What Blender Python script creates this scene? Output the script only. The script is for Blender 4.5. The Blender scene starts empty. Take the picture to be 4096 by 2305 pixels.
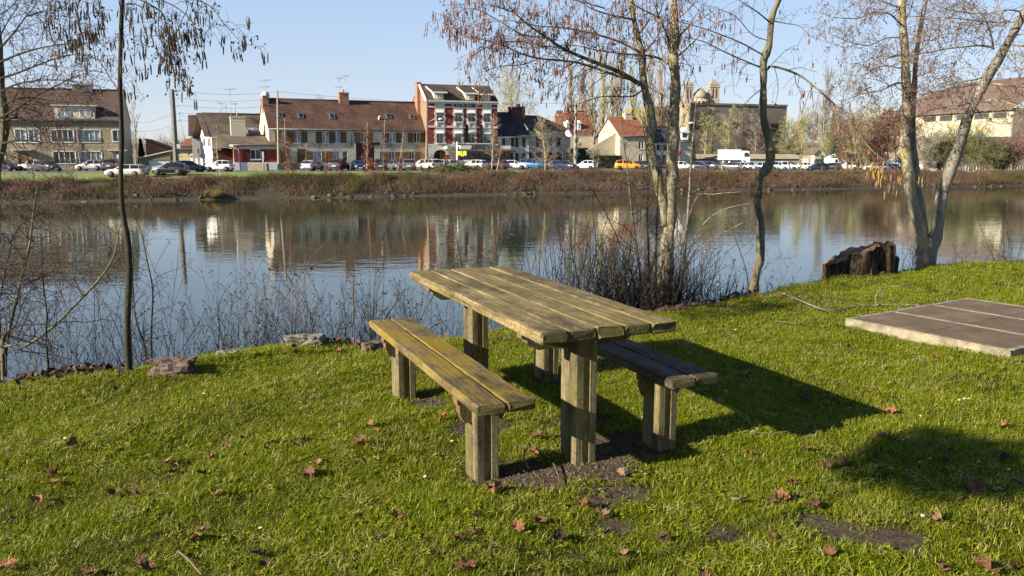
import bpy, bmesh, math, random
import numpy as np
from mathutils import Vector, Matrix
S=bpy.context.scene; C=S.collection; R=math.radians
F=3186.0; PITCH=R(9.52); E=1.584
cp,sp=math.cos(PITCH),math.sin(PITCH)
ZS=E-2.25; ZW=E-4.9
def ray(nx,ny):
    x=(nx-2048)/F; y=(ny-1152.5)/F
    return Vector((x,cp-y*sp,-(sp+y*cp)))
def atY(nx,ny,Y):
    d=ray(nx,ny); k=Y/d.y; return Vector((d.x*k,Y,E+d.z*k))
def atZ(nx,ny,z=0.0):
    d=ray(nx,ny); k=(z-E)/d.z; return Vector((d.x*k,d.y*k,z))
def zo(i,x,y):      # crop coordinates -> photo pixels
    o={1:(0,300,2.9),2:(650,300,2.9),3:(1050,300,2.9),4:(1620,300,2.9),5:(1950,300,2.9),6:(2500,300,2.9),7:(3000,300,2.9),8:(3496,300,2.9),
       'A':(0,0,1.9336),'B':(0,700,1.611),'C':(1700,0,1.8125),'D':(2700,0,1.8124),'E':(2300,700,2.071),'G':(3100,850,2.0713),'H':(900,700,1.8127),'T':(1400,1000,1.45),
       'P':(0,1500,1.8008),'Q':(1100,1700,2.1467),'U':(2200,1600,1.1618),'V':(3100,1500,1.0171),'d':(0,0,2576/4096)}[i]
    return o[0]+x/o[2],o[1]+y/o[2]
# ------------------------------------------------------------ tags / objects
def tag(o,label=None,cat=None,group=None,kind=None):
    if label:o['label']=label
    if cat:o['category']=cat
    if group:o['group']=group
    if kind:o['kind']=kind
    return o
def empty(name,loc=(0,0,0),rz=0.0,label=None,cat=None,group=None):
    o=bpy.data.objects.new(name,None); o.empty_display_size=.2; C.objects.link(o)
    o.location=loc; o.rotation_euler=(0,0,rz); return tag(o,label,cat,group)
def link(name,me,parent=None,loc=None,rot=None,label=None):
    o=bpy.data.objects.new(name,me); C.objects.link(o)
    if parent:o.parent=parent
    if loc is not None:o.location=loc
    if rot is not None:o.rotation_euler=rot
    if label:o['label']=label
    return o
# ------------------------------------------------------------ materials
class NT:
    def __init__(s,name):
        s.m=bpy.data.materials.new(name); s.m.use_nodes=True; s.t=s.m.node_tree; s.n=s.t.nodes; s.l=s.t.links
        s.b=s.n['Principled BSDF']; s.out=s.n['Material Output']
    def nd(s,ty,**kw):
        n=s.n.new(ty)
        for k,v in kw.items():
            if k in n.inputs: n.inputs[k].default_value=v
            else: setattr(n,k,v)
        return n
    def co(s,kind='Object'): return s.nd('ShaderNodeTexCoord').outputs[kind]
    def mapv(s,v,sc=(1,1,1),rot=(0,0,0),loc=(0,0,0)):
        n=s.nd('ShaderNodeMapping'); n.inputs['Scale'].default_value=sc; n.inputs['Rotation'].default_value=rot; n.inputs['Location'].default_value=loc
        s.l.new(v,n.inputs['Vector']); return n.outputs[0]
    def noise(s,v,sc,det=4,ro=.55,dis=0):
        n=s.nd('ShaderNodeTexNoise'); n.inputs['Scale'].default_value=sc; n.inputs['Detail'].default_value=det; n.inputs['Roughness'].default_value=ro; n.inputs['Distortion'].default_value=dis
        s.l.new(v,n.inputs['Vector']); return n.outputs['Fac']
    def ramp(s,f,a,b):
        n=s.nd('ShaderNodeMapRange'); n.inputs['From Min'].default_value=a; n.inputs['From Max'].default_value=b; n.clamp=True
        s.l.new(f,n.inputs['Value']); return n.outputs[0]
    def cr(s,f,stops):
        n=s.nd('ShaderNodeValToRGB'); e=n.color_ramp.elements
        while len(e)<len(stops): e.new(.5)
        for q,(p,c) in zip(e,stops): q.position=p; q.color=(*c,1)
        s.l.new(f,n.inputs[0]); return n.outputs[0]
    def mix(s,f,a,b,mode='MIX'):
        n=s.nd('ShaderNodeMix',data_type='RGBA',blend_type=mode)
        for i,v in ((0,f),(6,a),(7,b)):
            if isinstance(v,(int,float)): n.inputs[i].default_value=v
            elif isinstance(v,tuple): n.inputs[i].default_value=(*v,1)
            else: s.l.new(v,n.inputs[i])
        return n.outputs[2]
    def math(s,op,a,b=0.0):
        n=s.nd('ShaderNodeMath',operation=op)
        for i,v in enumerate((a,b)):
            if isinstance(v,(int,float)): n.inputs[i].default_value=v
            else: s.l.new(v,n.inputs[i])
        return n.outputs[0]
    def bump(s,h,st=.5,d=.01):
        n=s.nd('ShaderNodeBump'); n.inputs['Strength'].default_value=st; n.inputs['Distance'].default_value=d
        s.l.new(h,n.inputs['Height']); s.l.new(n.outputs[0],s.b.inputs['Normal']); return n
    def col(s,c):
        if isinstance(c,tuple): s.b.inputs['Base Color'].default_value=(*c,1)
        else: s.l.new(c,s.b.inputs['Base Color'])
    def set(s,**k):
        for a,v in k.items():
            a={'rough':'Roughness','metal':'Metallic','spec':'Specular IOR Level','coat':'Coat Weight','ior':'IOR','trans':'Transmission Weight'}[a]
            s.b.inputs[a].default_value=v
_mc={}
def mat(name,c,c2=None,sc=3.0,rough=.8,bump=0,bsc=20.0,metal=0,spec=.4,coat=0,lo=.35,hi=.65):
    if name in _mc:return _mc[name]
    t=NT(name); t.set(rough=rough,metal=metal,spec=spec,coat=coat)
    v=t.co()
    if c2 is None: c2=tuple(x*.8 for x in c)
    t.col(t.mix(t.ramp(t.noise(v,sc,6,.6),lo,hi),c,c2))
    if bump: t.bump(t.noise(v,bsc,5,.6),bump,.02)
    _mc[name]=t.m; return t.m
def tiles(name,a,b,c,row=.3,w=.24,patch=None):
    t=NT(name); t.set(rough=.85,spec=.25); v=t.co('UV')
    br=t.nd('ShaderNodeTexBrick'); br.offset=.5
    for k,x in (('Scale',1),('Mortar Size',.035),('Mortar Smooth',.6),('Brick Width',w),('Row Height',row),('Bias',-.1)): br.inputs[k].default_value=x
    br.inputs['Color1'].default_value=(*a,1); br.inputs['Color2'].default_value=(*b,1); br.inputs['Mortar'].default_value=(*[x*.3 for x in a],1)
    t.l.new(v,br.inputs['Vector'])
    n=t.ramp(t.noise(v,.35,5,.65),.4,.68); m=t.mix(n,br.outputs['Color'],c)
    n2=t.ramp(t.noise(v,3.5,4,.7),.56,.72); m=t.mix(n2,m,tuple(min(1,x*1.9+.03) for x in a))
    t.col(m)
    sx=t.nd('ShaderNodeSeparateXYZ'); t.l.new(v,sx.inputs[0])
    fr=t.math('FRACT',t.math('DIVIDE',sx.outputs[1],row)); h=t.math('ADD',t.math('MULTIPLY',fr,-.8),t.math('MULTIPLY',br.outputs['Fac'],-.6))
    h=t.math('ADD',h,t.math('MULTIPLY',t.noise(v,2.,3),.6))
    t.bump(h,.9,.05); return t.m
def masonry(name,a,b,mort,w=.5,h=.24,dirt=(.2,.18,.14),dlo=.5,dhi=.75,bd=.04,msz=.02,plaster=None,diag=False):
    t=NT(name); t.set(rough=.9,spec=.2); o=t.co()
    sx=t.nd('ShaderNodeSeparateXYZ'); t.l.new(o,sx.inputs[0]); cx=t.nd('ShaderNodeCombineXYZ')
    t.l.new(t.math('ADD',sx.outputs[0],sx.outputs[1]),cx.inputs[0]); t.l.new(sx.outputs[2],cx.inputs[1])
    v=cx.outputs[0]
    if diag: v=t.mapv(v,rot=(0,0,R(45)))
    br=t.nd('ShaderNodeTexBrick')
    for k,x in (('Scale',1),('Mortar Size',msz),('Mortar Smooth',.4),('Brick Width',w),('Row Height',h)): br.inputs[k].default_value=x
    br.inputs['Color1'].default_value=(*a,1); br.inputs['Color2'].default_value=(*b,1); br.inputs['Mortar'].default_value=(*mort,1)
    t.l.new(v,br.inputs['Vector']); c=br.outputs['Color']
    if plaster: c=t.mix(t.ramp(t.noise(v,.33,5,.7),.42,.52),c,plaster)
    c=t.mix(t.ramp(t.noise(o,.45,6,.7),dlo,dhi),c,dirt)
    c=t.mix(t.math('MULTIPLY',t.noise(o,4,3),.25),c,tuple(x*.6 for x in a)); t.col(c)
    hh=t.math('ADD',t.math('MULTIPLY',br.outputs['Fac'],-1),t.math('MULTIPLY',t.noise(v,3,4),.9)); t.bump(hh,.8,bd); return t.m
def bark(name,a,b,c,ssc=9,patch=(.3,.28,.03),plo=.6,phi=.7,psc=6):
    t=NT(name); t.set(rough=.9,spec=.2); o=t.co()
    n=t.noise(t.mapv(o,(1,1,.35)),ssc,8,.7,.5); m=t.mix(t.ramp(n,.38,.62),a,b)
    m=t.mix(t.ramp(t.noise(o,ssc*3,4,.6),.55,.7),m,c)
    m=t.mix(t.ramp(t.noise(t.mapv(o,loc=(3,1,7)),psc,6,.75),plo,phi),m,patch); t.col(m)
    t.bump(t.noise(t.mapv(o,(1,1,.3)),ssc*4,5,.7),.9,.012); return t.m
# ------------------------------------------------------------ mesh helpers
class MB:
    def __init__(s): s.v=[];s.f=[];s.m=[];s.uv=[];s.sm=[]
    def add(s,vs,fs,mi=0,sm=False,uvs=None):
        b=len(s.v); s.v+=[tuple(v) for v in vs]
        for i,f in enumerate(fs):
            s.f.append(tuple(b+k for k in f)); s.m.append(mi); s.sm.append(sm)
            s.uv.append(uvs[i] if uvs else None)
    def quad(s,a,b,c,d,mi=0,uv=None): s.add([a,b,c,d],[(0,1,2,3)],mi,False,[uv] if uv else None)
    def box(s,x0,x1,y0,y1,z0,z1,mi=0):
        s.add([(x0,y0,z0),(x1,y0,z0),(x1,y1,z0),(x0,y1,z0),(x0,y0,z1),(x1,y0,z1),(x1,y1,z1),(x0,y1,z1)],
              [(0,3,2,1),(4,5,6,7),(0,1,5,4),(1,2,6,5),(2,3,7,6),(3,0,4,7)],mi)
    def prism(s,pts,ax,a,b,mi=0):
        n=len(pts)
        def P(p,t): return {'x':(t,p[0],p[1]),'y':(p[0],t,p[1]),'z':(p[0],p[1],t)}[ax]
        vs=[P(p,a) for p in pts]+[P(p,b) for p in pts]
        s.add(vs,[tuple(range(n))[::-1],tuple(range(n,2*n))]+[(i,(i+1)%n,n+(i+1)%n,n+i) for i in range(n)],mi)
    def tube(s,pts,rad,n=6,mi=0,sm=True,cap=True):
        pts=[Vector(p) for p in pts]; k=len(pts)
        if isinstance(rad,(int,float)): rad=[rad]*k
        u=None; vs=[]
        for i in range(k):
            d=(pts[min(i+1,k-1)]-pts[max(i-1,0)]); d=d.normalized() if d.length>1e-9 else Vector((0,0,1))
            if u is None: u=d.orthogonal().normalized()
            else:
                u=u-d*u.dot(d); u=u.normalized() if u.length>1e-6 else d.orthogonal().normalized()
            w=d.cross(u)
            for j in range(n):
                a=2*math.pi*j/n; r=rad[i] if not callable(rad) else rad(i,j)
                if isinstance(r,(list,tuple)): r=r[j]
                vs.append(pts[i]+(u*math.cos(a)+w*math.sin(a))*r)
        fs=[(i*n+j,i*n+(j+1)%n,(i+1)*n+(j+1)%n,(i+1)*n+j) for i in range(k-1) for j in range(n)]
        if cap: fs+=[tuple(range(n))[::-1],tuple(range((k-1)*n,k*n))]
        s.add(vs,fs,mi,sm)
    def mesh(s,name,mats):
        me=bpy.data.meshes.new(name); me.from_pydata(s.v,[],s.f)
        for m in (mats if isinstance(mats,(list,tuple)) else [mats]): me.materials.append(m)
        me.polygons.foreach_set('material_index',s.m); me.polygons.foreach_set('use_smooth',s.sm)
        if any(u for u in s.uv):
            l=me.uv_layers.new(name='UVMap'); d=[]
            for f,u in zip(s.f,s.uv): d+= [c for p in (u or [(0,0)]*len(f)) for c in p]
            l.data.foreach_set('uv',d)
        me.update(); return me
    def build(s,name,mats,parent=None,loc=None,rot=None,label=None,bevel=0):
        o=link(name,s.mesh(name,mats),parent,loc,rot,label)
        if bevel:
            b=o.modifiers.new('b','BEVEL'); b.width=bevel; b.segments=2; b.limit_method='ANGLE'
        return o
class Segs:
    """many thin tapered sticks as one mesh"""
    def __init__(s): s.a=[]
    def seg(s,p,q,r0,r1): s.a.append((p[0],p[1],p[2],q[0],q[1],q[2],r0,r1))
    def poly(s,pts,r0,r1):
        n=len(pts)-1
        for i in range(n): s.seg(pts[i],pts[i+1],r0+(r1-r0)*i/n,r0+(r1-r0)*(i+1)/n)
    def build(s,name,mat_,parent=None,sides=3,loc=None,rot=None):
        if not s.a: s.a=[(0,0,0,0,0,.001,.001,.001)]
        A=np.array(s.a,dtype=np.float64); P=A[:,0:3];Q=A[:,3:6]; d=Q-P; L=np.linalg.norm(d,axis=1,keepdims=True); d/=np.maximum(L,1e-9)
        h=np.where(np.abs(d[:,2:3])<.9,np.array([[0,0,1.]]),np.array([[1.,0,0]])); u=np.cross(d,h); u/=np.linalg.norm(u,axis=1,keepdims=True); w=np.cross(d,u)
        n=len(A); V=np.zeros((n,2*sides,3))
        for j in range(sides):
            t=2*math.pi*j/sides; o=u*math.cos(t)+w*math.sin(t); V[:,j]=P+o*A[:,6:7]; V[:,sides+j]=Q+o*A[:,7:8]
        base=(np.arange(n)*2*sides)[:,None]
        fs=[base+np.array([[j,(j+1)%sides,sides+(j+1)%sides,sides+j]]) for j in range(sides)]
        Fc=np.concatenate(fs,axis=1).reshape(-1)
        return npmesh(name,V.reshape(-1,3),Fc,4,mat_,parent,loc,rot)
def npmesh(name,V,Fc,k,mat_,parent=None,loc=None,rot=None,smooth=False,link_=True):
    me=bpy.data.meshes.new(name); V=np.ascontiguousarray(V,dtype=np.float32); Fc=np.ascontiguousarray(Fc,dtype=np.int32); nf=len(Fc)//k
    me.vertices.add(len(V)); me.vertices.foreach_set('co',V.ravel())
    me.loops.add(len(Fc)); me.loops.foreach_set('vertex_index',Fc)
    me.polygons.add(nf); me.polygons.foreach_set('loop_start',np.arange(nf,dtype=np.int32)*k)
    me.polygons.foreach_set('use_smooth',np.full(nf,smooth))
    me.update(calc_edges=True)
    for m in (mat_ if isinstance(mat_,(list,tuple)) else [mat_]): me.materials.append(m)
    return link(name,me,parent,loc,rot) if link_ else me
def catmull(pts,n=6):
    P=[Vector(p) for p in pts]; P=[P[0]*2-P[1]]+P+[P[-1]*2-P[-2]]; out=[]
    for i in range(1,len(P)-2):
        a,b,c,d=P[i-1:i+3]
        for k in range(n):
            t=k/n; out.append(.5*((2*b)+(c-a)*t+(2*a-5*b+4*c-d)*t*t+(3*b-a-3*c+d)*t**3))
    out.append(P[-2]); return out
def interp(lst,n):
    return [lst[0]+(lst[-1]-lst[0])*i/(n-1) for i in range(n)] if len(lst)==2 else list(np.interp(np.linspace(0,1,n),np.linspace(0,1,len(lst)),lst))
def grow(sg,tips,p,d,L,r,lvl,g,spread=.7,wig=.18,grav=0.0,nch=5,ratio=.55,up=0.0,step=None,rmin=.0012):
    n=max(3,int(L/(step or max(L/6,.04)))); n=min(n,9); st=L/n; pts=[Vector(p)]; d=Vector(d).normalized(); p=Vector(p)
    for i in range(n):
        d=(d+Vector((g.gauss(0,wig),g.gauss(0,wig),g.gauss(0,wig)-grav*st+up*st))).normalized(); p=p+d*st; pts.append(p.copy())
    r1=max(rmin,r*.35); sg.poly(pts,max(r,rmin),r1)
    if lvl<=0:
        tips.append((pts[-1],d)); 
        if len(pts)>4: tips.append((pts[len(pts)//2],d))
        return
    for k in range(nch):
        t=.15+.85*(k+g.random())/nch; t=min(.99,t); i=int(t*n); q=pts[i].lerp(pts[i+1],t*n-i); dd=(pts[i+1]-pts[i]).normalized()
        o=Vector((g.gauss(0,1),g.gauss(0,1),g.gauss(0,1))); o=(o-dd*o.dot(dd)).normalized()
        grow(sg,tips,q,dd*(1-spread)+o*spread,L*ratio*(1-.45*t)*g.uniform(.7,1.25),max(rmin,r*(1-.6*t)*.5),lvl-1,g,spread,wig,grav,max(2,int(nch*.75)),ratio,up,step,rmin)
    tips.append((pts[-1],d))
def droplets(name,tips,g,mat_,parent,frac=1.0,n=(1,4),L=(.04,.075),r=.0035,hang=.03,kindlabel=None):
    """hanging catkins"""
    sg=Segs()
    for p,d in tips:
        if g.random()>frac: continue
        p=Vector(p)
        for k in range(g.randint(*n)):
            a=p+Vector((g.gauss(0,.012),g.gauss(0,.012),0)); l=g.uniform(*L); dx=Vector((g.gauss(0,.12),g.gauss(0,.12),-1)).normalized()
            b=a+dx*hang*g.uniform(.2,1); sg.seg(a,b,.0008,.0008); rr=r*g.uniform(.8,1.25)
            c=b+dx*l; m1=b.lerp(c,.25); m2=b.lerp(c,.8); sg.seg(b,m1,rr*.5,rr); sg.seg(m1,m2,rr,rr); sg.seg(m2,c,rr,rr*.3)
    o=sg.build(name,mat_,parent,5); o['kind']='stuff'; return o
def cones(name,tips,g,mat_,parent,frac=.5,n=(1,3),r=.006,sp=.025):
    sg=Segs()
    for p,d in tips:
        if g.random()>frac: continue
        for k in range(g.randint(*n)):
            a=Vector(p)+Vector((g.gauss(0,sp),g.gauss(0,sp),g.gauss(0,sp))); sg.seg(p,a,.0009,.0009); rr=r*g.uniform(.7,1.2); q=Vector((g.gauss(0,.4),g.gauss(0,.4),-1)).normalized()*rr*2
            m=a+q*.5; sg.seg(a,m,rr*.45,rr); sg.seg(m,a+q,rr,rr*.4)
    o=sg.build(name,mat_,parent,5); o['kind']='stuff'; return o
# ============================================================ terrain
EX=[-60,-12,-3.72,-2.53,-2.03,-1.2,-.5,1.5,2.84,4.36,6.2,8.1,14,40,120]
EY=[-20,1.6,5.5,6.15,6.6,6.75,7.0,8.2,9.1,10.5,11.5,12.35,15.0,25,55]
def yedge(x): return float(np.interp(x,EX,EY))+.06*math.sin(x*3.1)+.05*math.sin(x*7.3+1)
def sm(a,b,x):
    t=max(0,min(1,(x-a)/(b-a))); return t*t*(3-2*t)
def lawn_z(x,y):
    q=yedge(x)-y; z=.012*math.sin(x*1.7+y*.9)+.01*math.sin(x*4.1-y*3.3)
    if q<.5: z-=.05*(1-sm(-.1,.5,q))
    if q<0: z-=(-q)*.95-.12*math.sin(min(-q,2)*3)*.3
    return z
TC=(.047,4.70); TR=R(23.4)
def tab(x,y):
    return (TC[0]+x*math.cos(TR)-y*math.sin(TR),TC[1]+x*math.sin(TR)+y*math.cos(TR))
_md=[(*tab(-.02,-.95),.27),(*tab(-.5,-.8),.2),(*tab(-.27,-.85),.27),(*tab(.28,-.7),.27),(*tab(.05,.75),.25),(*tab(-.42,.5),.22),(*tab(-.3,-.1),.22),(*tab(.33,-.2),.2),(*tab(.55,.6),.2),(*tab(-.05,-1.25),.2),(1.35,3.2,.16),(1.6,3.12,.16),(.9,3.15,.12),(.45,3.25,.12)]
def wob(x,y): return .5*math.sin(x*9.1+y*5.3)+.5*math.sin(x*4.3-y*11.7+2)+.4*math.sin(x*23+1)*math.sin(y*19)
def mud(x,y):
    m=0
    for a,b,r in _md:
        d=math.hypot(x-a,y-b)/r; m=max(m,1-d*d)
    return max(0,min(1,m*1.25+.5*wob(x*1.3,y*1.3)*(m>0)))
def build_lawn():
    qs=[-9,-6,-4.5,-3.6,-3,-2.4,-1.8,-1.3,-.9,-.6,-.4,-.2,-.08,0,.08,.2,.35,.5]+[.5+.12*i for i in range(1,70)]+[9.5,11,14,20,30,45,70,110]
    xs=[-60,-45,-30,-20,-15,-12,-10,-8,-7]+[-6+.12*i for i in range(0,135)]+[10.6,11,12,13,14,16,18,20,24,30,38,50,70,100,120]
    V=[];G=[]
    for x in xs:
        ye=yedge(x)
        for q in qs:
            y=ye-q; z=lawn_z(x,y); V.append((x,y,z)); G.append(mud(x,y) if 0<q<7.5 and -4<x<4 else 0.)
    n=len(qs); Fc=[]
    for i in range(len(xs)-1):
        for j in range(n-1): Fc+=[i*n+j,i*n+j+1,(i+1)*n+j+1,(i+1)*n+j]
    t=NT('lawn_soil'); t.set(rough=1,spec=0); o=t.co()
    g=t.cr(t.noise(o,9,6,.7),[(.3,(.022,.025,.007)),(.5,(.045,.05,.012)),(.7,(.085,.075,.03))])
    soil=t.cr(t.noise(o,26,6,.75),[(.3,(.04,.03,.021)),(.55,(.10,.076,.054)),(.75,(.18,.14,.10))])
    at=t.nd('ShaderNodeAttribute',attribute_name='mud'); sx=t.nd('ShaderNodeSeparateXYZ'); t.l.new(o,sx.inputs[0])
    below=t.ramp(sx.outputs[2],-.06,-.25)
    mm=t.math('MAXIMUM',t.ramp(at.outputs['Fac'],.1,.6),below); t.col(t.mix(mm,g,soil))
    t.bump(t.math('ADD',t.noise(o,45,6,.7),t.math('MULTIPLY',t.noise(o,11,3),1.5)),.9,.03)
    ob=npmesh('lawn',V,Fc,4,t.m,smooth=True); ob['kind']='structure'
    a=ob.data.attributes.new('mud','FLOAT','POINT'); a.data.foreach_set('value',np.array(G,dtype=np.float32))
build_lawn()
# far side; e = distance beyond the far waterline
def fline(x): return 99+.34*x
CN=.947
def farz(x,y):
    e=(y-fline(x))*CN; zc=E-2.30-.006*max(x,0)-.0105*max(-x,0); zs=E-2.25-.013*max(0,min(x,90))
    if e<0: return ZW+e*.4
    if e<5.2: return ZW+(zc-ZW)*(1-(1-e/5.2)**1.6)
    if e<14: return zc+(zs-zc)*sm(5.2,14,e)
    return zs
def strip(name,e0s,m,x0=-900,x1=900,dz=0.0):
    xs=sorted(set([x0,-500,-300,-200,-150]+[-120+4*i for i in range(0,80)]+[220,300,500,x1])); V=[]
    for x in xs:
        for e in e0s:
            y=fline(x)+e/CN; V.append((x,y,farz(x,y)+dz+(.12*math.sin(x*.7)*math.sin(x*1.9+e) if 0<e<5 else 0)))
    n=len(e0s); Fc=[]
    for i in range(len(xs)-1):
        for j in range(n-1): Fc+=[i*n+j,(i+1)*n+j,(i+1)*n+j+1,i*n+j+1]
    o=npmesh(name,V,Fc,4,m,smooth=True); o['kind']='structure'; return o
mbank=mat('bank_earth',(.07,.05,.032),(.035,.028,.018),1.2,bump=.6,bsc=6)
mverge=mat('verge_grass',(.13,.19,.022),(.19,.22,.05),.6,bump=.8,bsc=9)
masph=mat('asphalt',(.11,.11,.115),(.16,.155,.15),.8,bump=.2,bsc=60)
mgnd=mat('yard_ground',(.12,.11,.085),(.09,.11,.04),.15)
strip('far_bank',[-12,-5,-2,0,.6,1.2,2,3,4,4.9],mbank)
strip('grass_verge',[4.9,5.3,6,7.5,9,11,13,15.5],mverge)
strip('street',[15.5,18,22,27.5],masph,dz=0)
o=strip('far_ground',[27.5,35,60,120,300,800,1800,4000],mgnd,-3500,3500)
kb=MB()
# water
t=NT('river_water'); t.col(t.mix(t.ramp(t.noise(t.co(),.05,3),.35,.7),(.024,.034,.014),(.032,.040,.020))); t.set(rough=.0,ior=1.6,spec=.5)
o=t.co(); n1=t.noise(t.mapv(o,(.6,1.6,1),(0,0,R(8))),1.1,3,.5,.6); n2=t.noise(t.mapv(o,(.25,1,1),(0,0,R(-6))),.45,3,.5)
n3=t.noise(t.mapv(o,(2,5,1)),1.6,2,.5); patch=t.ramp(t.noise(t.mapv(o,(.4,1,1)),.07,3),.42,.62)
h=t.math('ADD',t.math('MULTIPLY',n1,.5),t.math('MULTIPLY',n2,.7)); h=t.math('ADD',h,t.math('MULTIPLY',t.math('MULTIPLY',n3,.18),patch)); t.bump(h,1,.012)
m=MB(); m.quad((-900,-600,ZW),(900,-600,ZW),(900,430,ZW),(-900,430,ZW))
o=m.build('river',t.m); o['kind']='structure'
# hills behind
def hills():
    g=random.Random(5); V=[];xs=[-1400+40*i for i in range(0,71)]
    for x in xs:
        top=E+11+7*math.sin(x*.004+1)+3*math.sin(x*.013)
        if -500<x<-180: top+=3
        for (y,z) in ((820,E-3),(880,top*.75),(960,top),(1300,top+4)): V.append((x,y+.1*x,z))
    Fc=[]
    for i in range(70):
        for j in range(3): Fc+=[i*4+j,(i+1)*4+j,(i+1)*4+j+1,i*4+j+1]
    o=npmesh('hills',V,Fc,4,mat('hill_wood',(.13,.11,.10),(.09,.085,.07),.02,lo=.3,hi=.7),smooth=True); o['kind']='structure'
hills()
# ============================================================ world, sun, camera
w=bpy.data.worlds.new('World'); S.world=w; w.use_nodes=True; nt=w.node_tree
SEL=23.5; SAZ=29.0   # light travels toward (+cos,+sin)
sky=nt.nodes.new('ShaderNodeTexSky'); sky.sky_type='NISHITA'; sky.sun_disc=False
sky.sun_elevation=R(SEL); tosun=Vector((-math.cos(R(SAZ)),-math.sin(R(SAZ)),0))
sky.sun_rotation=math.atan2(tosun.x,tosun.y); sky.air_density=1.0; sky.dust_density=.1; sky.ozone_density=3.0; sky.altitude=50
tc=nt.nodes.new('ShaderNodeTexCoord'); sz=nt.nodes.new('ShaderNodeSeparateXYZ'); nt.links.new(tc.outputs['Generated'],sz.inputs[0])
rp=nt.nodes.new('ShaderNodeValToRGB'); el=rp.color_ramp.elements
while len(el)<6: el.new(.5)
for q,(p,c) in zip(el,[(0,(4.9,5.1,5.6)),(.06,(4.2,4.7,5.7)),(.16,(3.4,4.4,6.0)),(.34,(2.5,3.7,5.9)),(.6,(.9,1.5,3.0)),(1,(.45,.85,2.0))]): q.position=p; q.color=(*[v/6 for v in c],1)
nt.links.new(sz.outputs[2],rp.inputs[0]); vm=nt.nodes.new('ShaderNodeVectorMath'); vm.operation='SCALE'; vm.inputs['Scale'].default_value=6; nt.links.new(rp.outputs[0],vm.inputs[0])
mxw=nt.nodes.new('ShaderNodeMix'); mxw.data_type='RGBA'; mxw.inputs[0].default_value=.75; nt.links.new(sky.outputs[0],mxw.inputs[6]); nt.links.new(vm.outputs[0],mxw.inputs[7])
nt.links.new(mxw.outputs[2],nt.nodes['Background'].inputs[0]); nt.nodes['Background'].inputs[1].default_value=.061
sd=bpy.data.lights.new('sun','SUN'); sd.energy=5.0; sd.angle=R(.5); sd.color=(1,.91,.76)
so=bpy.data.objects.new('sun',sd); C.objects.link(so); dv=Vector((math.cos(R(SAZ))*math.cos(R(SEL)),math.sin(R(SAZ))*math.cos(R(SEL)),-math.sin(R(SEL))))
so.rotation_euler=dv.to_track_quat('-Z','Y').to_euler(); so.location=(-10,-5,12)
cd=bpy.data.cameras.new('camera'); co=bpy.data.objects.new('camera',cd); C.objects.link(co)
co.location=(0,0,E); co.rotation_euler=(R(90)-PITCH,0,0); cd.sensor_width=36; cd.lens=36*F/4096; cd.clip_start=.05; cd.clip_end=8000; S.camera=co
S.view_settings.view_transform='Standard'; S.view_settings.look='None'; S.view_settings.exposure=1.36; S.view_settings.gamma=1
S.cycles.max_bounces=6; S.cycles.diffuse_bounces=2; S.cycles.transparent_max_bounces=8; S.cycles.transmission_bounces=3; S.cycles.caustics_reflective=False; S.cycles.caustics_refractive=False
# ============================================================ picnic table and benches
def woodm(name,base,dark,light,moss,mlo=.5,mhi=.62,gray=None):
    t=NT(name); t.set(rough=.85,spec=.25); o=t.co(); inf=t.nd('ShaderNodeObjectInfo'); 
    ad=t.nd('ShaderNodeVectorMath',operation='ADD'); t.l.new(o,ad.inputs[0]); cm=t.nd('ShaderNodeCombineXYZ'); t.l.new(t.math('MULTIPLY',inf.outputs['Random'],13),cm.inputs[0]); t.l.new(t.math('MULTIPLY',inf.outputs['Random'],31),cm.inputs[1]); t.l.new(cm.outputs[0],ad.inputs[1]); v=ad.outputs[0]
    ax={'y':(60,1.6,60),'z':(60,60,1.6)}[name[-1]]
    gr=t.noise(t.mapv(v,ax),1,6,.7,.3); c=t.mix(t.ramp(gr,.36,.64),dark,light)
    gr2=t.noise(t.mapv(v,tuple(a*.25 for a in ax)),1,4,.6); c=t.mix(t.ramp(gr2,.45,.75),c,base)
    c=t.mix(t.math('MULTIPLY',t.ramp(t.noise(t.mapv(v,(3,1.2,3) if name[-1]=='y' else (3,3,1)),2,8,.78),.44,.62),.85),c,tuple(x*.38 for x in dark)); c=t.mix(t.math('MULTIPLY',t.ramp(t.noise(v,38,4,.8),.5,.62),.55),c,tuple(x*.35 for x in dark))
    cr_=t.noise(t.mapv(v,tuple(a*1.6 if a>10 else a*.8 for a in ax)),1,2,.5); c=t.mix(t.ramp(cr_,.30,.25),c,(.008,.006,.004))
    mo=t.noise(t.mapv(v,(3.4,1.3,3.4) if name[-1]=='y' else (3,3,1.5),loc=(5,2,1)),1.5,8,.72); f=t.ramp(mo,mlo,mhi)
    sp_=t.ramp(t.noise(v,60,3,.7),.35,.6); c=t.mix(t.math('MULTIPLY',f,t.math('ADD',t.math('MULTIPLY',sp_,.6),.35)),c,moss)
    li=t.ramp(t.noise(v,17,4,.8),.66,.7); c=t.mix(t.math('MULTIPLY',li,.45),c,(.40,.41,.28))
    if name[-1]=='y':
        sn=t.nd('ShaderNodeSeparateXYZ'); t.l.new(t.co('Normal'),sn.inputs[0]); ab=t.math('ABSOLUTE',sn.outputs[1]); ee=t.ramp(ab,.6,.9); endc=t.mix(t.ramp(t.noise(v,14,4),.4,.6),(.055,.045,.022),(.085,.085,.02)); c=t.mix(t.math('MULTIPLY',ee,.85),c,endc)
    t.col(c)
    t.bump(t.math('ADD',gr,t.math('MULTIPLY',t.noise(v,30,5),.5)),.9,.006); return t.m
w_top=woodm('table_top_wood_y',(.175,.128,.055),(.09,.064,.028),(.35,.27,.13),(.15,.12,.018),.46,.66)
w_seat=woodm('bench_seat_wood_y',(.13,.095,.045),(.075,.052,.026),(.23,.17,.085),(.22,.15,.010),.42,.56)
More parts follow.
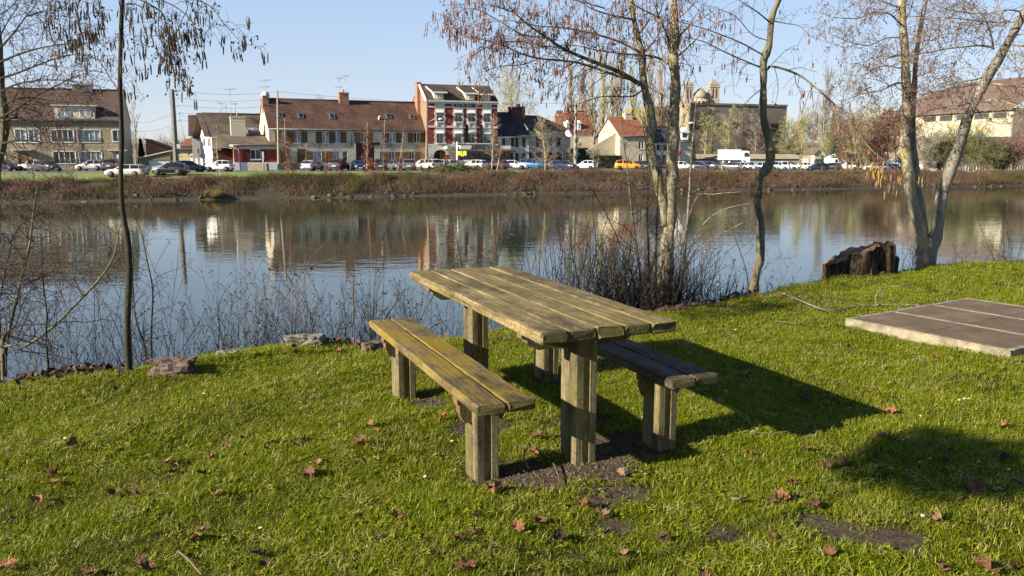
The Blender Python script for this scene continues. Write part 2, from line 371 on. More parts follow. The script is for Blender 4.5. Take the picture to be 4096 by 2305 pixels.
w_seat2=woodm('dark_seat_wood_y',(.10,.08,.055),(.06,.045,.03),(.16,.12,.08),(.10,.09,.02),.6,.7)  # shade in the colour: darker seat wood for the bench in the table's shadow
w_post=woodm('post_wood_z',(.155,.12,.06),(.085,.062,.032),(.27,.21,.115),(.14,.15,.025),.46,.66)
w_bat=woodm('batten_wood_z',(.22,.14,.035),(.12,.08,.025),(.28,.18,.05),(.1,.09,.02),.6,.8)
w_beam=woodm('beam_wood_y',(.16,.09,.05),(.10,.055,.03),(.22,.14,.08),(.12,.11,.04),.6,.75)
m_bolt=mat('bolt_metal',(.22,.20,.17),(.12,.10,.08),30,rough=.55,metal=.8)
def plank(g,x0,x1,y0,y1,z0,z1,r=.009,jit=.0016,nseg=22):
    m=MB(); cs=[(x0+r,z0),(x1-r,z0),(x1,z0+r),(x1,z1-r*1.2),(x1-r,z1),(x0+r,z1),(x0,z1-r*1.2),(x0,z0+r)]; vs=[]
    ys=[y0,y0+.006]+[y0+(y1-y0)*(i+1)/(nseg+1) for i in range(nseg)]+[y1-.006,y1]
    ph=[g.uniform(0,6) for _ in range(8)]
    for i,y in enumerate(ys):
        e=.007 if i in(0,len(ys)-1) else 0
        for k,(x,z) in enumerate(cs):
            cx=(x0+x1)/2;cz=(z0+z1)/2
            vs.append((x+(-e if x>cx else e)+g.gauss(0,jit)+.002*math.sin(y*5+ph[k]),y+(g.gauss(0,.003) if e else 0),z+(-e if z>cz else e)+g.gauss(0,jit*.7)))
    n=8; fs=[(i*n+j,(i+1)*n+j,(i+1)*n+(j+1)%n,i*n+(j+1)%n) for i in range(len(ys)-1) for j in range(n)]
    fs+=[tuple(range(n)),tuple(range((len(ys)-1)*n,len(ys)*n))[::-1]]; m.add(vs,fs); return m
def set_piece(root,g,xs,y0,y1,z0,z1,wm,legy,pw,pl,brk,plname,bat=True):
    """planks, two posts, cross beams, bolts"""
    n=xs[2]; w_=(xs[1]-xs[0]+.005)/n
    for i in range(n):
        plank(g,xs[0]+i*w_,xs[0]+(i+1)*w_-.005,y0+g.uniform(-.006,.006),y1+g.uniform(-.006,.006),z0+g.uniform(-.001,.001),z1+g.uniform(-.002,.0015)).build(plname,wm,root)
    for s in (-1,1):
        ly=legy*s; f0,f1=sorted((ly,ly-s*pl)) ; c=(xs[0]+xs[1])/2
        post=empty('post',(0,0,0)); post.parent=root
        for a,b in ((-pw,-.0138),(.0158,pw)):
            m=MB(); r=.008; m.prism([(c+a+r,f0),(c+b-r*.4,f0),(c+b,f0+r*.4),(c+b,f1-r*.4),(c+b-r*.4,f1),(c+a+r,f1),(c+a,f1-r),(c+a,f0+r)],'z',-.14,z0-.002); m.build('post_board',w_post,post)
        m=MB(); m.box(c-.0135,c+.0155,f0+.0035,f1-.0035,-.14,z0-.01); m.build('batten',w_bat,post)
        hw,hh,st=brk; by0=f0+.05 if s<0 else f1-.05-.06
        m=MB(); m.prism([(c-hw,z0-.003),(c-hw,z0-.035),(c-hw+st,z0-.035),(c-hw+st,z0-hh*.6),(c-hw+st*3,z0-hh),(c+hw-st*3,z0-hh),(c+hw-st,z0-hh*.6),(c+hw-st,z0-.035),(c+hw,z0-.035),(c+hw,z0-.003)],'y',by0,by0+.06); m.build('cross_beam',w_beam,root)
        for bx,bz in ((-.035,.035),(.04,.075)):
            b=MB(); fy=f0 if s<0 else f1; yy=[(0,.013),(.004,.0125),(.008,.008),(.0095,.001)]
            b.tube([(c+bx,fy+s*q,z0-bz) for q,_ in yy],[q for _,q in yy],12); b.build('bolt',m_bolt,root)
g=random.Random(3)
tb=empty('picnic_table',(*TC,0),TR,'weathered mossy wooden picnic table of five planks between the two benches','picnic table')
set_piece(tb,g,(-.372,.372,5),-1.073,1.073,.718,.774,w_top,-.838 and .838,.062,.17,(.34,.10,.03),'tabletop_plank')
bl=empty('bench',(*tab(-.545,-.05),0),TR,'sunlit two-plank wooden bench covered in yellow moss, left of the picnic table','bench','benches at the picnic table')
set_piece(bl,g,(-.147,.147,2),-1.03,1.03,.42,.468,w_seat,.79,.061,.155,(.135,.13,.012),'seat_plank')
br=empty('bench',(*tab(.50,-.05),0),TR,'dark bench in the shadow of the picnic table, right of it','bench','benches at the picnic table')
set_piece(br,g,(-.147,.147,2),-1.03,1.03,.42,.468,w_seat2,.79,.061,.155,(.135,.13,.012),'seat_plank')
# ============================================================ concrete slab with grates
A=atZ(3382,1273,.075);B_=atZ(4044,1403,.075);Dk=atZ(3892,1194,.075)
e1=(B_-A); L1=e1.length; ang=math.atan2(e1.y,e1.x); L2=abs((Dk-A).dot(Vector((-math.sin(ang),math.cos(ang),0))))
mconc=mat('slab_concrete',(.30,.25,.165),(.14,.12,.08),9,bump=.8,bsc=30)
t=NT('rusty_grate'); t.set(rough=.8,metal=.2,spec=.3); o=t.co(); ck=t.nd('ShaderNodeTexChecker',Scale=90.0); t.l.new(o,ck.inputs['Vector'])
c=t.cr(t.noise(o,3,6,.7),[(.35,(.115,.073,.040)),(.55,(.17,.122,.074)),(.7,(.23,.185,.125))]); c=t.mix(t.math('MULTIPLY',ck.outputs['Fac'],.45),c,(.04,.026,.02)); t.col(t.mix(t.ramp(t.noise(o,40,3),.68,.74),c,(.4,.36,.3))); t.bump(ck.outputs['Fac'],.4,.003)
sl=empty('grated_concrete_slab',(A.x,A.y,0),ang,'low concrete slab covered with rusty brown metal grates, at the right on the lawn','slab')
m=MB(); zt=.075; m.box(0,L1,0,L2,-.1,zt-.012)
m.box(0,L1,0,.035,zt-.012,zt); m.box(0,L1,L2-.05,L2,zt-.012,zt); m.box(0,.05,.035,L2-.05,zt-.012,zt); m.box(L1-.05,L1,.05,L2-.05,zt-.012,zt)
rw=(L2-.1-.1)/3
for i in (1,2): yy=.05+rw*i+.05*(i-1); m.box(.05,L1-.05,yy,yy+.05,zt-.012,zt)
m.build('concrete_base',mconc,sl,bevel=.004)
for i in range(3):
    y0=.05+i*(rw+.05)
    for x0,x1 in ((.055,.05+(L1-.1)*.5-.004),(.05+(L1-.1)*.5+.004,L1-.055)):
        m=MB(); m.box(x0,x1,y0+.005,y0+rw-.005,zt-.0115,zt-.002); m.build('grate_panel',t.m,sl)
# ============================================================ rocks, stump
def rock(nx,ny,w_,d_,h_,seed,m,label,rz=0,name='rock',boxy=.6,sink=.3):
    p=atZ(nx,ny,0); g=random.Random(seed); bm=bmesh.new(); bmesh.ops.create_cube(bm,size=1); bmesh.ops.subdivide_edges(bm,edges=bm.edges,cuts=14,use_grid_fill=True)
    from mathutils import noise
    for v in bm.verts:
        c=v.co; s_=c.normalized()*.5; v.co=c*boxy+s_*(1-boxy); off=Vector((seed*3.1,seed*1.7,seed))
        n=noise.noise(v.co*2.1+off)*.30+noise.noise(v.co*5+off)*.2+noise.noise(v.co*12+off)*.08; v.co=v.co*(1+n); v.co=Vector((v.co.x*w_,v.co.y*d_,(v.co.z+.5-sink)*h_))
    me=bpy.data.meshes.new(name); bm.to_mesh(me); bm.free(); me.materials.append(m)
    o=link(name,me,None,(p.x,p.y,lawn_z(p.x,p.y)),(0,0,R(rz))); tag(o,label,'rock'); return o
mrk=mat('red_sandstone',(.13,.085,.065),(.06,.042,.034),9,bump=.9,bsc=16); mrg=mat('grey_stone',(.24,.21,.16),(.10,.085,.06),11,bump=.9,bsc=14)
rock(697,1500,.27,.17,.135,1,mrk,'reddish broken stone block on the grass edge right of the dark trunk',-4,boxy=.85,sink=.2)
rock(910,1428,.15,.1,.07,2,mrg,'small flat grey stone sunk in grass between two bigger stones',8)
rock(1225,1372,.29,.18,.14,3,mrg,'largest pale grey rock beside the brown leaf litter left of the bench',5)
rock(1495,1396,.18,.14,.12,4,mrk,'small reddish stone slab behind the far end of the left bench',20,boxy=.9)
rock(975,1490,.10,.07,.05,6,mrk,'tiny stone chip on the grass beside the broken block',50) if False else None
def stump():
    p=atZ(3480,1090,0); p2=atZ(3335,1110,0); sc=p.y*1.0/F
    root=empty('tree_stump',(p.x-.1,p.y,lawn_z(p.x,p.y)-.05),0,'wide rough brown tree stump cut at two heights at the water edge','stump')
    t=NT('stump_bark'); t.set(rough=.95,spec=.1); o=t.co(); n=t.noise(t.mapv(o,(24,24,3)),1,6,.7,.6)
    t.col(t.cr(n,[(.34,(.010,.008,.006)),(.5,(.06,.042,.028)),(.66,(.16,.115,.075))])); t.bump(n,1,.05)
    cut=mat('cut_wood',(.26,.16,.085),(.13,.075,.04),20,bump=.4,bsc=60); g=random.Random(8)
    from mathutils import noise as mn
    def lobe(cx,cy,rx,ry,h,tilt,lean,name='stump_stem'):
        m=MB(); n=110; vs=[]; K=16; o=Vector((cx*9,cy*7,h*5)); fl=[g.uniform(0,6) for _ in range(3)]
        for i in range(K+1):
            zf=i/K; fr=1+.38*(1-zf)**3*(1+.7*math.sin(3*0+fl[0]))
            for j in range(n):
                a=2*math.pi*j/n; ca,sa=math.cos(a),math.sin(a); q=Vector((ca*1.6,sa*1.6,zf*.7))
                f=fr*(1+.30*mn.noise(q+o)+.13*mn.noise(Vector((ca*5+.8*zf,sa*5,zf*1.1))+o)+.11*mn.noise(Vector((ca*13+1.5*zf,sa*13,zf*1.8))+o))*(1+.22*(1-zf)**2*max(0,math.sin(4*a+fl[1])))
                top=.10*h*mn.noise(Vector((ca*2.2,sa*2.2,5))+o)+.03*h*mn.noise(Vector((ca*9,sa*9,3))+o)
                z=-.12+(h+.12)*zf+zf*tilt*ca*rx+zf*zf*top; vs.append((cx+rx*f*ca+lean*zf*h,cy+ry*f*sa,z))
        m.add(vs,[(i*n+j,i*n+(j+1)%n,(i+1)*n+(j+1)%n,(i+1)*n+j) for i in range(K) for j in range(n)],0,True)
        rim=vs[-n:]; c=Vector((sum(v[0] for v in rim)/n,sum(v[1] for v in rim)/n,sum(v[2] for v in rim)/n)); rg=[Vector(v) for v in rim]+[c+(Vector(v)-c)*.55+Vector((0,0,g.gauss(-.008,.008))) for v in rim]+[c]
        m.add(rg,[(j,(j+1)%n,n+(j+1)%n,n+j) for j in range(n)]+[(n+j,n+(j+1)%n,2*n) for j in range(n)],1); m.build(name,[t.m,cut],root)
    lobe(-.12,0,.23,.22,.42,.34,.12); lobe(.28,.05,.15,.17,.50,.04,.0); lobe(-.36,-.04,.13,.16,.29,.5,-.12,'stump_root'); lobe(.42,.1,.07,.10,.33,-.5,.05,'stump_root'); lobe(.08,-.10,.15,.10,.13,0,0,'stump_root'); lobe(-.25,-.14,.12,.09,.12,0,-.1,'stump_root')
stump()
# ============================================================ grass
def blade(V,Fc,g,x,y,h,w_,lean,az,n=2):
    b=len(V); ca,sa=math.cos(az),math.sin(az); la=az+g.uniform(-.6,.6)+math.pi/2; lx,ly=math.cos(la)*lean,math.sin(la)*lean
    V+= [(x-ca*w_,y-sa*w_,-.004),(x+ca*w_,y+sa*w_,-.004),(x-ca*w_*.75+lx*.35,y-sa*w_*.75+ly*.35,h*.6),(x+ca*w_*.75+lx*.35,y+sa*w_*.75+ly*.35,h*.6),(x+lx,y+ly,h*g.uniform(.85,1))]
    Fc+=[b,b+1,b+3,b,b+3,b+2,b+2,b+3,b+4]
def gmat(name,stops,tr=.45):
    t=NT(name); inf=t.nd('ShaderNodeObjectInfo'); c=t.cr(inf.outputs['Random'],stops); geo=t.nd('ShaderNodeNewGeometry'); 
    n=t.noise(geo.outputs['Position'],1.1,4,.6); c=t.mix(t.ramp(n,.35,.7),c,(.20,.24,.006),'MIX'); c2=t.mix(t.math('MULTIPLY',t.ramp(t.noise(geo.outputs['Position'],2.3,3),.52,.7),.45),c,(.26,.23,.05))
    t.n.remove(t.b); d=t.nd('ShaderNodeBsdfDiffuse'); tl=t.nd('ShaderNodeBsdfTranslucent'); gl=t.nd('ShaderNodeBsdfGlossy',Roughness=.45); mx=t.nd('ShaderNodeMixShader'); mx.inputs[0].default_value=tr; m2=t.nd('ShaderNodeMixShader'); m2.inputs[0].default_value=.02
    for q in (d,tl): t.l.new(c2,q.inputs['Color'])
    t.l.new(d.outputs[0],mx.inputs[1]); t.l.new(tl.outputs[0],mx.inputs[2]); t.l.new(mx.outputs[0],m2.inputs[1]); t.l.new(gl.outputs[0],m2.inputs[2]); t.l.new(m2.outputs[0],t.out.inputs['Surface']); return t.m
mgr=gmat('grass_blades',[(0,(.06,.10,.003)),(.3,(.165,.205,.004)),(.62,(.27,.29,.008)),(.88,(.33,.32,.02)),(.975,(.50,.42,.18))])
mthatch=mat('dry_thatch',(.36,.32,.09),(.24,.20,.06),8)
gcol=bpy.data.collections.new('grass_tufts')
def tuft(k):
    g=random.Random(100+k); V=[];Fc=[]
    if k<6:
        for i in range(21):
            blade(V,Fc,g,g.gauss(0,.025),g.gauss(0,.025),g.uniform(.006,.025)*(1.5 if g.random()<.08 else 1),g.uniform(.0007,.0017),g.uniform(.006,.045),g.uniform(0,6.28))
    elif k==6:
        for i in range(9):   # longer blades
            blade(V,Fc,g,g.gauss(0,.012),g.gauss(0,.012),g.uniform(.022,.042),g.uniform(.0012,.002),g.uniform(.02,.05),g.uniform(0,6.28))
    elif k==8:
        for i in range(7):   # flattened dry straw and cut blades
            a=g.uniform(0,6.28); l=g.uniform(.02,.05); w_=g.uniform(.0008,.0016); x,y=g.gauss(0,.025),g.gauss(0,.025); z=g.uniform(.008,.022); dx,dy=math.cos(a),math.sin(a); b=len(V); V+=[(x-dy*w_,y+dx*w_,z),(x+dy*w_,y-dx*w_,z),(x+dx*l,y+dy*l,z+g.uniform(-.004,.012))]; Fc+=[b,b+1,b+2]
    else:
        for i in range(9):   # small broad leaves (clover, daisy rosettes)
            a=g.uniform(0,6.28); r=g.uniform(.008,.035); s=g.uniform(.005,.010); x,y=r*math.cos(a),r*math.sin(a); z=g.uniform(.008,.02); b=len(V)
            V+=[(x,y,z-.004),(x+s*math.cos(a-.8),y+s*math.sin(a-.8),z),(x+1.6*s*math.cos(a),y+1.6*s*math.sin(a),z+g.uniform(-.003,.004)),(x+s*math.cos(a+.8),y+s*math.sin(a+.8),z)]; Fc+=[b,b+1,b+2,b,b+2,b+3]
    me=npmesh('grass_tuft',V,Fc,3,mthatch if k==8 else mgr,link_=False); o=bpy.data.objects.new('grass_tuft',me); gcol.objects.link(o)
for k in range(9): tuft(k)
def grass():
    g=np.random.default_rng(4); pts=[];sc=[];idx=[];rot=[]
    N=1500000; X=g.uniform(-9,18,N); Y=g.uniform(1.8,17,N)
    u=X/Y; D=np.hypot(X,Y)
    dens=np.clip(1.0*(5.0/np.maximum(D,3.4))**1.25,0,1)*1.0
    keep=(g.random(N)<dens*.36)&(np.abs(u)<.95)
    X=X[keep];Y=Y[keep]; ye=np.array([yedge(x) for x in X]); k=(Y<ye+.03); X=X[k];Y=Y[k];ye=ye[k]
    cl=.5+.5*np.sin(X*3.3+1.1*np.sin(Y*2.9))*np.sin(Y*3.7+1.3*np.sin(X*2.1))
    for i in range(len(X)):
        x,y=X[i],Y[i]; m_=mud(x,y) if (2.4<y<6.5 and abs(x)<3) else 0
        if m_>.08 and g.random()<min(.95,m_*1.35): continue
        if g.random()>.55+.65*cl[i]: continue
        s=.7+.6*cl[i]+g.random()*.5; q=ye[i]-y
        if q<.5: s*=1.25
        if m_>.02: s*=.8
        pts.append((x,y,lawn_z(x,y))); sc.append(s*(1+max(0,(math.hypot(x,y)-6)*.05))); rot.append(g.uniform(0,6.28)); r=g.random()
        th=.03+.07*max(0,math.sin(x*1.9+.7)*math.sin(y*2.3+x))
        idx.append(7 if r<.09+.25*(m_>.02) else (6 if r<.16 else (8 if r<.16+th else int(g.integers(0,6)))))
    me=bpy.data.meshes.new('grass'); me.vertices.add(len(pts)); me.vertices.foreach_set('co',np.array(pts,dtype=np.float32).ravel())
    for nm,ty,dat in (('sc','FLOAT',sc),('ix','INT',idx),('rt','FLOAT',rot)):
        a=me.attributes.new(nm,ty,'POINT'); a.data.foreach_set('value',np.array(dat,dtype=np.float32 if ty=='FLOAT' else np.int32))
    me.materials.append(mgr); o=link('grass',me); tag(o,'short green lawn grass with clover and dry blades','grass',kind='stuff')
    ng=bpy.data.node_groups.new('grass','GeometryNodeTree'); ng.interface.new_socket('Geometry',in_out='INPUT',socket_type='NodeSocketGeometry'); ng.interface.new_socket('Geometry',in_out='OUTPUT',socket_type='NodeSocketGeometry')
    n=ng.nodes;l=ng.links; gi=n.new('NodeGroupInput');go=n.new('NodeGroupOutput'); ip=n.new('GeometryNodeInstanceOnPoints'); ci=n.new('GeometryNodeCollectionInfo')
    ci.inputs['Collection'].default_value=gcol; ci.inputs['Separate Children'].default_value=True; ci.inputs['Reset Children'].default_value=True
    def at(nm,ty): a=n.new('GeometryNodeInputNamedAttribute'); a.data_type=ty; a.inputs['Name'].default_value=nm; return a.outputs['Attribute']
    cx=n.new('ShaderNodeCombineXYZ'); l.new(at('rt','FLOAT'),cx.inputs[2]); l.new(cx.outputs[0],ip.inputs['Rotation']); l.new(at('sc','FLOAT'),ip.inputs['Scale']); l.new(at('ix','INT'),ip.inputs['Instance Index'])
    ip.inputs['Pick Instance'].default_value=True
    l.new(gi.outputs[0],ip.inputs['Points']); l.new(ci.outputs[0],ip.inputs['Instance']); l.new(ip.outputs[0],go.inputs[0])
    md=o.modifiers.new('scatter','NODES'); md.node_group=ng; print('tufts',len(pts))
grass()
# ============================================================ buildings
class Fr:
    def __init__(s,nx,Y,sl,ny=None,zb=None,nxr=None):
        d=ray(nx,683); s.o=Vector((d.x*Y/d.y,Y,0)); n=math.hypot(1,sl); s.e=Vector((1/n,sl/n,0)); s.n=Vector((-sl/n,1/n,0)); s.rz=math.atan2(sl,1)
        s.zb=farz(s.o.x,s.o.y)-.15 if zb is None else zb
        if nxr: s.w=s.loc(nxr,683)[0]
    def loc(s,nx,ny,d=0.0):
        r=ray(nx,ny); P0=s.o+s.n*d; k=(P0.dot(s.n))/(r.dot(s.n)); p=r*k; return ((p-s.o).dot(s.e),p.z+E-s.zb)
    def root(s,name,label,cat,group=None): s.r=empty(name,(s.o.x,s.o.y,s.zb),s.rz,label,cat,group); return s.r
def wall_grid(m,x0,x1,z0,z1,ops,y=0.0,rev=.18,mi=0):
    xs=sorted(set([x0,x1]+[min(max(v,x0),x1) for o in ops for v in (o[0],o[2])])); zs=sorted(set([z0,z1]+[min(max(v,z0),z1) for o in ops for v in (o[1],o[3])]))
    for i in range(len(xs)-1):
        for j in range(len(zs)-1):
            cx=(xs[i]+xs[i+1])/2; cz=(zs[j]+zs[j+1])/2
            if xs[i+1]-xs[i]<1e-4 or zs[j+1]-zs[j]<1e-4 or any(o[0]<cx<o[2] and o[1]<cz<o[3] for o in ops): continue
            m.quad((xs[i],y,zs[j]),(xs[i+1],y,zs[j]),(xs[i+1],y,zs[j+1]),(xs[i],y,zs[j+1]),mi)
    for a,b,c,d in ops:
        if c<x0 or a>x1 or b>z1: continue
        m.quad((a,y,b),(c,y,b),(c,y+rev,b),(a,y+rev,b),mi); m.quad((a,y,d),(a,y+rev,d),(c,y+rev,d),(c,y,d),mi); m.quad((a,y,b),(a,y+rev,b),(a,y+rev,d),(a,y,d),mi); m.quad((c,y,b),(c,y,d),(c,y+rev,d),(c,y+rev,b),mi)
def roof_quad(m,a,b,c,d,th=.12,mi=0):
    """a,b eave left/right, c,d ridge right/left; uv in metres"""
    a,b,c,d=map(Vector,(a,b,c,d)); n=(b-a).cross(d-a).normalized(); ux=(b-a).normalized(); uy=n.cross(ux)
    uv=[((p-a).dot(ux),(p-a).dot(uy)) for p in (a,b,c,d)]
    m.add([a,b,c,d],[(0,1,2,3)],mi,False,[uv]); q=[p-n*th for p in (a,b,c,d)]
    m.add([a,b,c,d]+q,[(7,6,5,4),(0,4,5,1),(1,5,6,2),(2,6,7,3),(3,7,4,0)],mi)
mglass=NT('window_glass'); mglass.col((.015,.018,.022)); mglass.set(rough=.06,spec=.6); mglass=mglass.m
mcurt=mat('curtained_glass',(.33,.35,.38),(.12,.14,.17),1.6,rough=.25,spec=.7,lo=.4,hi=.6)
mpvc=mat('white_pvc',(.78,.78,.76),(.70,.70,.68),2,rough=.5)
mslat=mat('zinc_gutter',(.22,.22,.23),(.14,.14,.15),3,rough=.5,metal=.4)
mdark=mat('dark_interior',(.012,.011,.01),(.02,.018,.016),2)
def window(fr,o,cols=2,fm=mpvc,gm=mglass,sh=None,shw=.55,sill=None,sur=None,rail=None,depth=.12,bars=0,rows=0,shl=True,shr=True,name='window',surw=.12):
    x0,z0,x1,z1=o; m=MB(); t=.06; y0,y1=depth-.05,depth+.0
    m.box(x0,x0+t,y0,y1,z0,z1); m.box(x1-t,x1,y0,y1,z0,z1); m.box(x0+t,x1-t,y0,y1,z1-t,z1); m.box(x0+t,x1-t,y0,y1,z0,z0+t)
    for i in range(1,cols): cx=x0+(x1-x0)*i/cols; m.box(cx-.045,cx+.045,y0-.004,y1-.004,z0+t,z1-t)
    for i in range(1,rows+1): cz=z0+(z1-z0)*i/(rows+1); m.box(x0+t,x1-t,y0+.01,y1-.01,cz-.02,cz+.02)
    w_=m.build(name,fm,fr.r); p=MB(); p.quad((x0+.01,depth+.01,z0+.01),(x1-.01,depth+.01,z0+.01),(x1-.01,depth+.01,z1-.01),(x0+.01,depth+.01,z1-.01)); p.build('pane',gm,w_)
    if sill: m=MB(); m.box(x0-.08,x1+.08,-.09,.05,z0-.12,z0-.003); m.build('sill',sill,w_)
    if sur:
        s=surw; m=MB(); m.box(x0-s,x0-.002,-.05,.02,z0-s,z1+s); m.box(x1+.002,x1+s,-.05,.02,z0-s,z1+s); m.box(x0,x1,-.05,.02,z1+.002,z1+s); m.box(x0,x1,-.08,.02,z0-s,z0-.002); m.build('window_frame',sur,w_)
    if rail:
        m=MB(); zt=z0+(z1-z0)*.38; m.box(x0-.02,x1+.02,-.1,-.07,zt-.04,zt); m.box(x0-.02,x1+.02,-.1,-.07,z0+.03,z0+.06)
        k=max(4,int((x1-x0)/.12))
        for i in range(k+1): cx=x0+(x1-x0)*i/k; m.box(cx-.012,cx+.012,-.095,-.075,z0+.06,zt-.04)
        m.build('window_rail',rail,w_)
    if sh:
        for sd,on in ((-1,shl),(1,shr)):
            if not on: continue
            m=MB(); a=x0-shw-.03 if sd<0 else x1+.03; b=a+shw
            n=5; wd=(b-a)/n
            for i in range(n): m.box(a+i*wd+.006,a+(i+1)*wd-.006,-.05,-.012,z0,z1)
            m.box(a,b,-.065,-.05,z0+.15,z0+.25); m.box(a,b,-.065,-.05,z1-.25,z1-.15); m.build('shutter',sh,fr.r)
    return w_
def gable(fr,w,dep,he,hr,wm,rm,ops=(),ov=.3,ove=.35,ridge_at=.5,wall=True,roofs='fb',wx0=0.0,z0=0.0,name='wall',eb=None,back=True,roofname='roof'):
    """front facade at y=0; ridge parallel to x"""
    eb=he if eb is None else eb; ry=dep*ridge_at; m=MB()
    if wall:
        wall_grid(m,wx0,wx0+w,z0,he,ops)
        m.quad((wx0+w,dep,z0),(wx0,dep,z0),(wx0,dep,eb),(wx0+w,dep,eb))
        for x,rev in ((wx0,1),(wx0+w,0)):
            pts=[(x,0,z0),(x,dep,z0),(x,dep,eb),(x,ry,hr),(x,0,he)]; m.add(pts if rev==0 else pts[::-1],[(0,1,2,3,4)])
        m.build(name,wm,fr.r)
    sl=(hr-he)/ry; sb=(hr-eb)/(dep-ry); m=MB(); x0=wx0-ov;x1=wx0+w+ov; up=.1
    if 'f' in roofs: roof_quad(m,(x0,-ove,he-ove*sl+up),(x1,-ove,he-ove*sl+up),(x1,ry,hr+up),(x0,ry,hr+up))
    if 'b' in roofs: roof_quad(m,(x1,dep+ove,eb-ove*sb+up),(x0,dep+ove,eb-ove*sb+up),(x0,ry+.002,hr+up),(x1,ry+.002,hr+up))
    m.tube([(x0,ry,hr+up+.01),(x1,ry,hr+up+.01)],.13,6); 
    ro=m.build(roofname,rm,fr.r)
    g=MB(); g.tube([(x0,-ove-.05,he-ove*sl+up-.08),(x1,-ove-.05,he-ove*sl+up-.08)],.085,6); g.build('gutter',mslat,fr.r); return ro
def chimney(par,x,y,z0,z1,w,d,m_,cap=None,pots=1,potm=None,name='chimney'):
    m=MB(); m.box(x-w/2,x+w/2,y-d/2,y+d/2,z0,z1-.2); m.box(x-w/2-.06,x+w/2+.06,y-d/2-.06,y+d/2+.06,z1-.2,z1); c=m.build(name,m_,par)
    for i in range(pots):
        p=MB(); px=x+(i-(pots-1)/2)*w/max(1,pots); p.tube([(px,y,z1),(px,y,z1+.25),(px,y,z1+.55)],[.15,.12,.14],8); p.build('chimney_pot',potm or mat('terracotta',(.42,.17,.08),(.3,.12,.06),5),c)
    return c
def skylight(fr,nx0,ny0,nx1,ny1,he,hr,ry,ref):
    """on the front slope"""
    sl=(hr-he)/ry
    def S_(nx,ny):   # intersect ray with roof plane by iteration
        d=0.0
        for _ in range(30):
            u,z=fr.loc(nx,ny,d); d+= ((z-he-.1)/sl-d)*.5
        return u,d
    u0,d0=S_(nx0,ny1); u1,_=S_(nx1,ny1); _,d1=S_(nx0,ny0)
    m=MB(); f=lambda u,d,h=0: (u,d-h*.6,he+.1+d*sl+h)
    h=.13; P=[f(u0,d0,h),f(u1,d0,h),f(u1,d1,h),f(u0,d1,h)]; Q=[f(u0,d0,-.05),f(u1,d0,-.05),f(u1,d1,-.05),f(u0,d1,-.05)]
    m.add(P+Q,[(0,1,2,3),(0,4,5,1),(1,5,6,2),(2,6,7,3),(3,7,4,0)]); o=m.build('skylight',mslat,ref)
    b=.12; m=MB(); du=b; dd=b*.7; m.quad(f(u0+du,d0+dd,h+.015),f(u1-du,d0+dd,h+.015),f(u1-du,d1-dd,h+.015),f(u0+du,d1-dd,h+.015)); m.build('pane',mglass,o)
def O(fr,z,x0,y0,x1,y1):   # opening from crop pixels
    a=fr.loc(*zo(z,x0,y1)); b=fr.loc(*zo(z,x1,y0)); a2=fr.loc(*zo(z,x0,y0)); return (a[0],a[1],b[0],(b[1]+a2[1])/2)
# ---------- materials
ms_rust=masonry('rusticated_stone',(.54,.45,.30),(.38,.31,.20),(.20,.165,.11),.42,.2,(.26,.22,.16),.6,.8,.09,.05)
ms_old=masonry('old_limestone',(.56,.49,.35),(.45,.39,.27),(.32,.28,.2),.5,.26,(.23,.21,.16),.52,.64,.03,.03,plaster=(.64,.57,.43))
ms_pale=masonry('pale_limestone',(.46,.43,.36),(.40,.37,.30),(.34,.31,.25),.6,.3,(.33,.30,.24),.6,.8,.02,.02)
ms_red=masonry('red_glazed_brick',(.24,.035,.03),(.17,.025,.022),(.30,.10,.08),.36,.36,(.12,.02,.02),.6,.8,.01,.03,diag=True)
ms_brick=masonry('orange_brick',(.34,.14,.08),(.26,.10,.06),(.36,.26,.18),.3,.1,(.2,.1,.07),.55,.7,.01,.02)
mp_cream=mat('cream_render',(.60,.53,.38),(.50,.44,.31),.7,bump=.15); mp_white=mat('white_render',(.78,.77,.73),(.70,.69,.65),.8,bump=.1)
mp_off=mat('offwhite_render',(.56,.53,.45),(.47,.44,.36),.6,bump=.15); mp_beige=mat('beige_gable_render',(.36,.32,.24),(.30,.27,.20),.5,bump=.15)
mp_gab=mat('sunlit_gable_plaster',(.50,.43,.31),(.42,.36,.25),.6,bump=.2); mtrim=mat('white_stone_trim',(.60,.57,.49),(.48,.455,.39),2,bump=.1)
rt_brown=tiles('dark_brown_tiles',(.085,.055,.042),(.05,.034,.028),(.11,.075,.055),.42,.34); rt_red=tiles('weathered_red_tiles',(.085,.046,.034),(.045,.028,.022),(.13,.068,.042),.42,.34)
rt_grey=tiles('grey_brown_tiles',(.13,.095,.07),(.10,.075,.055),(.17,.13,.09),.3,.25); rt_slate=tiles('dark_slate',(.035,.035,.045),(.05,.045,.05),(.07,.06,.06),.25,.25)
rt_or=tiles('orange_red_tiles',(.28,.095,.045),(.20,.065,.035),(.24,.11,.06),.33,.28)
mw_or=mat('varnished_shutter',(.27,.13,.035),(.18,.085,.025),2,rough=.6); mw_br=mat('brown_shutter',(.13,.075,.035),(.09,.05,.025),2,rough=.7); mw_dk=mat('dark_shutter',(.05,.02,.018),(.035,.015,.014),2,rough=.6)
miron=mat('black_iron',(.02,.02,.022),None,rough=.5)
mgreenr=mat('green_rail',(.16,.22,.17),None,rough=.5)
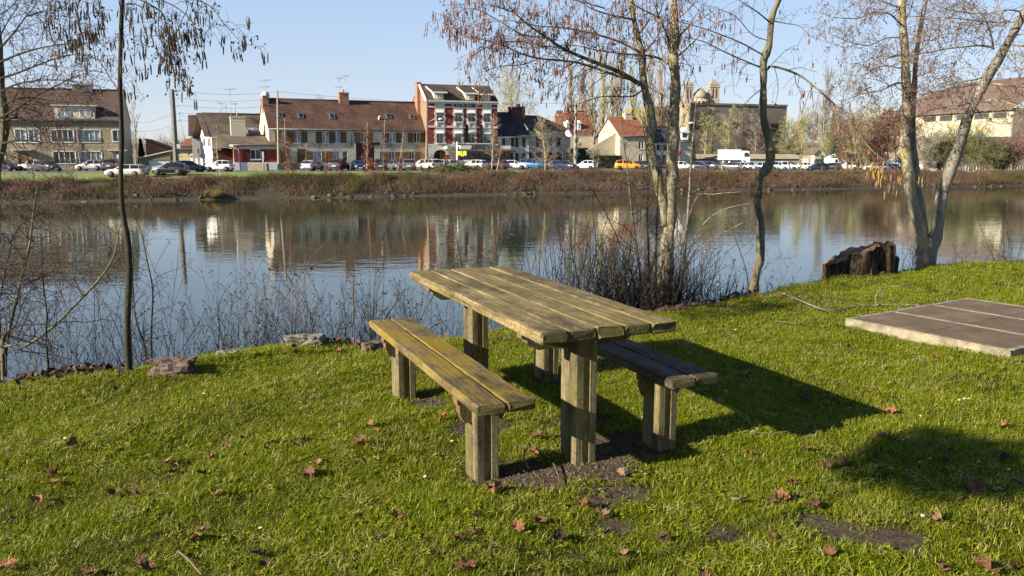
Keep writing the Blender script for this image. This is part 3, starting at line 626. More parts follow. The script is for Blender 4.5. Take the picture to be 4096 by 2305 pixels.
# ---------- 1: rusticated stone apartment house, far left
Y0=142*(1-.3*(-.487))**-1
f=Fr(-260,116,.3,nxr=495); r=f.root('apartment_house','long rusticated stone apartment house with brown tiled roof, at the far left','house')
he=f.loc(*zo(1,700,505))[1]; dep=9.5; hr=f.loc(200,359,dep*.5)[1]
sm_=[O(f,1,185,633,290,780),O(f,1,345,633,443,780)]; wide=[O(f,1,603,640,845,775),O(f,1,915,640,1155,778),O(f,1,628,890,868,1025),O(f,1,942,890,1172,1025),O(f,1,1312,642,1420,770),O(f,1,-120,640,15,775),O(f,1,-80,890,50,1025)]
dr=[O(f,1,228,885,320,1110),O(f,1,1335,890,1420,1105)]
ro=gable(f,f.w,dep,he,hr,ms_rust,rt_brown,sm_+wide+dr,ov=.1,ove=.35)
for o in sm_: window(f,o,2,sur=mpvc,gm=mcurt)
for i,o in enumerate(wide): window(f,o,4 if o[2]-o[0]>2.5 else 2,sur=mpvc if i!=1 else mtrim,rail=mgreenr,gm=mcurt if i%2 else mglass)
mdoor=mat('brown_door',(.24,.10,.04),(.18,.075,.03),3)
for i,o in enumerate(dr):
    m=MB(); m.box(o[0],o[2],.1,.16,o[1],o[3]-.35); m.box(o[0]+.15,o[2]-.15,.08,.1,o[1]+.2,o[1]+1); m.box(o[0]+.15,o[2]-.15,.08,.1,o[1]+1.2,o[3]-.6); d=m.build('door',mdoor if i==0 else mpvc,r)
    m=MB(); m.quad((o[0],.15,o[3]-.35),(o[2],.15,o[3]-.35),(o[2],.15,o[3]),(o[0],.15,o[3])); m.build('fanlight',mglass,d)
    m=MB(); m.box(o[0]-.7,o[2]+.7,-1.0,-.003,o[3]+.12,o[3]+.27); m.build('porch_roof',mtrim,r)
m=MB(); m.box(f.w+.002,f.w+.03,.3,dep-.3,0,he); # gable side render
m.add([(f.w+.02,0,he-.01),(f.w+.02,dep,he-.01),(f.w+.02,dep/2,hr-.05),(f.w+.02,.0,0),(f.w+.02,dep,0)],[(0,1,2),(3,4,1,0)]); m.build('gable_render',mp_beige,r)
# shadow of the eaves, painted as a darker wall band
m=MB(); m.box(0,f.w,-.015,-.002,he-1.0,he-.1); m.build('eaves_shade_band',masonry('eaves_shade_stone',(.27,.235,.17),(.24,.21,.15),(.19,.16,.12),.6,.25,(.2,.18,.14),.6,.8),r)
x=f.loc(*zo(1,862,505))[0]; m=MB(); m.tube([(x,-.1,he-.3),(x+.3,-.12,he-1.2),(x+.35,-.1,0)],.06,6); m.build('downpipe',mslat,r)
a=f.loc(*zo(1,640,497),-.05); b=f.loc(*zo(1,1090,365),-.05)
m=MB(); zt=b[1]; m.box(a[0],b[0],-.05,4.6,he+.05,zt); dm=m.build('dormer',mp_cream,r)
m=MB(); m.box(a[0]-.45,b[0]+.45,-.5,4.8,zt+.002,zt+.14); m.build('dormer_roof',mtrim,dm)
for q in ((668,395,745,482),(752,395,815,482),(925,400,985,482),(993,400,1050,482)):
    a=f.loc(*zo(1,q[0],q[3]),-.05); b=f.loc(*zo(1,q[2],q[1]),-.05); m=MB(); m.box(a[0],b[0],-.12,-.055,a[1],b[1]); w_=m.build('dormer_window',mpvc,dm); m=MB(); m.quad((a[0]+.1,-.13,a[1]+.1),(b[0]-.1,-.13,a[1]+.1),(b[0]-.1,-.13,b[1]-.1),(a[0]+.1,-.13,b[1]-.1)); m.build('dormer_pane',mcurt,dm)
c1=f.loc(*zo(1,890,110),dep/2); chimney(ro,c1[0],dep/2,hr-.3,c1[1],1.2,.7,ms_brick,pots=0); c1=f.loc(*zo(1,970,112),dep/2); chimney(ro,c1[0],dep/2-.1,hr-.3,c1[1],2.4,.9,mat('concrete_stack',(.16,.15,.13)),pots=0)
# ---------- 2: shed and garage left of the pole
f=Fr(zo(1,1605,0)[0],128,.2,nxr=zo(1,2030,0)[0]); r=f.root('brick_shed','low brick shed with sloping roof beside the stone apartment house','shed')
h1=f.loc(*zo(1,1640,750))[1]; h2=f.loc(*zo(1,1930,860))[1]; x1=f.loc(*zo(1,1945,860))[0]; x0=f.loc(*zo(1,1640,860))[0]
m=MB(); m.prism([(x0,0),(x1,0),(x1,h2),(x0,h1)],'y',3,8); m.build('wall',ms_brick,r); m=MB(); roof_quad(m,(x1+.3,2.7,h2+.0),(x1+.3,8.3,h2+.0),(x0-.2,8.3,h1+.2),(x0-.2,2.7,h1+.2)); m.build('roof',rt_grey,r)
f=Fr(zo(1,1620,0)[0],124,.2,nxr=zo(1,1985,0)[0]); r=f.root('garage','garage with pale corrugated double door and slanted roof','garage')
h1=f.loc(*zo(1,1620,965))[1]; h2=f.loc(*zo(1,1965,880))[1]; o=O(f,1,1730,960,1960,1085)
m=MB(); wall_grid(m,0,f.w,0,h1-.3,[(o[0],0,o[2],h1-.35)]); m.prism([(0,h1-.3),(f.w,h1-.3),(f.w,h2-.1),(0,h1-.1)],'y',0,.2); m.box(0,.2,.2,5,0,h1-.3); m.box(f.w-.2,f.w,.2,5,0,h1-.3); m.build('wall',masonry('shed_stone',(.22,.19,.14),(.16,.14,.1),(.12,.1,.08),.4,.2),r)
m=MB(); roof_quad(m,(-.4,-.3,h1),(f.w+.3,-.3,h2+.1),(f.w+.3,5,h2+.1),(-.4,5,h1)); m.build('roof',mp_off,r)
m=MB(); n=16
for i in range(n): a=o[0]+(o[2]-o[0])*i/n; m.box(a,a+(o[2]-o[0])/n-.02,.12,.16,0,h1-.37)
m.build('garage_door',mat('corrugated_door',(.55,.60,.62),(.48,.52,.53),3,rough=.5),r)
# far low houses seen between (yellow wall, red roofs)
def simple_house(name,label,z,x0,x1,ytop,yeave,Y,sl,dep,wm,rm,wins=(),zbot=1100,group=None,ws=None,ridge_at=.5,sh=None,rail=None,gm=mglass,ov=.25,zb=None):
    f=Fr(zo(z,x0,0)[0],Y,sl,nxr=zo(z,x1,0)[0],zb=zb); r=f.root(name,label,'house',group); he=f.loc(*zo(z,(x0+x1)/2,yeave))[1]; hr=f.loc(*zo(z,(x0+x1)/2,ytop),dep*ridge_at)[1]
    ops=[O(f,z,*q) for q in wins]; ro=gable(f,f.w,dep,he,hr,wm,rm,ops,ov=ov,ridge_at=ridge_at)
    for o in ops: window(f,o,2,sh=sh,sill=mtrim,rail=rail,gm=gm)
    return f,r,ro,he,hr,dep*ridge_at
simple_house('outbuilding','low pale yellow outbuilding between the pole and the white house',2,0,385,838,868,165,.2,6,mat('yellow_render',(.58,.48,.25),(.5,.42,.22),1),rt_brown,[(172,893,208,938),(293,893,323,938)])
f,r,ro,he,hr,ry=simple_house('cottage','small distant cottage with orange gable roof seen above the yellow outbuilding',2,255,385,752,845,190,.2,8,mp_cream,rt_or)
# ---------- 3: white house with red lower wall
f=Fr(zo(2,592,0)[0],124,.62,nxr=zo(2,1255,0)[0]); r=f.root('white_house','white house with tiled roof and dark red lower wall beside the white wooden fence','house')
he=f.loc(*zo(2,760,712),0)[1]; dep=9; hr=f.loc(*zo(2,760,458),dep/2)[1]
gable(f,f.w,dep,he,hr,mp_cream,rt_grey,(),ov=.3,ove=.3)
m=MB(); m.quad((-.02,dep,0),(-.02,0,0),(-.02,0,he),(-.02,dep,he)); m.add([(-.02,0,he),(-.02,dep/2,hr),(-.02,dep,he)],[(0,1,2)]); m.build('gable_plaster',mp_white,r)
m=MB(); roof_quad(m,(-1.1,-.3,he-.05),(-.3,-.3,he-.05),(-.3,dep/2,hr+.13),(-1.1,dep/2,hr+.13)); roof_quad(m,(-.3,dep+.3,he-.05),(-1.1,dep+.3,he-.05),(-1.1,dep/2,hr+.13),(-.3,dep/2,hr+.13)); m.build('roof_overhang',rt_grey,r)
mwd=mat('dark_red_wood',(.10,.025,.02),(.07,.02,.015),3)
for y0,y1,z0,z1 in ((1.2,2.2,.9,2.4),(1.2,2.2,3.7,4.9),(5.2,6.2,.9,2.4),(5.2,6.2,3.7,4.9)):
    m=MB(); m.box(-.06,-.03,y0,y1,z0,z1); m.build('window',mcurt,r)
    if z0>3:
        for y in (y0-.5,y1): m=MB(); m.box(-.09,-.04,y,y+.5,z0,z1); m.build('shutter',mwd,r)
# front extension
f2=Fr(zo(2,835,0)[0],117,.42,nxr=zo(2,1335,0)[0]); f2.r=empty('front_wing',(0,0,0)); f2.r.parent=r; 
M_=Matrix.Translation((f.o.x,f.o.y,f.zb))@Matrix.Rotation(f.rz,4,'Z'); M2=Matrix.Translation((f2.o.x,f2.o.y,f2.zb))@Matrix.Rotation(f2.rz,4,'Z'); f2.r.matrix_local=M_.inverted()@M2
h0=f2.loc(*zo(2,1080,805))[1]; hb=f2.loc(*zo(2,1080,862))[1]; hp=f2.loc(*zo(2,1080,1015))[1]; o=O(f2,2,1025,868,1135,980)
m=MB(); wall_grid(m,0,f2.w,hb,h0,[o],0); wall_grid(m,0,f2.w,0,hp,[],-.04,mi=2); wall_grid(m,0,f2.w,hp,hb,[(o[0],o[1],o[2],hb)],-.0,mi=1); m.quad((0,0,0),(0,8,0),(0,8,h0),(0,0,h0)); m.quad((f2.w,8,0),(f2.w,0,0),(f2.w,0,h0),(f2.w,8,h0)); m.box(0,f2.w,-.04,.0,hp,hp+.01,2); m.build('wing_wall',[mp_cream,ms_red,mp_white],f2.r)
window(f2,o,2,sh=mwd,shw=(f2.loc(*zo(2,1025,900))[0]-f2.loc(*zo(2,962,900))[0])-.05,sill=mp_white)
ht=f2.loc(*zo(2,980,690),5.2)[1]; m=MB(); roof_quad(m,(-.5,-.4,h0-.05),(f2.w+.1,-.4,h0-.05),(f2.w-1.,5.2,ht),(-2.6,5.2,ht)); m.build('wing_roof',rt_grey,f2.r)
m=MB(); m.tube([(-.5,-.45,h0-.12),(f2.w,-.45,h0-.12)],.08,6); m.tube([(.6,-.1,h0-.2),(.75,-.1,hb-.3),(.8,-.1,0)],.06,6); m.build('gutter',mslat,f2.r)
cx,cz=f2.loc(*zo(2,868,485),4.6); z0=f2.loc(*zo(2,868,680),4.6)[1]; chimney(f2.r,cx,4.6,z0-.8,cz,2.1,1.2,mp_cream,pots=1)
a=f2.loc(*zo(2,1000,668),5.5); b=f2.loc(*zo(2,1108,612),6.5); m=MB(); m.add([(a[0],5.0,a[1]),(b[0]+.2,5.0,a[1]),(b[0],6.2,b[1]),(a[0]-.4,6.2,b[1]),(a[0],5.2,a[1]-.4),(b[0]+.2,5.2,a[1]-.4),(b[0],6.4,b[1]-.4),(a[0]-.4,6.4,b[1]-.4)],[(0,1,2,3),(0,4,5,1),(1,5,6,2),(2,6,7,3),(3,7,4,0)]); sk=m.build('skylight',mslat,f2.r); m=MB(); m.quad((a[0]+.25,5.12,a[1]+.14),(b[0]-.1,5.12,a[1]+.14),(b[0]-.25,5.98,b[1]-.06),(a[0]-.1,5.98,b[1]-.06)); m.build('pane',mcurt,sk)
# porch
m=MB(); px0=f2.loc(*zo(2,690,900),.8)[0]; zt=f2.loc(*zo(2,760,845),.8)[1]; m.box(px0,-.02,2.6,2.7,0,zt-.1,0); m.box(px0,px0+.15,.5,.62,0,zt,0); m.box(px0,-.02,.5,.62,.0,hp,1); m.box(-.2,-.05,.5,.62,hp,zt); m.box(px0-1.2,px0,.8,.9,0,zt*.9); m.build('porch',[mwd,mp_white],f2.r)
m=MB(); m.add([(px0-1.4,.2,zt-.25),(0,.2,zt+.1),(0,2.9,zt+.25),(px0-1.4,2.9,zt-.05)],[(0,1,2,3)]); m.add([(px0-1.4,.2,zt-.35),(0,.2,zt+.0),(0,2.9,zt+.15),(px0-1.4,2.9,zt-.15)],[(3,2,1,0)]); m.build('porch_roof',mslat,f2.r)
# red roofed house behind, left of the white one
f3,r3,ro3,a_,b_,c_=simple_house('narrow_house','narrow house with a dark red tiled roof peeking out left of the white house',2,362,560,482,700,140,.35,8,mp_off,rt_red,[(395,705,415,745),(408,860,430,920)],ov=.5)
# white fence in front of the porch
ff=Fr(zo(2,350,0)[0],121,.1,nxr=zo(2,690,0)[0]); ff.root('white_fence','white wooden rail fence with square posts in front of the white house','fence')
n=6
for i in range(n+1):
    x=ff.w*i/n; m=MB(); m.box(x-.14,x+.14,-.14,.14,0,1.75); m.box(x-.18,x+.18,-.18,.18,1.75,1.85); m.build('fence_post',mp_white,ff.r)
for z in (.7,1.15,1.55):
    m=MB(); m.box(.14,ff.w-.14,-.04,.04,z,z+.14); m.build('rail',mp_white,ff.r)
# ---------- 4: long stone house
f=Fr(zo(3,97,0)[0],120.0,.47,nxr=zo(3,1898,0)[0]); r=f.root('long_stone_house','long two storey stone house with wooden shutters and red brown roof, left of the hotel','house')
he=(f.loc(*zo(3,150,607))[1]+f.loc(*zo(3,1850,634))[1])/2; dep=10.; hr=(f.loc(*zo(3,100,272),dep/2)[1]+f.loc(*zo(3,1800,342),dep/2)[1])/2
U=[(225,660,302,785),(368,657,442,788),(697,658,765,790),(828,660,898,788),(1142,668,1208,782),(1472,672,1545,785),(1755,672,1825,785)]
L_=[(592,887,682,1010),(822,887,890,1010),(933,885,985,1005),(1362,890,1410,1005),(1468,892,1532,1000),(1700,890,1760,1000)]
uo=[O(f,3,*q) for q in U]; lo=[O(f,3,*q) for q in L_]; gate=O(f,3,1090,815,1297,1000); gate=(gate[0],0.1,gate[2],gate[3])
ro=gable(f,f.w,dep,he,hr,ms_old,rt_red,uo+lo+[gate],ov=.12,ove=.3)
for i,o in enumerate(uo): window(f,o,2,gm=mcurt if i in(0,1,2,3,5) else mglass,sh=mw_or if i in(0,4) else mw_br,shw=.95,sill=mtrim,shl=i!=3)
for i,o in enumerate(lo):
    window(f,o,2 if i!=2 else 1,gm=mcurt if i<2 else mglass,sh=mw_or if i in(0,1,4,5) else None,shw=1.0,rows=1 if i==2 else 0,shr=i!=1)
for q in ((407,858,497,1015),(215,858,300,1015)):
    o=O(f,3,*q); m=MB(); n=6
    for i in range(n): a=o[0]+(o[2]-o[0])*i/n; m.box(a,a+(o[2]-o[0])/n-.015,-.06,-.005,o[1],o[3])
    m.build('closed_shutter',mw_br,r)
m=MB(); n=10
for i in range(n): a=gate[0]+(gate[2]-gate[0])*i/n; m.box(a,a+(gate[2]-gate[0])/n-.02,.1,.15,gate[1],gate[3])
m.build('gate_door',mw_dk,r); m=MB(); m.box(gate[0]-.3,gate[2]+.9,-.08,.15,gate[3]+.003,gate[3]+.4); m.build('lintel',mat('dark_beam',(.05,.035,.03)),r)
for q in ((188,445,240,500),(418,452,483,508),(782,458,846,513),(1440,457,1500,507),(1712,470,1772,515)): skylight(f,*zo(3,q[0],q[1]),*zo(3,q[2],q[3]),he,hr,dep/2,ro)
cx,cz=f.loc(*zo(3,938,205),dep/2-.4); chimney(ro,cx,dep/2-.3,hr-1.6,cz,1.5,1.0,ms_brick,pots=1)
cx,cz=f.loc(*zo(2,1165,240),dep/2-.2); chimney(ro,.35,dep/2-.2,hr-2,cz,.9,1.6,ms_brick,pots=1)
m=MB(); m.quad((-.02,dep,0),(-.02,0,0),(-.02,0,he),(-.02,dep,he)); m.add([(-.02,0,he),(-.02,dep/2,hr),(-.02,dep,he)],[(0,1,2)]); m.build('gable_plaster',mp_gab,r)
x=f.loc(*zo(3,1068,640))[0]; m=MB(); m.tube([(x,-.1,he-.3),(x,-.1,.3)],.07,6); m.build('downpipe',mslat,r)
cx,cz=f.loc(*zo(3,1350,490),1.6); m=MB(); m.tube([(cx,1.6,cz-1.6),(cx,1.6,cz),(cx+.15,1.45,cz+.15)],.12,6); m.build('flue_pipe',mp_white,r)
m=MB(); x=f.loc(*zo(3,1030,700))[0]; z=f.loc(*zo(3,1030,692))[1]; m.box(x-.03,x+.03,-1.1,-.01,z,z+.06); m.box(x-.03,x+.03,-.05,-.01,z-1.8,z); m.tube([(x,-.05,z-1.2),(x,-.5,z-.6),(x,-.9,z-.05)],.03,5); m.build('sign_bracket',miron,r)
# ---------- 5: hotel
def text(txt,size,m_,par,loc,off=0.0,ext=.02,sx=1,sp_=1.0,wid=None,name='lettering'):
    cu=bpy.data.curves.new('t','FONT'); cu.body=txt; cu.size=size; cu.offset=off; cu.extrude=ext; cu.align_x='CENTER'; cu.align_y='CENTER'; cu.space_character=sp_; o=bpy.data.objects.new('t',cu); C.objects.link(o)
    dg=bpy.context.evaluated_depsgraph_get(); me=bpy.data.meshes.new_from_object(o.evaluated_get(dg)); me.materials.clear(); me.materials.append(m_); bpy.data.objects.remove(o)
    k=1
    if wid:
        xs=[v.co.x for v in me.vertices]; k=wid/(max(xs)-min(xs))
    q=link(name,me,par,loc,(R(90),0,0)); q.scale=(k,1,1); return q
f=Fr(zo(4,263,0)[0],129.2,.36,nxr=zo(4,1075,0)[0]); r=f.root('hotel','four storey red and white brick hotel with three dormers and lettering on its facade','hotel')
he=(f.loc(*zo(4,300,300))[1]+f.loc(*zo(4,1050,330))[1])/2; dep=10.5; hr=(f.loc(*zo(4,170,97),dep*.42)[1]+f.loc(*zo(4,900,145),dep*.42)[1])/2
cols=[(368,443),(582,657),(737,808),(916,986)]; sh4=[0,8,11,18]
top=[O(f,4,a,410+s,b,533+s) for (a,b),s in zip(cols,sh4)]; mid=[O(f,4,a,650+s*.9,b,808+s*.5) for (a,b),s in zip(cols,sh4)]
door=O(f,4,335,870,480,1000); door=(door[0],0.1,door[2],door[3]); rest=O(f,4,640,895,1005,990)
zB=f.loc(*zo(4,600,815))[1]
zt_=sum(o[3] for o in top)/4; zb_=sum(o[1] for o in top)/4; zt2=sum(o[3] for o in mid)/4; zb2=sum(o[1] for o in mid)/4
top=[(o[0],zb_,o[2],zt_) for o in top]; mid=[(o[0],zb2,o[2],zt2) for o in mid]
m=MB(); wall_grid(m,0,f.w,0,he,top+mid+[door,rest],0,rev=.3); m.quad((f.w,0,0),(f.w,dep,0),(f.w,dep,he),(f.w,0,he)); m.quad((f.w,dep,0),(0,dep,0),(0,dep,he),(f.w,dep,he)); m.build('wall',ms_red,r)
ry=dep*.42
m=MB(); m.add([(-.02,0,0),(-.02,dep,0),(-.02,dep,he),(-.02,ry,hr),(-.02,0,he)],[(4,3,2,1,0)]); m.add([(f.w+.01,0,he),(f.w+.01,dep,he),(f.w+.01,ry,hr)],[(0,1,2)]); m.build('gable_wall',masonry('gable_brick',(.30,.15,.095),(.25,.12,.08),(.46,.32,.22),.3,.1,(.3,.2,.14),.6,.8),r)
m=MB(); roof_quad(m,(-.05,-.3,he+.15),(f.w+.1,-.3,he+.15),(f.w+.1,ry,hr+.1),(-.05,ry,hr+.1)); roof_quad(m,(f.w+.1,dep+.3,he+.15),(-.05,dep+.3,he+.15),(-.05,ry,hr+.1),(f.w+.1,ry,hr+.1)); ro=m.build('roof',rt_brown,r)
m=MB(); m.prism([(-.32,he+.0),(-.05,he-.05),(ry,hr-.0),(ry,hr+.24),(-.32,he+.32)],'x',-.28,-.06); m.build('verge_board',mpvc,r)
chimney(ro,-.2,ry+.4,hr-5,hr+.35,.7,1.6,ms_brick,pots=0)
m=MB(); m.box(-.02,f.w+.1,-.42,-.002,he-.05,he+.16); m.box(0,f.w,-.25,-.002,he-.3,he-.052); n=56
for i in range(n): a=f.w*i/n; m.box(a+.05,a+.17,-.36,-.25,he-.28,he-.052)
m.build('cornice',mtrim,r)
zc1=f.loc(*zo(4,300,355))[1]; zc2=f.loc(*zo(4,300,378))[1]; zbm=f.loc(*zo(4,460,602))[1]
m=MB(); m.box(-.03,f.w+.03,-.10,-.002,zc2,zc2+.22); m.box(-.03,f.w+.03,-.14,-.002,zbm-.15,zbm+.2); m.box(-.03,f.w+.03,-.12,-.002,zB-.1,zB+.18); m.build('string_course',mtrim,r)
# window bays in white stone with toothed edges
pw=.38
for row,(ops,z0,z1) in enumerate(((top,zbm+.2,he-.3),(mid,zB+.18,zbm-.15))):
    m=MB()
    for i,o in enumerate(ops):
        a,b=o[0]-pw*.72,o[2]+pw*.72; segs=[(z0,z1)] if row==1 else [(z0,zc2),(zc2+.22,z1)]
        for s0,s1 in segs:
            wall_grid(m,a,b,s0,s1,[o],-.06,rev=.06)
            for q in (a,b): m.quad((q,-.06,s0),(q,0,s0),(q,0,s1),(q,-.06,s1)); 
        k=0; z=z0
        while z<z1-.35:
            if k%2==0 and not (row==0 and zc2-.4<z<zc2+.25): m.box(a-.12,a-.001,-.058,0,z,z+.42); m.box(b+.001,b+.12,-.058,0,z,z+.42)
            z+=.42; k+=1
    m.build('window_bay',mtrim,r)
for i,o in enumerate(top+mid):
    w_=window(f,o,2,gm=mcurt,depth=.25,rail=miron if i<4 else None); 
    m=MB(); ht=.62; m.prism([(-.5,o[3]-.38),(-.5,o[3]-.25),(-.064,o[3]+.12),(-.064,o[3]-.2)],'x',o[0]-.02,o[2]+.02); m.build('window_awning',mat('cream_awning',(.62,.59,.52),(.55,.52,.45),4),r)
    if i<4:
        m=MB(); m.box(o[0]-.12,o[2]+.12,-.3,-.062,o[1]-.22,o[1]-.01); m.box(o[0]-.05,o[0]+.15,-.22,-.062,o[1]-.75,o[1]-.22); m.box(o[2]-.15,o[2]+.05,-.22,-.062,o[1]-.75,o[1]-.22); m.build('window_ledge',mtrim,r)
def balcony(x0,x1,z):
    b=empty('balcony',(0,0,0)); b.parent=r; m=MB(); m.box(x0,x1,-.75,-.145,z-.12,z); m.build('balcony_slab',mtrim,b); m=MB()
    m.box(x0,x1,-.74,-.70,z+.95,z+1.0); m.box(x0,x1,-.74,-.70,z+.06,z+.1); k=int((x1-x0)/.13)
    for i in range(k+1):
        x=x0+.02+(x1-x0-.04)*i/k; m.box(x-.014,x+.014,-.735,-.705,z+.1,z+.95)
    for i in range(k//3): x=x0+.2+(x1-x0-.4)*i/max(1,k//3-1); m.tube([(x+.14*math.cos(t*.8),-.72,z+.5+.22*math.sin(t*.8)) for t in range(9)],.014,4)
    for x in (x0,x1-.03): m.box(x,x+.03,-.70,-.15,z+.95,z+1.0); m.box(x,x+.03,-.70,-.15,z+.06,z+.1)
    m.build('balcony_railing',miron,b)
xa=lambda q:f.loc(*zo(4,q,780))[0]
balcony(xa(360),xa(470),zB+.32); balcony(xa(556),xa(1000),zB+.32)
for a,b in ((692,728),(858,892)):
    m=MB(); m.box(xa(a),xa(b),-.5,-.42,zB+.4,zB+.32+2.9); m.build('balcony_screen',mat('black_screen',(.02,.02,.022)),r)
# name plate
z=f.loc(*zo(4,690,356))[1]; m=MB(); x0,x1=xa(545),xa(838); cx=(x0+x1)/2; m.prism([(x0+.25,z-.45),(x1-.25,z-.45),(x1,z-.2),(x1,z+.2),(x1-.25,z+.45),(x0+.25,z+.45),(x0,z+.2),(x0,z-.2)],'y',-.13,-.105); m.build('name_plate',mtrim,r)
mlet=mat('dark_letters',(.012,.012,.02),None,rough=.5)
text("HOTEL DE L'OISE",.86,mlet,r,(cx,-.15,z),off=.045,wid=(xa(820)-xa(567)))
for x in (x0+.32,x1-.32):
    m=MB(); 
    for k in range(4): a=k*math.pi/4; m.box(-.16,.16,-.145,-.132,-.025,.025); 
    m=MB(); m.prism([(x+.18*math.cos(k*math.pi/4)*(1 if k%2==0 else .35),z+.18*math.sin(k*math.pi/4)*(1 if k%2==0 else .35)) for k in range(8)],'y',-.15,-.132); m.build('star_ornament',mat('green_star',(.03,.12,.1)),r)
# entrance arch surround
m=MB(); ax=(door[0]+door[2])/2; rw_=(door[2]-door[0])/2; m.box(0,door[0]-.02,-.05,-.002,door[3]-1.2,zB-.1)
za=door[3]-rw_*.75
pts=[(ax+rw_*1.0*math.cos(math.pi*k/12),za+rw_*.75*math.sin(math.pi*k/12)) for k in range(13)]
outer=[(ax+(rw_+.9)*math.cos(math.pi*k/12),min(zB-.1,za+(rw_*.75+1.3)*math.sin(math.pi*k/12))) for k in range(13)]
for k in range(12): m.add([(pts[k][0],-.1,pts[k][1]),(outer[k][0],-.1,outer[k][1]),(outer[k+1][0],-.1,outer[k+1][1]),(pts[k+1][0],-.1,pts[k+1][1]),(pts[k][0],.25,pts[k][1]),(pts[k+1][0],.25,pts[k+1][1])],[(3,2,1,0),(0,4,5,3)])
m.build('arch_surround',mtrim,r)
m=MB(); m.box(ax+.05,door[2]-.05,.16,.22,.1,door[3]-.5); m.build('entrance_door',mdoor,r); m=MB(); m.quad((door[0],.3,.1),(ax,.3,.1),(ax,.3,door[3]),(door[0],.3,door[3])); m.build('dark_passage',mdark,r)
# restaurant front: fascia, awnings, glazing
yb=-2.2; g1=f.loc(*zo(4,640,820),yb); g2=f.loc(*zo(4,1228,862),yb); gz0=f.loc(*zo(4,900,862),yb)[1]; gz1=f.loc(*zo(4,900,820),yb)[1]; xr=g2[0]
xL=f.loc(*zo(4,490,850),yb)[0]
m=MB(); m.box(g1[0],xr,yb,0,gz0,gz1); m.box(xL,g1[0]-.25,yb+.3,0,gz0,gz1-.05); m.build('fascia',mat('fascia_white',(.66,.64,.58),(.6,.58,.53),2),r)
cx=(f.loc(*zo(4,765,842),yb)[0]+f.loc(*zo(4,1108,842),yb)[0])/2; cz=(gz0+gz1)/2
text("AUBERGE DE L'OISE",.98,mat('fascia_letters',(.03,.028,.025)),r,(cx,yb-.03,cz),off=.03,wid=f.loc(*zo(4,1108,842),yb)[0]-f.loc(*zo(4,765,842),yb)[0])
a=f.loc(*zo(4,495,850),yb)[0]; b=f.loc(*zo(4,622,850),yb)[0]; text("HOTEL RESTAURANT",.5,mat('faint_letters',(.40,.35,.28)),r,((a+b)/2,yb+.27,cz),wid=b-a)
maw=mat('brown_awning',(.055,.035,.03),(.045,.03,.026),3); m=MB(); m.prism([(yb-1.0,gz0-.34),(yb-1.0,gz0-.26),(yb,gz0-.02),(yb,gz0-.1)],'x',g1[0],xr+.4); m.box(g1[0],xr+.4,yb-1.03,yb-1.0,gz0-.5,gz0-.26); m.build('awning',maw,r)
m=MB(); m.prism([(yb-.5,gz0-2.0),(yb-.5,gz0-1.9),(yb+.3,gz0-.0),(yb+.3,gz0-.15)],'x',xL+.2,g1[0]-.5); m.build('awning',mat('striped_awning',(.22,.16,.13),(.05,.03,.025),7,lo=.45,hi=.55),r)
zl=f.loc(*zo(4,800,985),yb)[1]
m=MB(); m.box(g1[0],xr,yb+.05,yb+.12,zl,gz0-.1); m.build('restaurant_glazing',mglass,r)
m=MB()
for i in range(9): x=g1[0]+(xr-g1[0])*i/8; m.box(x-.05,x+.05,yb,yb+.05,zl,gz0-.1)
m.build('glazing_bars',mat('bar_dark',(.05,.05,.05)),r)
m=MB(); m.box(g1[0],xr,yb-.1,yb+.3,0,zl-.002); m.build('terrace_wall',mp_white,r)
for x in (785,848,975):
    q=f.loc(*zo(4,x,998),yb)[0]; m=MB(); m.box(q-.45,q+.45,yb-.35,yb-.102,zl-.3,zl-.05); m.build('flower_box',mat('planter',(.03,.03,.03)),r)
# dormers
def dormer(x0,x1,xw,zt,zb,yf,wm):
    d=empty('dormer',(0,0,0)); d.parent=r; sl=(hr-he)/ry; 
    m=MB(); yback=min(ry,(zt-he)/sl+.2); m.box(x0,x1,yf,yback,zb,zt); m.build('dormer_wall',wm,d)
    m=MB(); zr=hr-.35; yr=ry-.45; m.add([(x0-.5,yf-.55,zt-.02),(x1+.5,yf-.55,zt-.02),(x1+.5,yr,zr+.1),(x0-.5,yr,zr+.1)],[(0,1,2,3)]); m.add([(x0-.5,yf-.55,zt-.14),(x1+.5,yf-.55,zt-.14),(x1+.5,yr,zr-.02),(x0-.5,yr,zr-.02)],[(3,2,1,0)]); m.build('dormer_roof',rt_brown,d)
    m=MB(); m.add([(x0-.52,yf-.58,zt+.04),(x0-.52,yf-.58,zt-.2),(x0-.52,yr,zr-.08),(x0-.52,yr,zr+.16)],[(0,1,2,3)]); m.box(x0-.5,x1+.5,yf-.58,yf-.55,zt-.2,zt+.02); m.build('dormer_board',mpvc,d)
    # cheek between the roof and the dormer's own roof
    m=MB(); m.add([(x0+.001,yf,zt),(x0+.001,yr,zr),(x0+.001,yf,zb)],[(0,1,2)]); m.add([(x1-.001,yf,zt),(x1-.001,yr,zr),(x1-.001,yf,zb)],[(2,1,0)]); m.build('dormer_cheek',wm,d)
    a=x0+.35;b=x1-.35; m=MB(); m.box(a,b,yf-.06,yf-.002,zb+.25,zt-.2); m.build('dormer_window',mpvc,d); m=MB()
    for p,q in ((a+.1,(a+b)/2-.05),((a+b)/2+.05,b-.1)): m.quad((p,yf-.07,zb+.35),(q,yf-.07,zb+.35),(q,yf-.07,zt-.3),(p,yf-.07,zt-.3))
    m.build('dormer_pane',mcurt,d)
for (a,b,t,bt) in ((343,447,200,280),(710,812,213,298),(893,992,225,308)):
    A_=f.loc(*zo(4,a,bt),-.05); B_=f.loc(*zo(4,b,t),-.05); dormer(A_[0],B_[0],0,B_[1],A_[1]-.1,-.05,mp_cream)
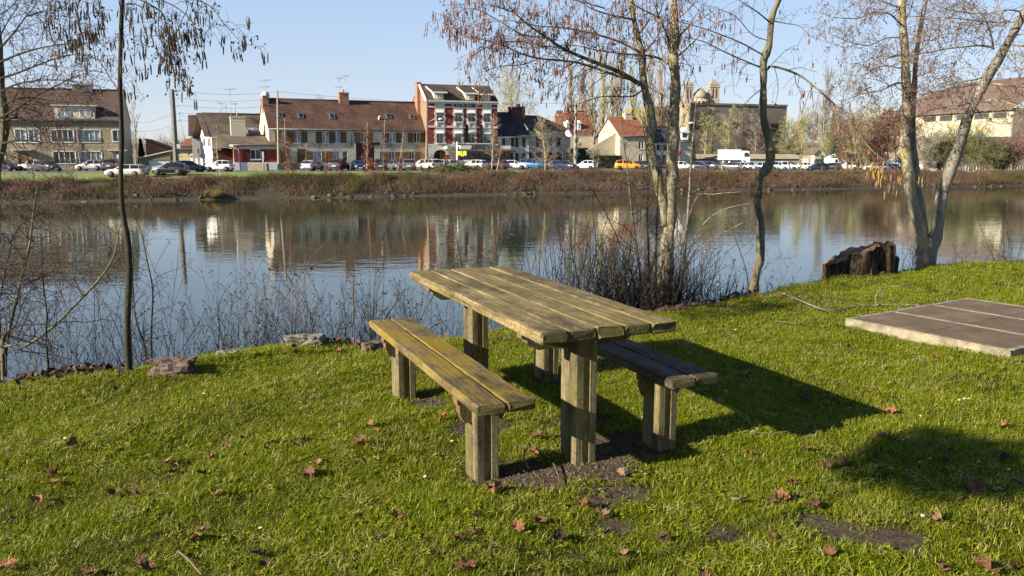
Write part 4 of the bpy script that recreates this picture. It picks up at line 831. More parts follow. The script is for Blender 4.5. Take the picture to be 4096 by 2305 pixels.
# ---------- 6, 7: houses right of the hotel
f,r,ro,he,hr,ry=simple_house('slate_house','cream rendered house with dark slate roof and dark shutters right of the hotel',4,1078,1437,450,705,134,.36,9.5,mp_off,rt_slate,[(1165,733,1228,830),(1315,735,1357,838),(1140,905,1215,990),(1318,905,1358,1000)],sh=mw_dk,ov=.05,gm=mcurt)
cx,cz=f.loc(*zo(4,1278,372),ry); chimney(ro,cx,ry,hr-.8,cz,2.1,1.1,masonry('dark_brick',(.10,.035,.035),(.08,.03,.03),(.14,.08,.07),.3,.1),pots=2); cx,cz=f.loc(*zo(4,1347,372),ry+.3); chimney(ro,cx,ry+.3,hr-.8,cz,1.1,1.1,ms_brick,pots=2)
f=Fr(zo(5,485,0)[0],137.5,.36,nxr=zo(5,957,0)[0]); r=f.root('limestone_house','pale limestone house with closed brown shutters and a hipped tiled roof','house')
he=f.loc(*zo(5,700,640))[1]; dep=10; hr=f.loc(*zo(5,540,470),dep/2)[1]; Wn=[(560,722,640,830),(720,722,745,830),(800,728,850,830),(515,900,590,990),(640,900,690,990),(758,900,812,990),(845,902,905,998)]
ops=[O(f,5,*q) for q in Wn]; m=MB(); wall_grid(m,0,f.w,0,he,ops); m.box(0,.2,.2,dep,0,he-.01); m.box(f.w-.2,f.w,.2,dep,0,he-.01); m.build('wall',ms_pale,r)
xr=f.loc(*zo(5,590,470),dep/2)[0]; m=MB(); w_=f.w; roof_quad(m,(-.1,-.35,he),(w_+.35,-.35,he),(xr,dep/2,hr),(-.1,dep/2,hr)); m.add([(w_+.35,-.35,he),(w_+.35,dep+.3,he),(xr,dep/2,hr)],[(0,1,2)],0,False,[[(0,0),(dep,0),(dep/2,6)]]); m.build('roof',rt_red,r)
for i,o in enumerate(ops):
    if i<3:
        m=MB(); x0,z0,x1,z1=o
        m.box(x0+.01,(x0+x1)/2-.01,.02,.07,z0,z1); m.box((x0+x1)/2+.01,x1-.01,.02,.07,z0,z1); m.build('closed_shutter',mw_dk,r)
    else: window(f,o,2,sh=mw_dk,shw=.6)
q=f.loc(*zo(5,925,685)); m=MB(); m.tube([(q[0],-.5,q[1]),(q[0],-.62,q[1]+.05),(q[0],-.66,q[1]+.06)],[.12,.62,.66],14); m.tube([(q[0],-.02,q[1]-.5),(q[0],-.45,q[1])],.04,5); m.build('satellite_dish',mat('dish_grey',(.55,.55,.55)),r)
# 8 orange roofed house behind
f,r,ro,he,hr,ry=simple_house('orange_roof_house','cream house with a bright orange two-slope tiled roof and small dormers behind the hedge',5,905,1228,430,640,160,.3,10,mp_gab,rt_or,[(1035,722,1075,795)],ov=.2,gm=mcurt)
cx,cz=f.loc(*zo(5,842,478),2); chimney(ro,cx,2,he,cz,2.6,1.4,ms_brick,pots=2); cx,cz=f.loc(*zo(5,925,412),ry); chimney(ro,cx,ry,hr-.5,cz,1.8,1,mp_off,pots=0)
for a,b in ((910,945),(1040,1078)):
    A_=f.loc(*zo(5,a,640),.1); B_=f.loc(*zo(5,b,565),.1); d=empty('dormer',(0,0,0)); d.parent=r; m=MB(); m.box(A_[0],B_[0],-.1,3,A_[1],B_[1]); m.prism([(A_[0]-.2,B_[1]+.002),(B_[0]+.2,B_[1]+.002),((A_[0]+B_[0])/2,B_[1]+.6)],'y',-.3,3.2); m.build('dormer_wall',mp_white,d); m=MB(); m.quad((A_[0]+.4,-.12,A_[1]+.3),(B_[0]-.4,-.12,A_[1]+.3),(B_[0]-.4,-.12,B_[1]-.1),(A_[0]+.4,-.12,B_[1]-.1)); m.build('dormer_pane',mglass,d)
A_=f.loc(*zo(5,953,920),-4)
gt=Fr(zo(5,950,0)[0],143,.3,nxr=zo(5,985,0)[0]); gt.root('garden_gate','green wooden garden gate between the limestone house and the hedge','gate'); zt=gt.loc(*zo(5,960,862))[1]
for s in range(2):
    m=MB(); m.box(gt.w*s/2+.02,gt.w*(s+1)/2-.02,-.04,.04,.2,zt); m.box(gt.w*s/2+.1,gt.w*(s+1)/2-.1,-.07,-.04,.5,.7); m.box(gt.w*s/2+.1,gt.w*(s+1)/2-.1,-.07,-.04,zt-.7,zt-.5); m.build('gate_leaf',mat('green_gate',(.03,.22,.15)),gt.r)
m=MB(); m.box(-.5,0,-.2,.2,0,zt+.2); m.box(gt.w,gt.w+.5,-.2,.2,0,zt+.2); m.build('gate_post',mp_off,gt.r)
# 9 cream gable house with orange roof (behind tree stems)
f=Fr(zo(5,1530,0)[0],152,.3,nxr=zo(5,1845,0)[0]); r=f.root('gable_house','house with cream gable end and orange tiled roof behind the orange car','house')
he=f.loc(*zo(5,1750,700))[1]; dep=11; hr=f.loc(*zo(5,1750,508),dep/2)[1]; ops=[O(f,5,1750,775,1818,860),O(f,5,1755,920,1805,1000)]
ro=gable(f,f.w,dep,he,hr,mp_gab,rt_or,ops,ov=.2)
for o in ops: window(f,o,2,gm=mglass,sill=mtrim)
cx,cz=f.loc(*zo(5,1625,520),dep/2); chimney(ro,cx,dep/2,hr-.5,cz+1.2,1.6,1.2,mp_gab,pots=1)
m=MB(); h3=f.loc(*zo(5,1415,880),3)[1]; m.prism([(-6,0),(-6,h3),(0,he+.4),(0,0)],'y',2,2.4); m.build('lean_to_wall',mp_gab,r)
simple_house('white_terrace_house','white rendered house with dark roof and brown shutters between the two tree trunks',6,325,600,612,775,158,.3,9,mp_white,rt_slate,[(398,808,436,878),(495,808,530,878),(398,930,436,1000)],sh=mw_dk,ov=.1)
f,r,ro,he,hr,ry=simple_house('small_dormer_house','small pale house with a steep roof and white dormer near the white truck',6,612,752,640,765,160,.3,8,mp_off,rt_slate,[(693,808,728,885),(690,935,725,1005)],ov=.1,gm=mp_off)
A_=f.loc(*zo(6,660,755),.2); B_=f.loc(*zo(6,728,672),.2); d=empty('dormer',(0,0,0)); d.parent=r; m=MB(); m.box(A_[0],B_[0],-.1,4,A_[1],B_[1]); m.prism([(A_[0]-.3,B_[1]+.002),(B_[0]+.3,B_[1]+.002),((A_[0]+B_[0])/2,B_[1]+1.0)],'y',-.3,4); m.build('dormer_wall',mp_white,d); m=MB(); m.quad((B_[0]-1.4,-.12,A_[1]+.5),(B_[0]-.4,-.12,A_[1]+.5),(B_[0]-.4,-.12,B_[1]-.1),(B_[0]-1.4,-.12,B_[1]-.1)); m.build('dormer_pane',mglass,d)
# 10 big concrete hall
f=Fr(zo(6,735,0)[0],215,.32,nxr=zo(6,1838,0)[0],zb=ZS-3); r=f.root('concrete_hall','massive grey brown flat topped concrete hall with few dark windows behind the bare trees','hall')
ht=(f.loc(*zo(6,740,318))[1]+f.loc(*zo(6,1838,358))[1])/2
mcz=mat('grimy_concrete',(.20,.165,.125),(.125,.105,.085),.12,bump=.3,bsc=2); Wn=[(760,540,870,635),(1690,570,1798,662),(950,545,1010,620),(1070,548,1150,622),(1240,552,1330,628),(1370,556,1420,632)]
ops=[O(f,6,*q) for q in Wn]; m=MB(); wall_grid(m,0,f.w,0,ht,ops,rev=.6); m.box(0,f.w,.7,30,ht-.5,ht-.01); m.quad((f.w,0,0),(f.w,30,0),(f.w,30,ht),(f.w,0,ht)); m.box(-.1,f.w+.1,-.25,-.003,ht-.4,ht+.1); m.build('wall',mcz,r)
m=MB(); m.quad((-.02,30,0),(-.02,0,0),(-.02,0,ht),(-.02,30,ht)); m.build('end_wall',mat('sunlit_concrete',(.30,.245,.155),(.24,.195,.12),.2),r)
for o in ops: window(f,o,6,fm=mslat,depth=.5,rows=2)
f=Fr(zo(6,310,0)[0],225,.32,nxr=zo(6,600,0)[0],zb=ZS-3); r=f.root('ribbed_hall','yellowish ribbed metal sided hall between the two main tree trunks','hall'); ht=f.loc(*zo(6,450,365))[1]; m=MB(); n=22
for i in range(n): m.box(f.w*i/n,f.w*(i+.6)/n,-.3,0,0,ht); 
m.box(0,f.w,0,20,0,ht+.01); m.build('ribbed_wall',mat('yellow_cladding',(.25,.215,.09),(.17,.15,.06),.4),r)
# church far behind
f=Fr(zo(6,625,0)[0],330,.1,nxr=zo(6,1100,0)[0],zb=ZS); r=f.root('church','pale stone church with two square towers and a round conical apse above the concrete hall','church')
mch=masonry('church_stone',(.40,.35,.27),(.34,.30,.23),(.3,.26,.2),1.2,.6,(.4,.35,.28),.6,.8); mcr=mat('church_roof',(.30,.24,.17),(.24,.19,.14),.3)
L6=lambda x,y,d=0:f.loc(*zo(6,x,y),d)
def tower(x0,x1,yt,ya,d=0):
    a,_=L6(x0,yt,d); b,z=L6(x1,yt,d); za=L6((x0+x1)/2,ya,d)[1]; t=empty('tower',(0,0,0)); t.parent=r; m=MB(); m.box(a,b,d,d+(b-a),0,z); m.box(a-.3,b+.3,d-.3,d+(b-a)+.3,z-1,z-.4); m.build('tower_wall',mch,t)
    cx=(a+b)/2; cy=d+(b-a)/2; h=(b-a)/2+.2; m=MB(); m.add([(cx-h,cy-h,z),(cx+h,cy-h,z),(cx+h,cy+h,z),(cx-h,cy+h,z),(cx,cy,za)],[(0,1,4),(1,2,4),(2,3,4),(3,0,4)]); m.build('tower_roof',mcr,t)
    m=MB(); w=(b-a)
    for k in (.25,.6): m.box(a+w*k,a+w*(k+.14),d-.05,d,z-5.2,z-1.6); m.box(a-.05,a,d+w*k,d+w*(k+.14),z-5.2,z-1.6)
    m.build('belfry_opening',mdark,t)
tower(700,798,118,45); tower(992,1100,115,38,2)
m=MB(); a=L6(625,120)[0]; b=L6(700,120)[0]; z=L6(660,250)[1]; m.box(a,b,2,14,0,z); a=L6(775,260)[0]; b=L6(1100,260)[0]; z=L6(900,330)[1]; m.box(a,b,0,12,0,z+2); m.build('nave_wall',mch,r)
cx=L6(893,250)[0]; zt=L6(893,125,-4)[1]; ze=L6(893,255,-4)[1]; rr=(L6(1000,255)[0]-L6(795,255)[0])/2; m=MB(); n=24
m.tube([(cx,2,0),(cx,2,ze)],rr,n,0,True); m.build('apse_wall',mch,r); m=MB(); m.tube([(cx,2,ze-.1),(cx,2,(ze+zt)/2),(cx,2,zt)],[rr+.4,rr*.62,.1],n,0,True); m.build('apse_roof',mcr,r)
m=MB()
for k in range(-3,4): a=k*.42; m.box(cx+rr*math.sin(a)-.5,cx+rr*math.sin(a)+.5,2-rr*math.cos(a)-.12,2-rr*math.cos(a)+.3,ze-5,ze-1.5)
m.build('apse_window',mdark,r)
# long stone wall
f=Fr(zo(6,795,0)[0],178,.18,nxr=zo(7,560,0)[0]); r=f.root('stone_wall','long low stone garden wall with tiled coping behind the parked cars and the truck','wall'); ht=f.loc(*zo(6,1600,975))[1]; hc=f.loc(*zo(6,1600,918),1)[1]; m=MB(); m.box(0,f.w,0,.6,-2,ht); m.build('wall',masonry('rubble_wall',(.38,.32,.22),(.30,.25,.17),(.24,.2,.14),.5,.3),r); m=MB(); roof_quad(m,(-.2,-.3,ht),(f.w,-.3,ht),(f.w,1.4,hc),(-.2,1.4,hc)); m.build('coping',tiles('coping_tiles',(.36,.29,.18),(.30,.24,.15),(.33,.28,.2),.4,.3),r)
# 11 small cream building
f=Fr(zo(7,735,0)[0],190,.25,nxr=zo(7,868,0)[0],zb=E-4.2); r=f.root('cream_kiosk','small cream gabled building with graffiti between the ivy covered trees','building'); he=f.loc(*zo(7,800,920))[1]; hr=f.loc(*zo(7,800,850))[1]
m=MB(); m.prism([(0,0),(f.w,0),(f.w,he),(f.w/2,hr),(0,he)],'y',0,12); m.build('wall',mp_cream,r); m=MB(); roof_quad(m,(-.3,12,he-.1),(-.3,-.3,he-.1),(f.w/2,-.3,hr+.15),(f.w/2,12,hr+.15)); roof_quad(m,(f.w+.3,-.3,he-.1),(f.w+.3,12,he-.1),(f.w/2,12,hr+.15),(f.w/2,-.3,hr+.15)); m.build('roof',rt_grey,r)
m=MB(); a=f.loc(*zo(7,570,930))[0]; m.box(a,-.01,1,10,0,f.loc(*zo(7,650,932))[1]); m.build('side_wing',mp_cream,r); m=MB(); b=f.loc(*zo(7,630,990))[0]; c=f.loc(*zo(7,708,990))[0]; m.box(b,c,.9,.995,0,f.loc(*zo(7,650,970))[1]); m.build('garage_door',mp_white,r)
gz=f.loc(*zo(7,790,1000))[1]; gr=Segs(); g=random.Random(2)
gx0=f.loc(*zo(7,745,1000))[0]; gx1=f.loc(*zo(7,850,1000))[0]
for k in range(9):
    x=gx0+(gx1-gx0)*k/9; pts=[(x+g.uniform(-.2,.5),-.02,gz+g.uniform(-.6,.6)) for _ in range(5)]; gr.poly(pts,.04,.04)
gr.build('graffiti',mlet,r)
# 12 market hall
o=atY(3655,430,190); pL=Vector((o.x,190,0)); o=atY(4052,430,163); pR=Vector((o.x,163,0)); e=(pR-pL); sl=e.y/e.x
f=Fr.__new__(Fr); f.o=pL; f.e=e.normalized(); f.n=Vector((-f.e.y,f.e.x,0)); f.rz=math.atan2(e.y,e.x); f.zb=E-5; f.w=e.length
r=f.root('market_hall','large cream hall with a band of high windows and huge brown curved roof','hall')
he=(f.loc(*zo(8,500,462))[1]+f.loc(*zo(8,1560,382))[1])/2
bands=[(575,490,720,552),(757,477,912,545),(950,465,1100,532),(1158,447,1337,517),(1380,430,1545,503)]
ops=[O(f,8,*q) for q in bands]; za=sum(o[1] for o in ops)/5; zc=sum(o[3] for o in ops)/5; ops=[(o[0],za,o[2],zc) for o in ops]; pan=O(f,8,1168,632,1270,706)
m=MB(); wall_grid(m,-8,f.w,0,he,ops,rev=.3); m.build('wall',mat('hall_cream',(.42,.38,.27),(.37,.335,.235),.3),r)
for o in ops: window(f,o,12,fm=mslat,depth=.25)
m=MB(); m.box(pan[0],pan[2],-.08,-.002,(pan[1]+pan[3])/2,pan[3],0); m.box(pan[0],pan[2],-.08,-.002,pan[1],(pan[1]+pan[3])/2-.01,1); m.build('painted_panel',[mat('orange_panel',(.75,.32,.05)),mat('blue_panel',(.02,.33,.75))],r)
m=MB(); m.box(f.w,f.w+.3,0,30,0,he); m.quad((f.w+.31,0,0),(f.w+.31,30,0),(f.w+.31,30,he),(f.w+.31,0,he)); m.build('end_wall',masonry('hall_stone',(.34,.30,.22),(.28,.24,.18),(.2,.18,.13),.6,.3),r)
# curved roof rising inward
m=MB(); n=10; D_=24; H_=8.3; prev=None
for k in range(n):
    a0=k/n;a1=(k+1)/n; y0,y1=-.6+D_*a0,-.6+D_*a1; z0,z1=he+H_*math.sin(a0*math.pi/2),he+H_*math.sin(a1*math.pi/2); ta,tb=a0*3.5,a1*3.5
    m.quad((-8.5+ta,y0,z0),(f.w+.6-ta*.2,y0,z0),(f.w+.6-tb*.2,y1,z1),(-8.5+tb,y1,z1))
m.box(-8.5,f.w+.6,-.75,-.6,he-.35,he); m.build('roof',mat('hall_roof',(.15,.105,.085),(.125,.085,.068),.15,bump=.2,bsc=2),r)
# low dark roofed annex in front
f=Fr(zo(8,1060,0)[0],150,-.25,nxr=zo(8,2000,0)[0],zb=E-5); r=f.root('market_annex','low annex with a wide dark roof and barred openings in front of the cream hall','building'); he=f.loc(*zo(8,1700,885))[1]; ht=f.loc(*zo(8,1400,718),9)[1]
m=MB(); roof_quad(m,(f.loc(*zo(8,480,850))[0],-.6,he+.1),(f.w,-.6,he+.1),(f.w,9,ht),(f.loc(*zo(8,1050,715),9)[0],9,ht)); m.build('roof',mat('annex_roof',(.095,.07,.06),(.08,.06,.05),.3),r)
m=MB(); m.box(f.loc(*zo(8,520,880))[0],f.w,.3,.6,0,he); m.build('wall',mat('annex_wall',(.16,.15,.14),(.10,.10,.09),.5),r); m=MB()
x=0
while x<f.w: m.box(x,x+.12,.1,.16,1.6,3.0); x+=.45
m.box(0,f.w,.08,.2,1.5,1.62); m.build('railing',mp_off,r)
for x in (1380,1600):
    m=MB(); q=f.loc(*zo(8,x,900))[0]; m.box(q-.2,q+.2,-.3,0,0,he); m.build('pillar',mp_off,r)
# white kiosk / bus shelter and blue stands
f=Fr(zo(8,575,0)[0],146,.1,nxr=zo(8,800,0)[0],zb=E-4.2); r=f.root('white_kiosk','white and blue kiosk with large windows behind the multi-stemmed bush','kiosk'); z0=f.loc(*zo(8,700,1128))[1]; z1=f.loc(*zo(8,700,1022))[1]; m=MB(); wall_grid(m,0,f.w,0,z1,[(.5,z0+1.2,f.w/2-.2,z1-.6),(f.w/2+.2,z0+1.2,f.w-.5,z1-.6)]); m.box(-.4,f.w+.4,-.8,4,z1,z1+.3); m.box(0,.2,.2,4,0,z1-.01); m.build('wall',mp_white,r); m=MB(); m.quad((.1,.18,z0),(f.w-.1,.18,z0),(f.w-.1,.18,z1-.1),(.1,.18,z1-.1)); m.build('pane',mcurt,r); m=MB(); m.box(f.w-1.2,f.w-.7,-.06,-.003,z0,z1-.02); m.build('blue_stripe',mat('blue_paint',(.05,.15,.55)),r)
f=Fr(zo(7,1500,0)[0],172,.1,nxr=zo(7,1740,0)[0],zb=E-4.4); r=f.root('blue_fence','bright blue metal fence panels behind the parked cars at the right','fence'); z1=f.loc(*zo(7,1600,985))[1]; m=MB(); x=0
while x<f.w: m.box(x,x+.22,-.05,.05,.4,z1); x+=.4
m.box(0,f.w,-.08,-.05,z1-.4,z1-.2); m.box(0,f.w,-.08,-.05,.8,1.0); m.build('bars',mat('bright_blue',(.05,.28,.65)),r)
f=Fr(zo(8,150,0)[0],185,.1,nxr=zo(8,330,0)[0],zb=E-4.4); r=f.root('white_tent','white canopy roof seen left of the yellow lichen trunk','tent'); z1=f.loc(*zo(8,200,880))[1]; z0=f.loc(*zo(8,200,918))[1]; m=MB(); m.add([(0,0,z0),(f.w,0,z0),(f.w,6,z0),(0,6,z0),(f.w*.25,3,z1),(f.w*.75,3,z1)],[(0,1,5,4),(1,2,5),(2,3,4,5),(3,0,4)]); m.build('canopy',mp_white,r); m=MB()
for x in (.1,f.w-.2):
    for y in (.1,5.8): m.box(x,x+.1,y,y+.1,0,z0)
m.build('tent_leg',mslat,r)
f=Fr(zo(7,1085,0)[0],186,.1,nxr=zo(7,1165,0)[0],zb=E-4.4); simple_house('grey_bungalow','low pale bungalow with dark roof behind the dark conifer',7,1045,1180,905,945,190,.1,7,mp_white,rt_slate,zb=E-4.4)
# ============================================================ cars
mtyre=mat('tyre_rubber',(.018,.018,.018),None,rough=.85); mrim=mat('alloy_rim',(.45,.45,.46),(.25,.25,.26),8,rough=.35,metal=.7)
mhl=mat('headlight_glass',(.62,.64,.66),(.35,.37,.4),9,rough=.12,spec=.8); mtl=mat('taillight_red',(.40,.01,.012),None,rough=.2,spec=.6); mpl=mat('plate_white',(.7,.7,.66),None,rough=.5); mcg=NT('car_glass'); mcg.col((.012,.014,.017)); mcg.set(rough=.04,spec=.7); mcg=mcg.m
mtrimc=mat('black_trim',(.02,.02,.022),None,rough=.6)
KIND={ # (x, z_belt, z_top, w_belt, w_top), cabin flag between stations i,i+1
 'hatch':([(-2.0,.62,.66,.70,.60),(-1.93,.92,.97,.80,.68),(-1.55,.97,1.40,.86,.62),(-.7,.95,1.49,.87,.62),(.15,.93,1.46,.87,.61),(.98,.92,.96,.85,.66),(1.75,.76,.80,.79,.6),(1.98,.52,.58,.66,.5)],(1,4),(-1.25,1.25)),
 'mini':([(-1.75,.62,.68,.68,.58),(-1.68,.95,1.0,.76,.66),(-1.4,.99,1.42,.80,.6),(-.6,.97,1.51,.81,.6),(.15,.95,1.47,.81,.6),(.85,.93,.97,.79,.62),(1.5,.78,.83,.74,.56),(1.72,.5,.58,.62,.46)],(1,4),(-1.15,1.15)),
 'suv':([(-2.15,.68,.74,.78,.7),(-2.08,1.02,1.08,.86,.74),(-1.8,1.08,1.56,.90,.68),(-.8,1.05,1.66,.91,.68),(.2,1.03,1.62,.91,.67),(1.05,1.02,1.07,.89,.72),(1.9,.90,.95,.84,.68),(2.12,.60,.68,.72,.56)],(1,4),(-1.3,1.32)),
 'wagon':([(-2.3,.62,.68,.76,.66),(-2.22,.95,1.0,.84,.7),(-1.85,.98,1.38,.87,.64),(-.8,.95,1.48,.88,.63),(.3,.93,1.45,.88,.62),(1.15,.91,.95,.86,.68),(2.05,.76,.80,.80,.6),(2.3,.5,.57,.66,.5)],(1,4),(-1.4,1.4)),
 'sedan':([(-2.28,.66,.74,.74,.64),(-2.18,.94,.98,.82,.72),(-1.5,.97,1.02,.86,.68),(-.75,.95,1.40,.87,.60),(.3,.93,1.42,.88,.61),(1.1,.90,.95,.86,.68),(2.0,.75,.80,.80,.6),(2.26,.5,.57,.66,.5)],(2,4),(-1.35,1.38))}
_cm={}
def car_parts(kind):
    if kind in _cm:return _cm[kind]
    st,(c0,c1),ax=KIND[kind]; zb=.24; parts={}
    def sec(s): 
        x,zB,zT,wB,wT=s; return [(x,wB*.86,zb),(x,wB,zb+.16),(x,wB*1.02,(zb+zB)*.55),(x,wB,zB-.05),(x,wB*.97,zB),(x,wT,zT-.03),(x,wT*.86,zT),(x,-wT*.86,zT),(x,-wT,zT-.03),(x,-wB*.97,zB),(x,-wB,zB-.05),(x,-wB*1.02,(zb+zB)*.55),(x,-wB,zb+.16),(x,-wB*.86,zb)]
    m=MB(); secs=[sec(s) for s in st]; n=14; vs=[v for q in secs for v in q]
    fs=[(i*n+j,i*n+(j+1)%n,(i+1)*n+(j+1)%n,(i+1)*n+j) for i in range(len(st)-1) for j in range(n)]+[tuple(range(n))[::-1],tuple(range((len(st)-1)*n,len(st)*n))]
    m.add(vs,[f[::-1] for f in fs],0,True); parts['body']=m
    V=lambda i,j:Vector(secs[i][j])
    def pane(q,off,s=.86):
        c=sum(q,Vector())/len(q); nn=(q[1]-q[0]).cross(q[3]-q[0]).normalized(); 
        if nn.dot(c-Vector((c.x*.6,0,.7)))<0: nn=-nn
        m=MB(); m.add([c+(p-c)*s+nn*off for p in q],[(0,1,2,3)]); return m
    sides=[]
    for i in range(c0,c1+1):
        for a,b in ((4,5),(9,8)):
            q=[V(i,a),V(i+1,a),V(i+1,b),V(i,b)]
            z=[abs(q[3].z-q[0].z),abs(q[2].z-q[1].z)]
            if min(z)<.12:
                k=0 if z[0]<z[1] else 1
                if k==0: q[0]=q[0].lerp(q[1],.45); q[3]=q[3].lerp(q[2],.45)
                else: q[1]=q[1].lerp(q[0],.45); q[2]=q[2].lerp(q[3],.45)
            sides.append(pane(q,.012,.9))
    parts['side_window']=sides
    def cross(i,lo=.12,hi=.93):
        a=[V(i,5),V(i,8)]; b=[V(i+1,5),V(i+1,8)]
        if b[0].z<a[0].z: a,b=b,a
        q=[a[0].lerp(b[0],lo),a[1].lerp(b[1],lo),a[1].lerp(b[1],hi),a[0].lerp(b[0],hi)]; return pane(q,.035,.93)
    parts['windscreen']=[cross(c1)]; parts['rear_window']=[cross(c0)]
    x1=st[-2][0]; xe=st[-1][0]; w1=st[-2][3]
    def lamp(pts,th=.03):
        m=MB(); m.add(pts,[(0,1,2,3)]); return m
    zf=st[-2][1]; parts['headlight']=[]
    for s in (1,-1):
        m=MB(); y0,y1=(.36,.74) if s>0 else (-.74,-.36); m.tube([(xe-.22,s*.56,zf-.13),(xe-.02,s*.52,zf-.16)],[.15,.10],8); parts['headlight'].append(m)
    xr=st[0][0]; zr=st[1][1]; parts['taillight']=[]
    for s in (1,-1): m=MB(); y0,y1=sorted((s*.56,s*(st[1][3]+.015))); m.box(xr-.02,xr+.16,y0,y1,zr-.25,zr-.04); parts['taillight'].append(m)
    m=MB(); m.box(xe+.0,xe+.03,-.26,.26,.36,.47); parts['number_plate']=[m]; m=MB(); m.box(xr-.045,xr-.01,-.26,.26,.62,.74); parts['number_plate'].append(m)
    m=MB(); m.box(xe-.09,xe+.02,-.5,.5,.28,.36); m.box(xe-.05,xe+.012,-.36,.36,.50,.58); m.box(xr-.03,xr+.1,-.6,.6,.28,.42)
    for s in (1,-1): m.box(ax[0]+.35,ax[1]-.35,s*(st[3][3]+.0)-.012,s*(st[3][3])+.03*1,.24,.33)
    parts['trim']=[m]
    m=[]
    for s in (1,-1): q=MB(); q.box(st[c1][0]+.15,st[c1][0]+.3,min(s*.88,s*1.05),max(s*.88,s*1.05),st[c1][1]+.02,st[c1][1]+.16); m.append(q)
    parts['mirror']=m; parts['_w']=[(a,s*(st[3][3]-.10)) for a in ax for s in (1,-1)]; parts['_arch']=[]
    for a in ax:
        for s in (1,-1): q=MB(); y=s*(st[3][3]+.012); q.tube([(a,y-.01*s,.34),(a,y+.008*s,.34)],.385,16); parts['_arch'].append(q)
    mm={'body':None}
    out={'body':m}; R_={}
    matof={'side_window':mcg,'windscreen':mcg,'rear_window':mcg,'headlight':mhl,'taillight':mtl,'number_plate':mpl,'trim':mtrimc,'mirror':mtrimc,'_arch':mtrimc}
    for k,v in parts.items():
        if k in('body','_w'): continue
        R_[k]=[q.mesh(k.strip('_'),matof[k]) for q in v]
    R_['_w']=parts['_w']; R_['body']=parts['body']; _cm[kind]=R_; return R_
_wh=MB(); _wh.tube([(0,-.10,0),(0,-.085,0),(0,.085,0),(0,.10,0)],[.27,.32,.32,.27],18); _wh=_wh.mesh('tyre',mtyre)
_rm=MB(); _rm.tube([(0,.095,0),(0,.118,0)],[.215,.20],16); _rm.tube([(0,-.118,0),(0,-.095,0)],[.20,.215],16); _rm=_rm.mesh('rim',mrim)
_bodies={}
def paint(name,c):
    if name in _mc:return _mc[name]
    t=NT(name); t.col(c); t.set(rough=.35,spec=.5,coat=.6); t.b.inputs['Coat Roughness'].default_value=.06; _mc[name]=t.m; return t.m
def car(kind,nx,Y,yaw,col,label,z=None,sc=1.0,ny=None):
    P=car_parts(kind); d=ray(nx,683); x=d.x*Y/d.y; zz=farz(x,Y) if z is None else z
    if ny: zz=atY(nx,ny,Y).z
    r=empty('car',(x,Y,zz),R(yaw),label,'car','cars parked across the river'); r.scale=(sc,)*3
    key=(kind,col)
    if key not in _bodies: _bodies[key]=P['body'].mesh('body',paint('paint_'+col,PAINT[col]))
    link('body',_bodies[key],r)
    for k in ('side_window','windscreen','rear_window','headlight','taillight','number_plate','trim','mirror','_arch'):
        for me in P[k]: link({'_arch':'wheel_arch','trim':'bumper_trim'}.get(k,k),me,r)
    for a,y in P['_w']:
        w_=link('wheel',_wh,r,(a,y,.32)); link('rim',_rm,w_)
    return r
PAINT={'white':(.74,.74,.72),'cream':(.66,.63,.55),'silver':(.42,.43,.44),'champagne':(.44,.40,.34),'grey':(.10,.10,.105),'darkgrey':(.035,.035,.04),'black':(.012,.012,.015),'navy':(.014,.022,.06),'purple':(.03,.025,.06),'brown':(.05,.028,.022),'red':(.30,.015,.02),'orange':(.72,.26,.01),'blue':(.02,.13,.28),'brightblue':(.01,.15,.65),'paleblue':(.40,.52,.56),'green':(.04,.06,.045)}
q=lambda z,a,b:(zo(z,a,0)[0]+zo(z,b,0)[0])/2
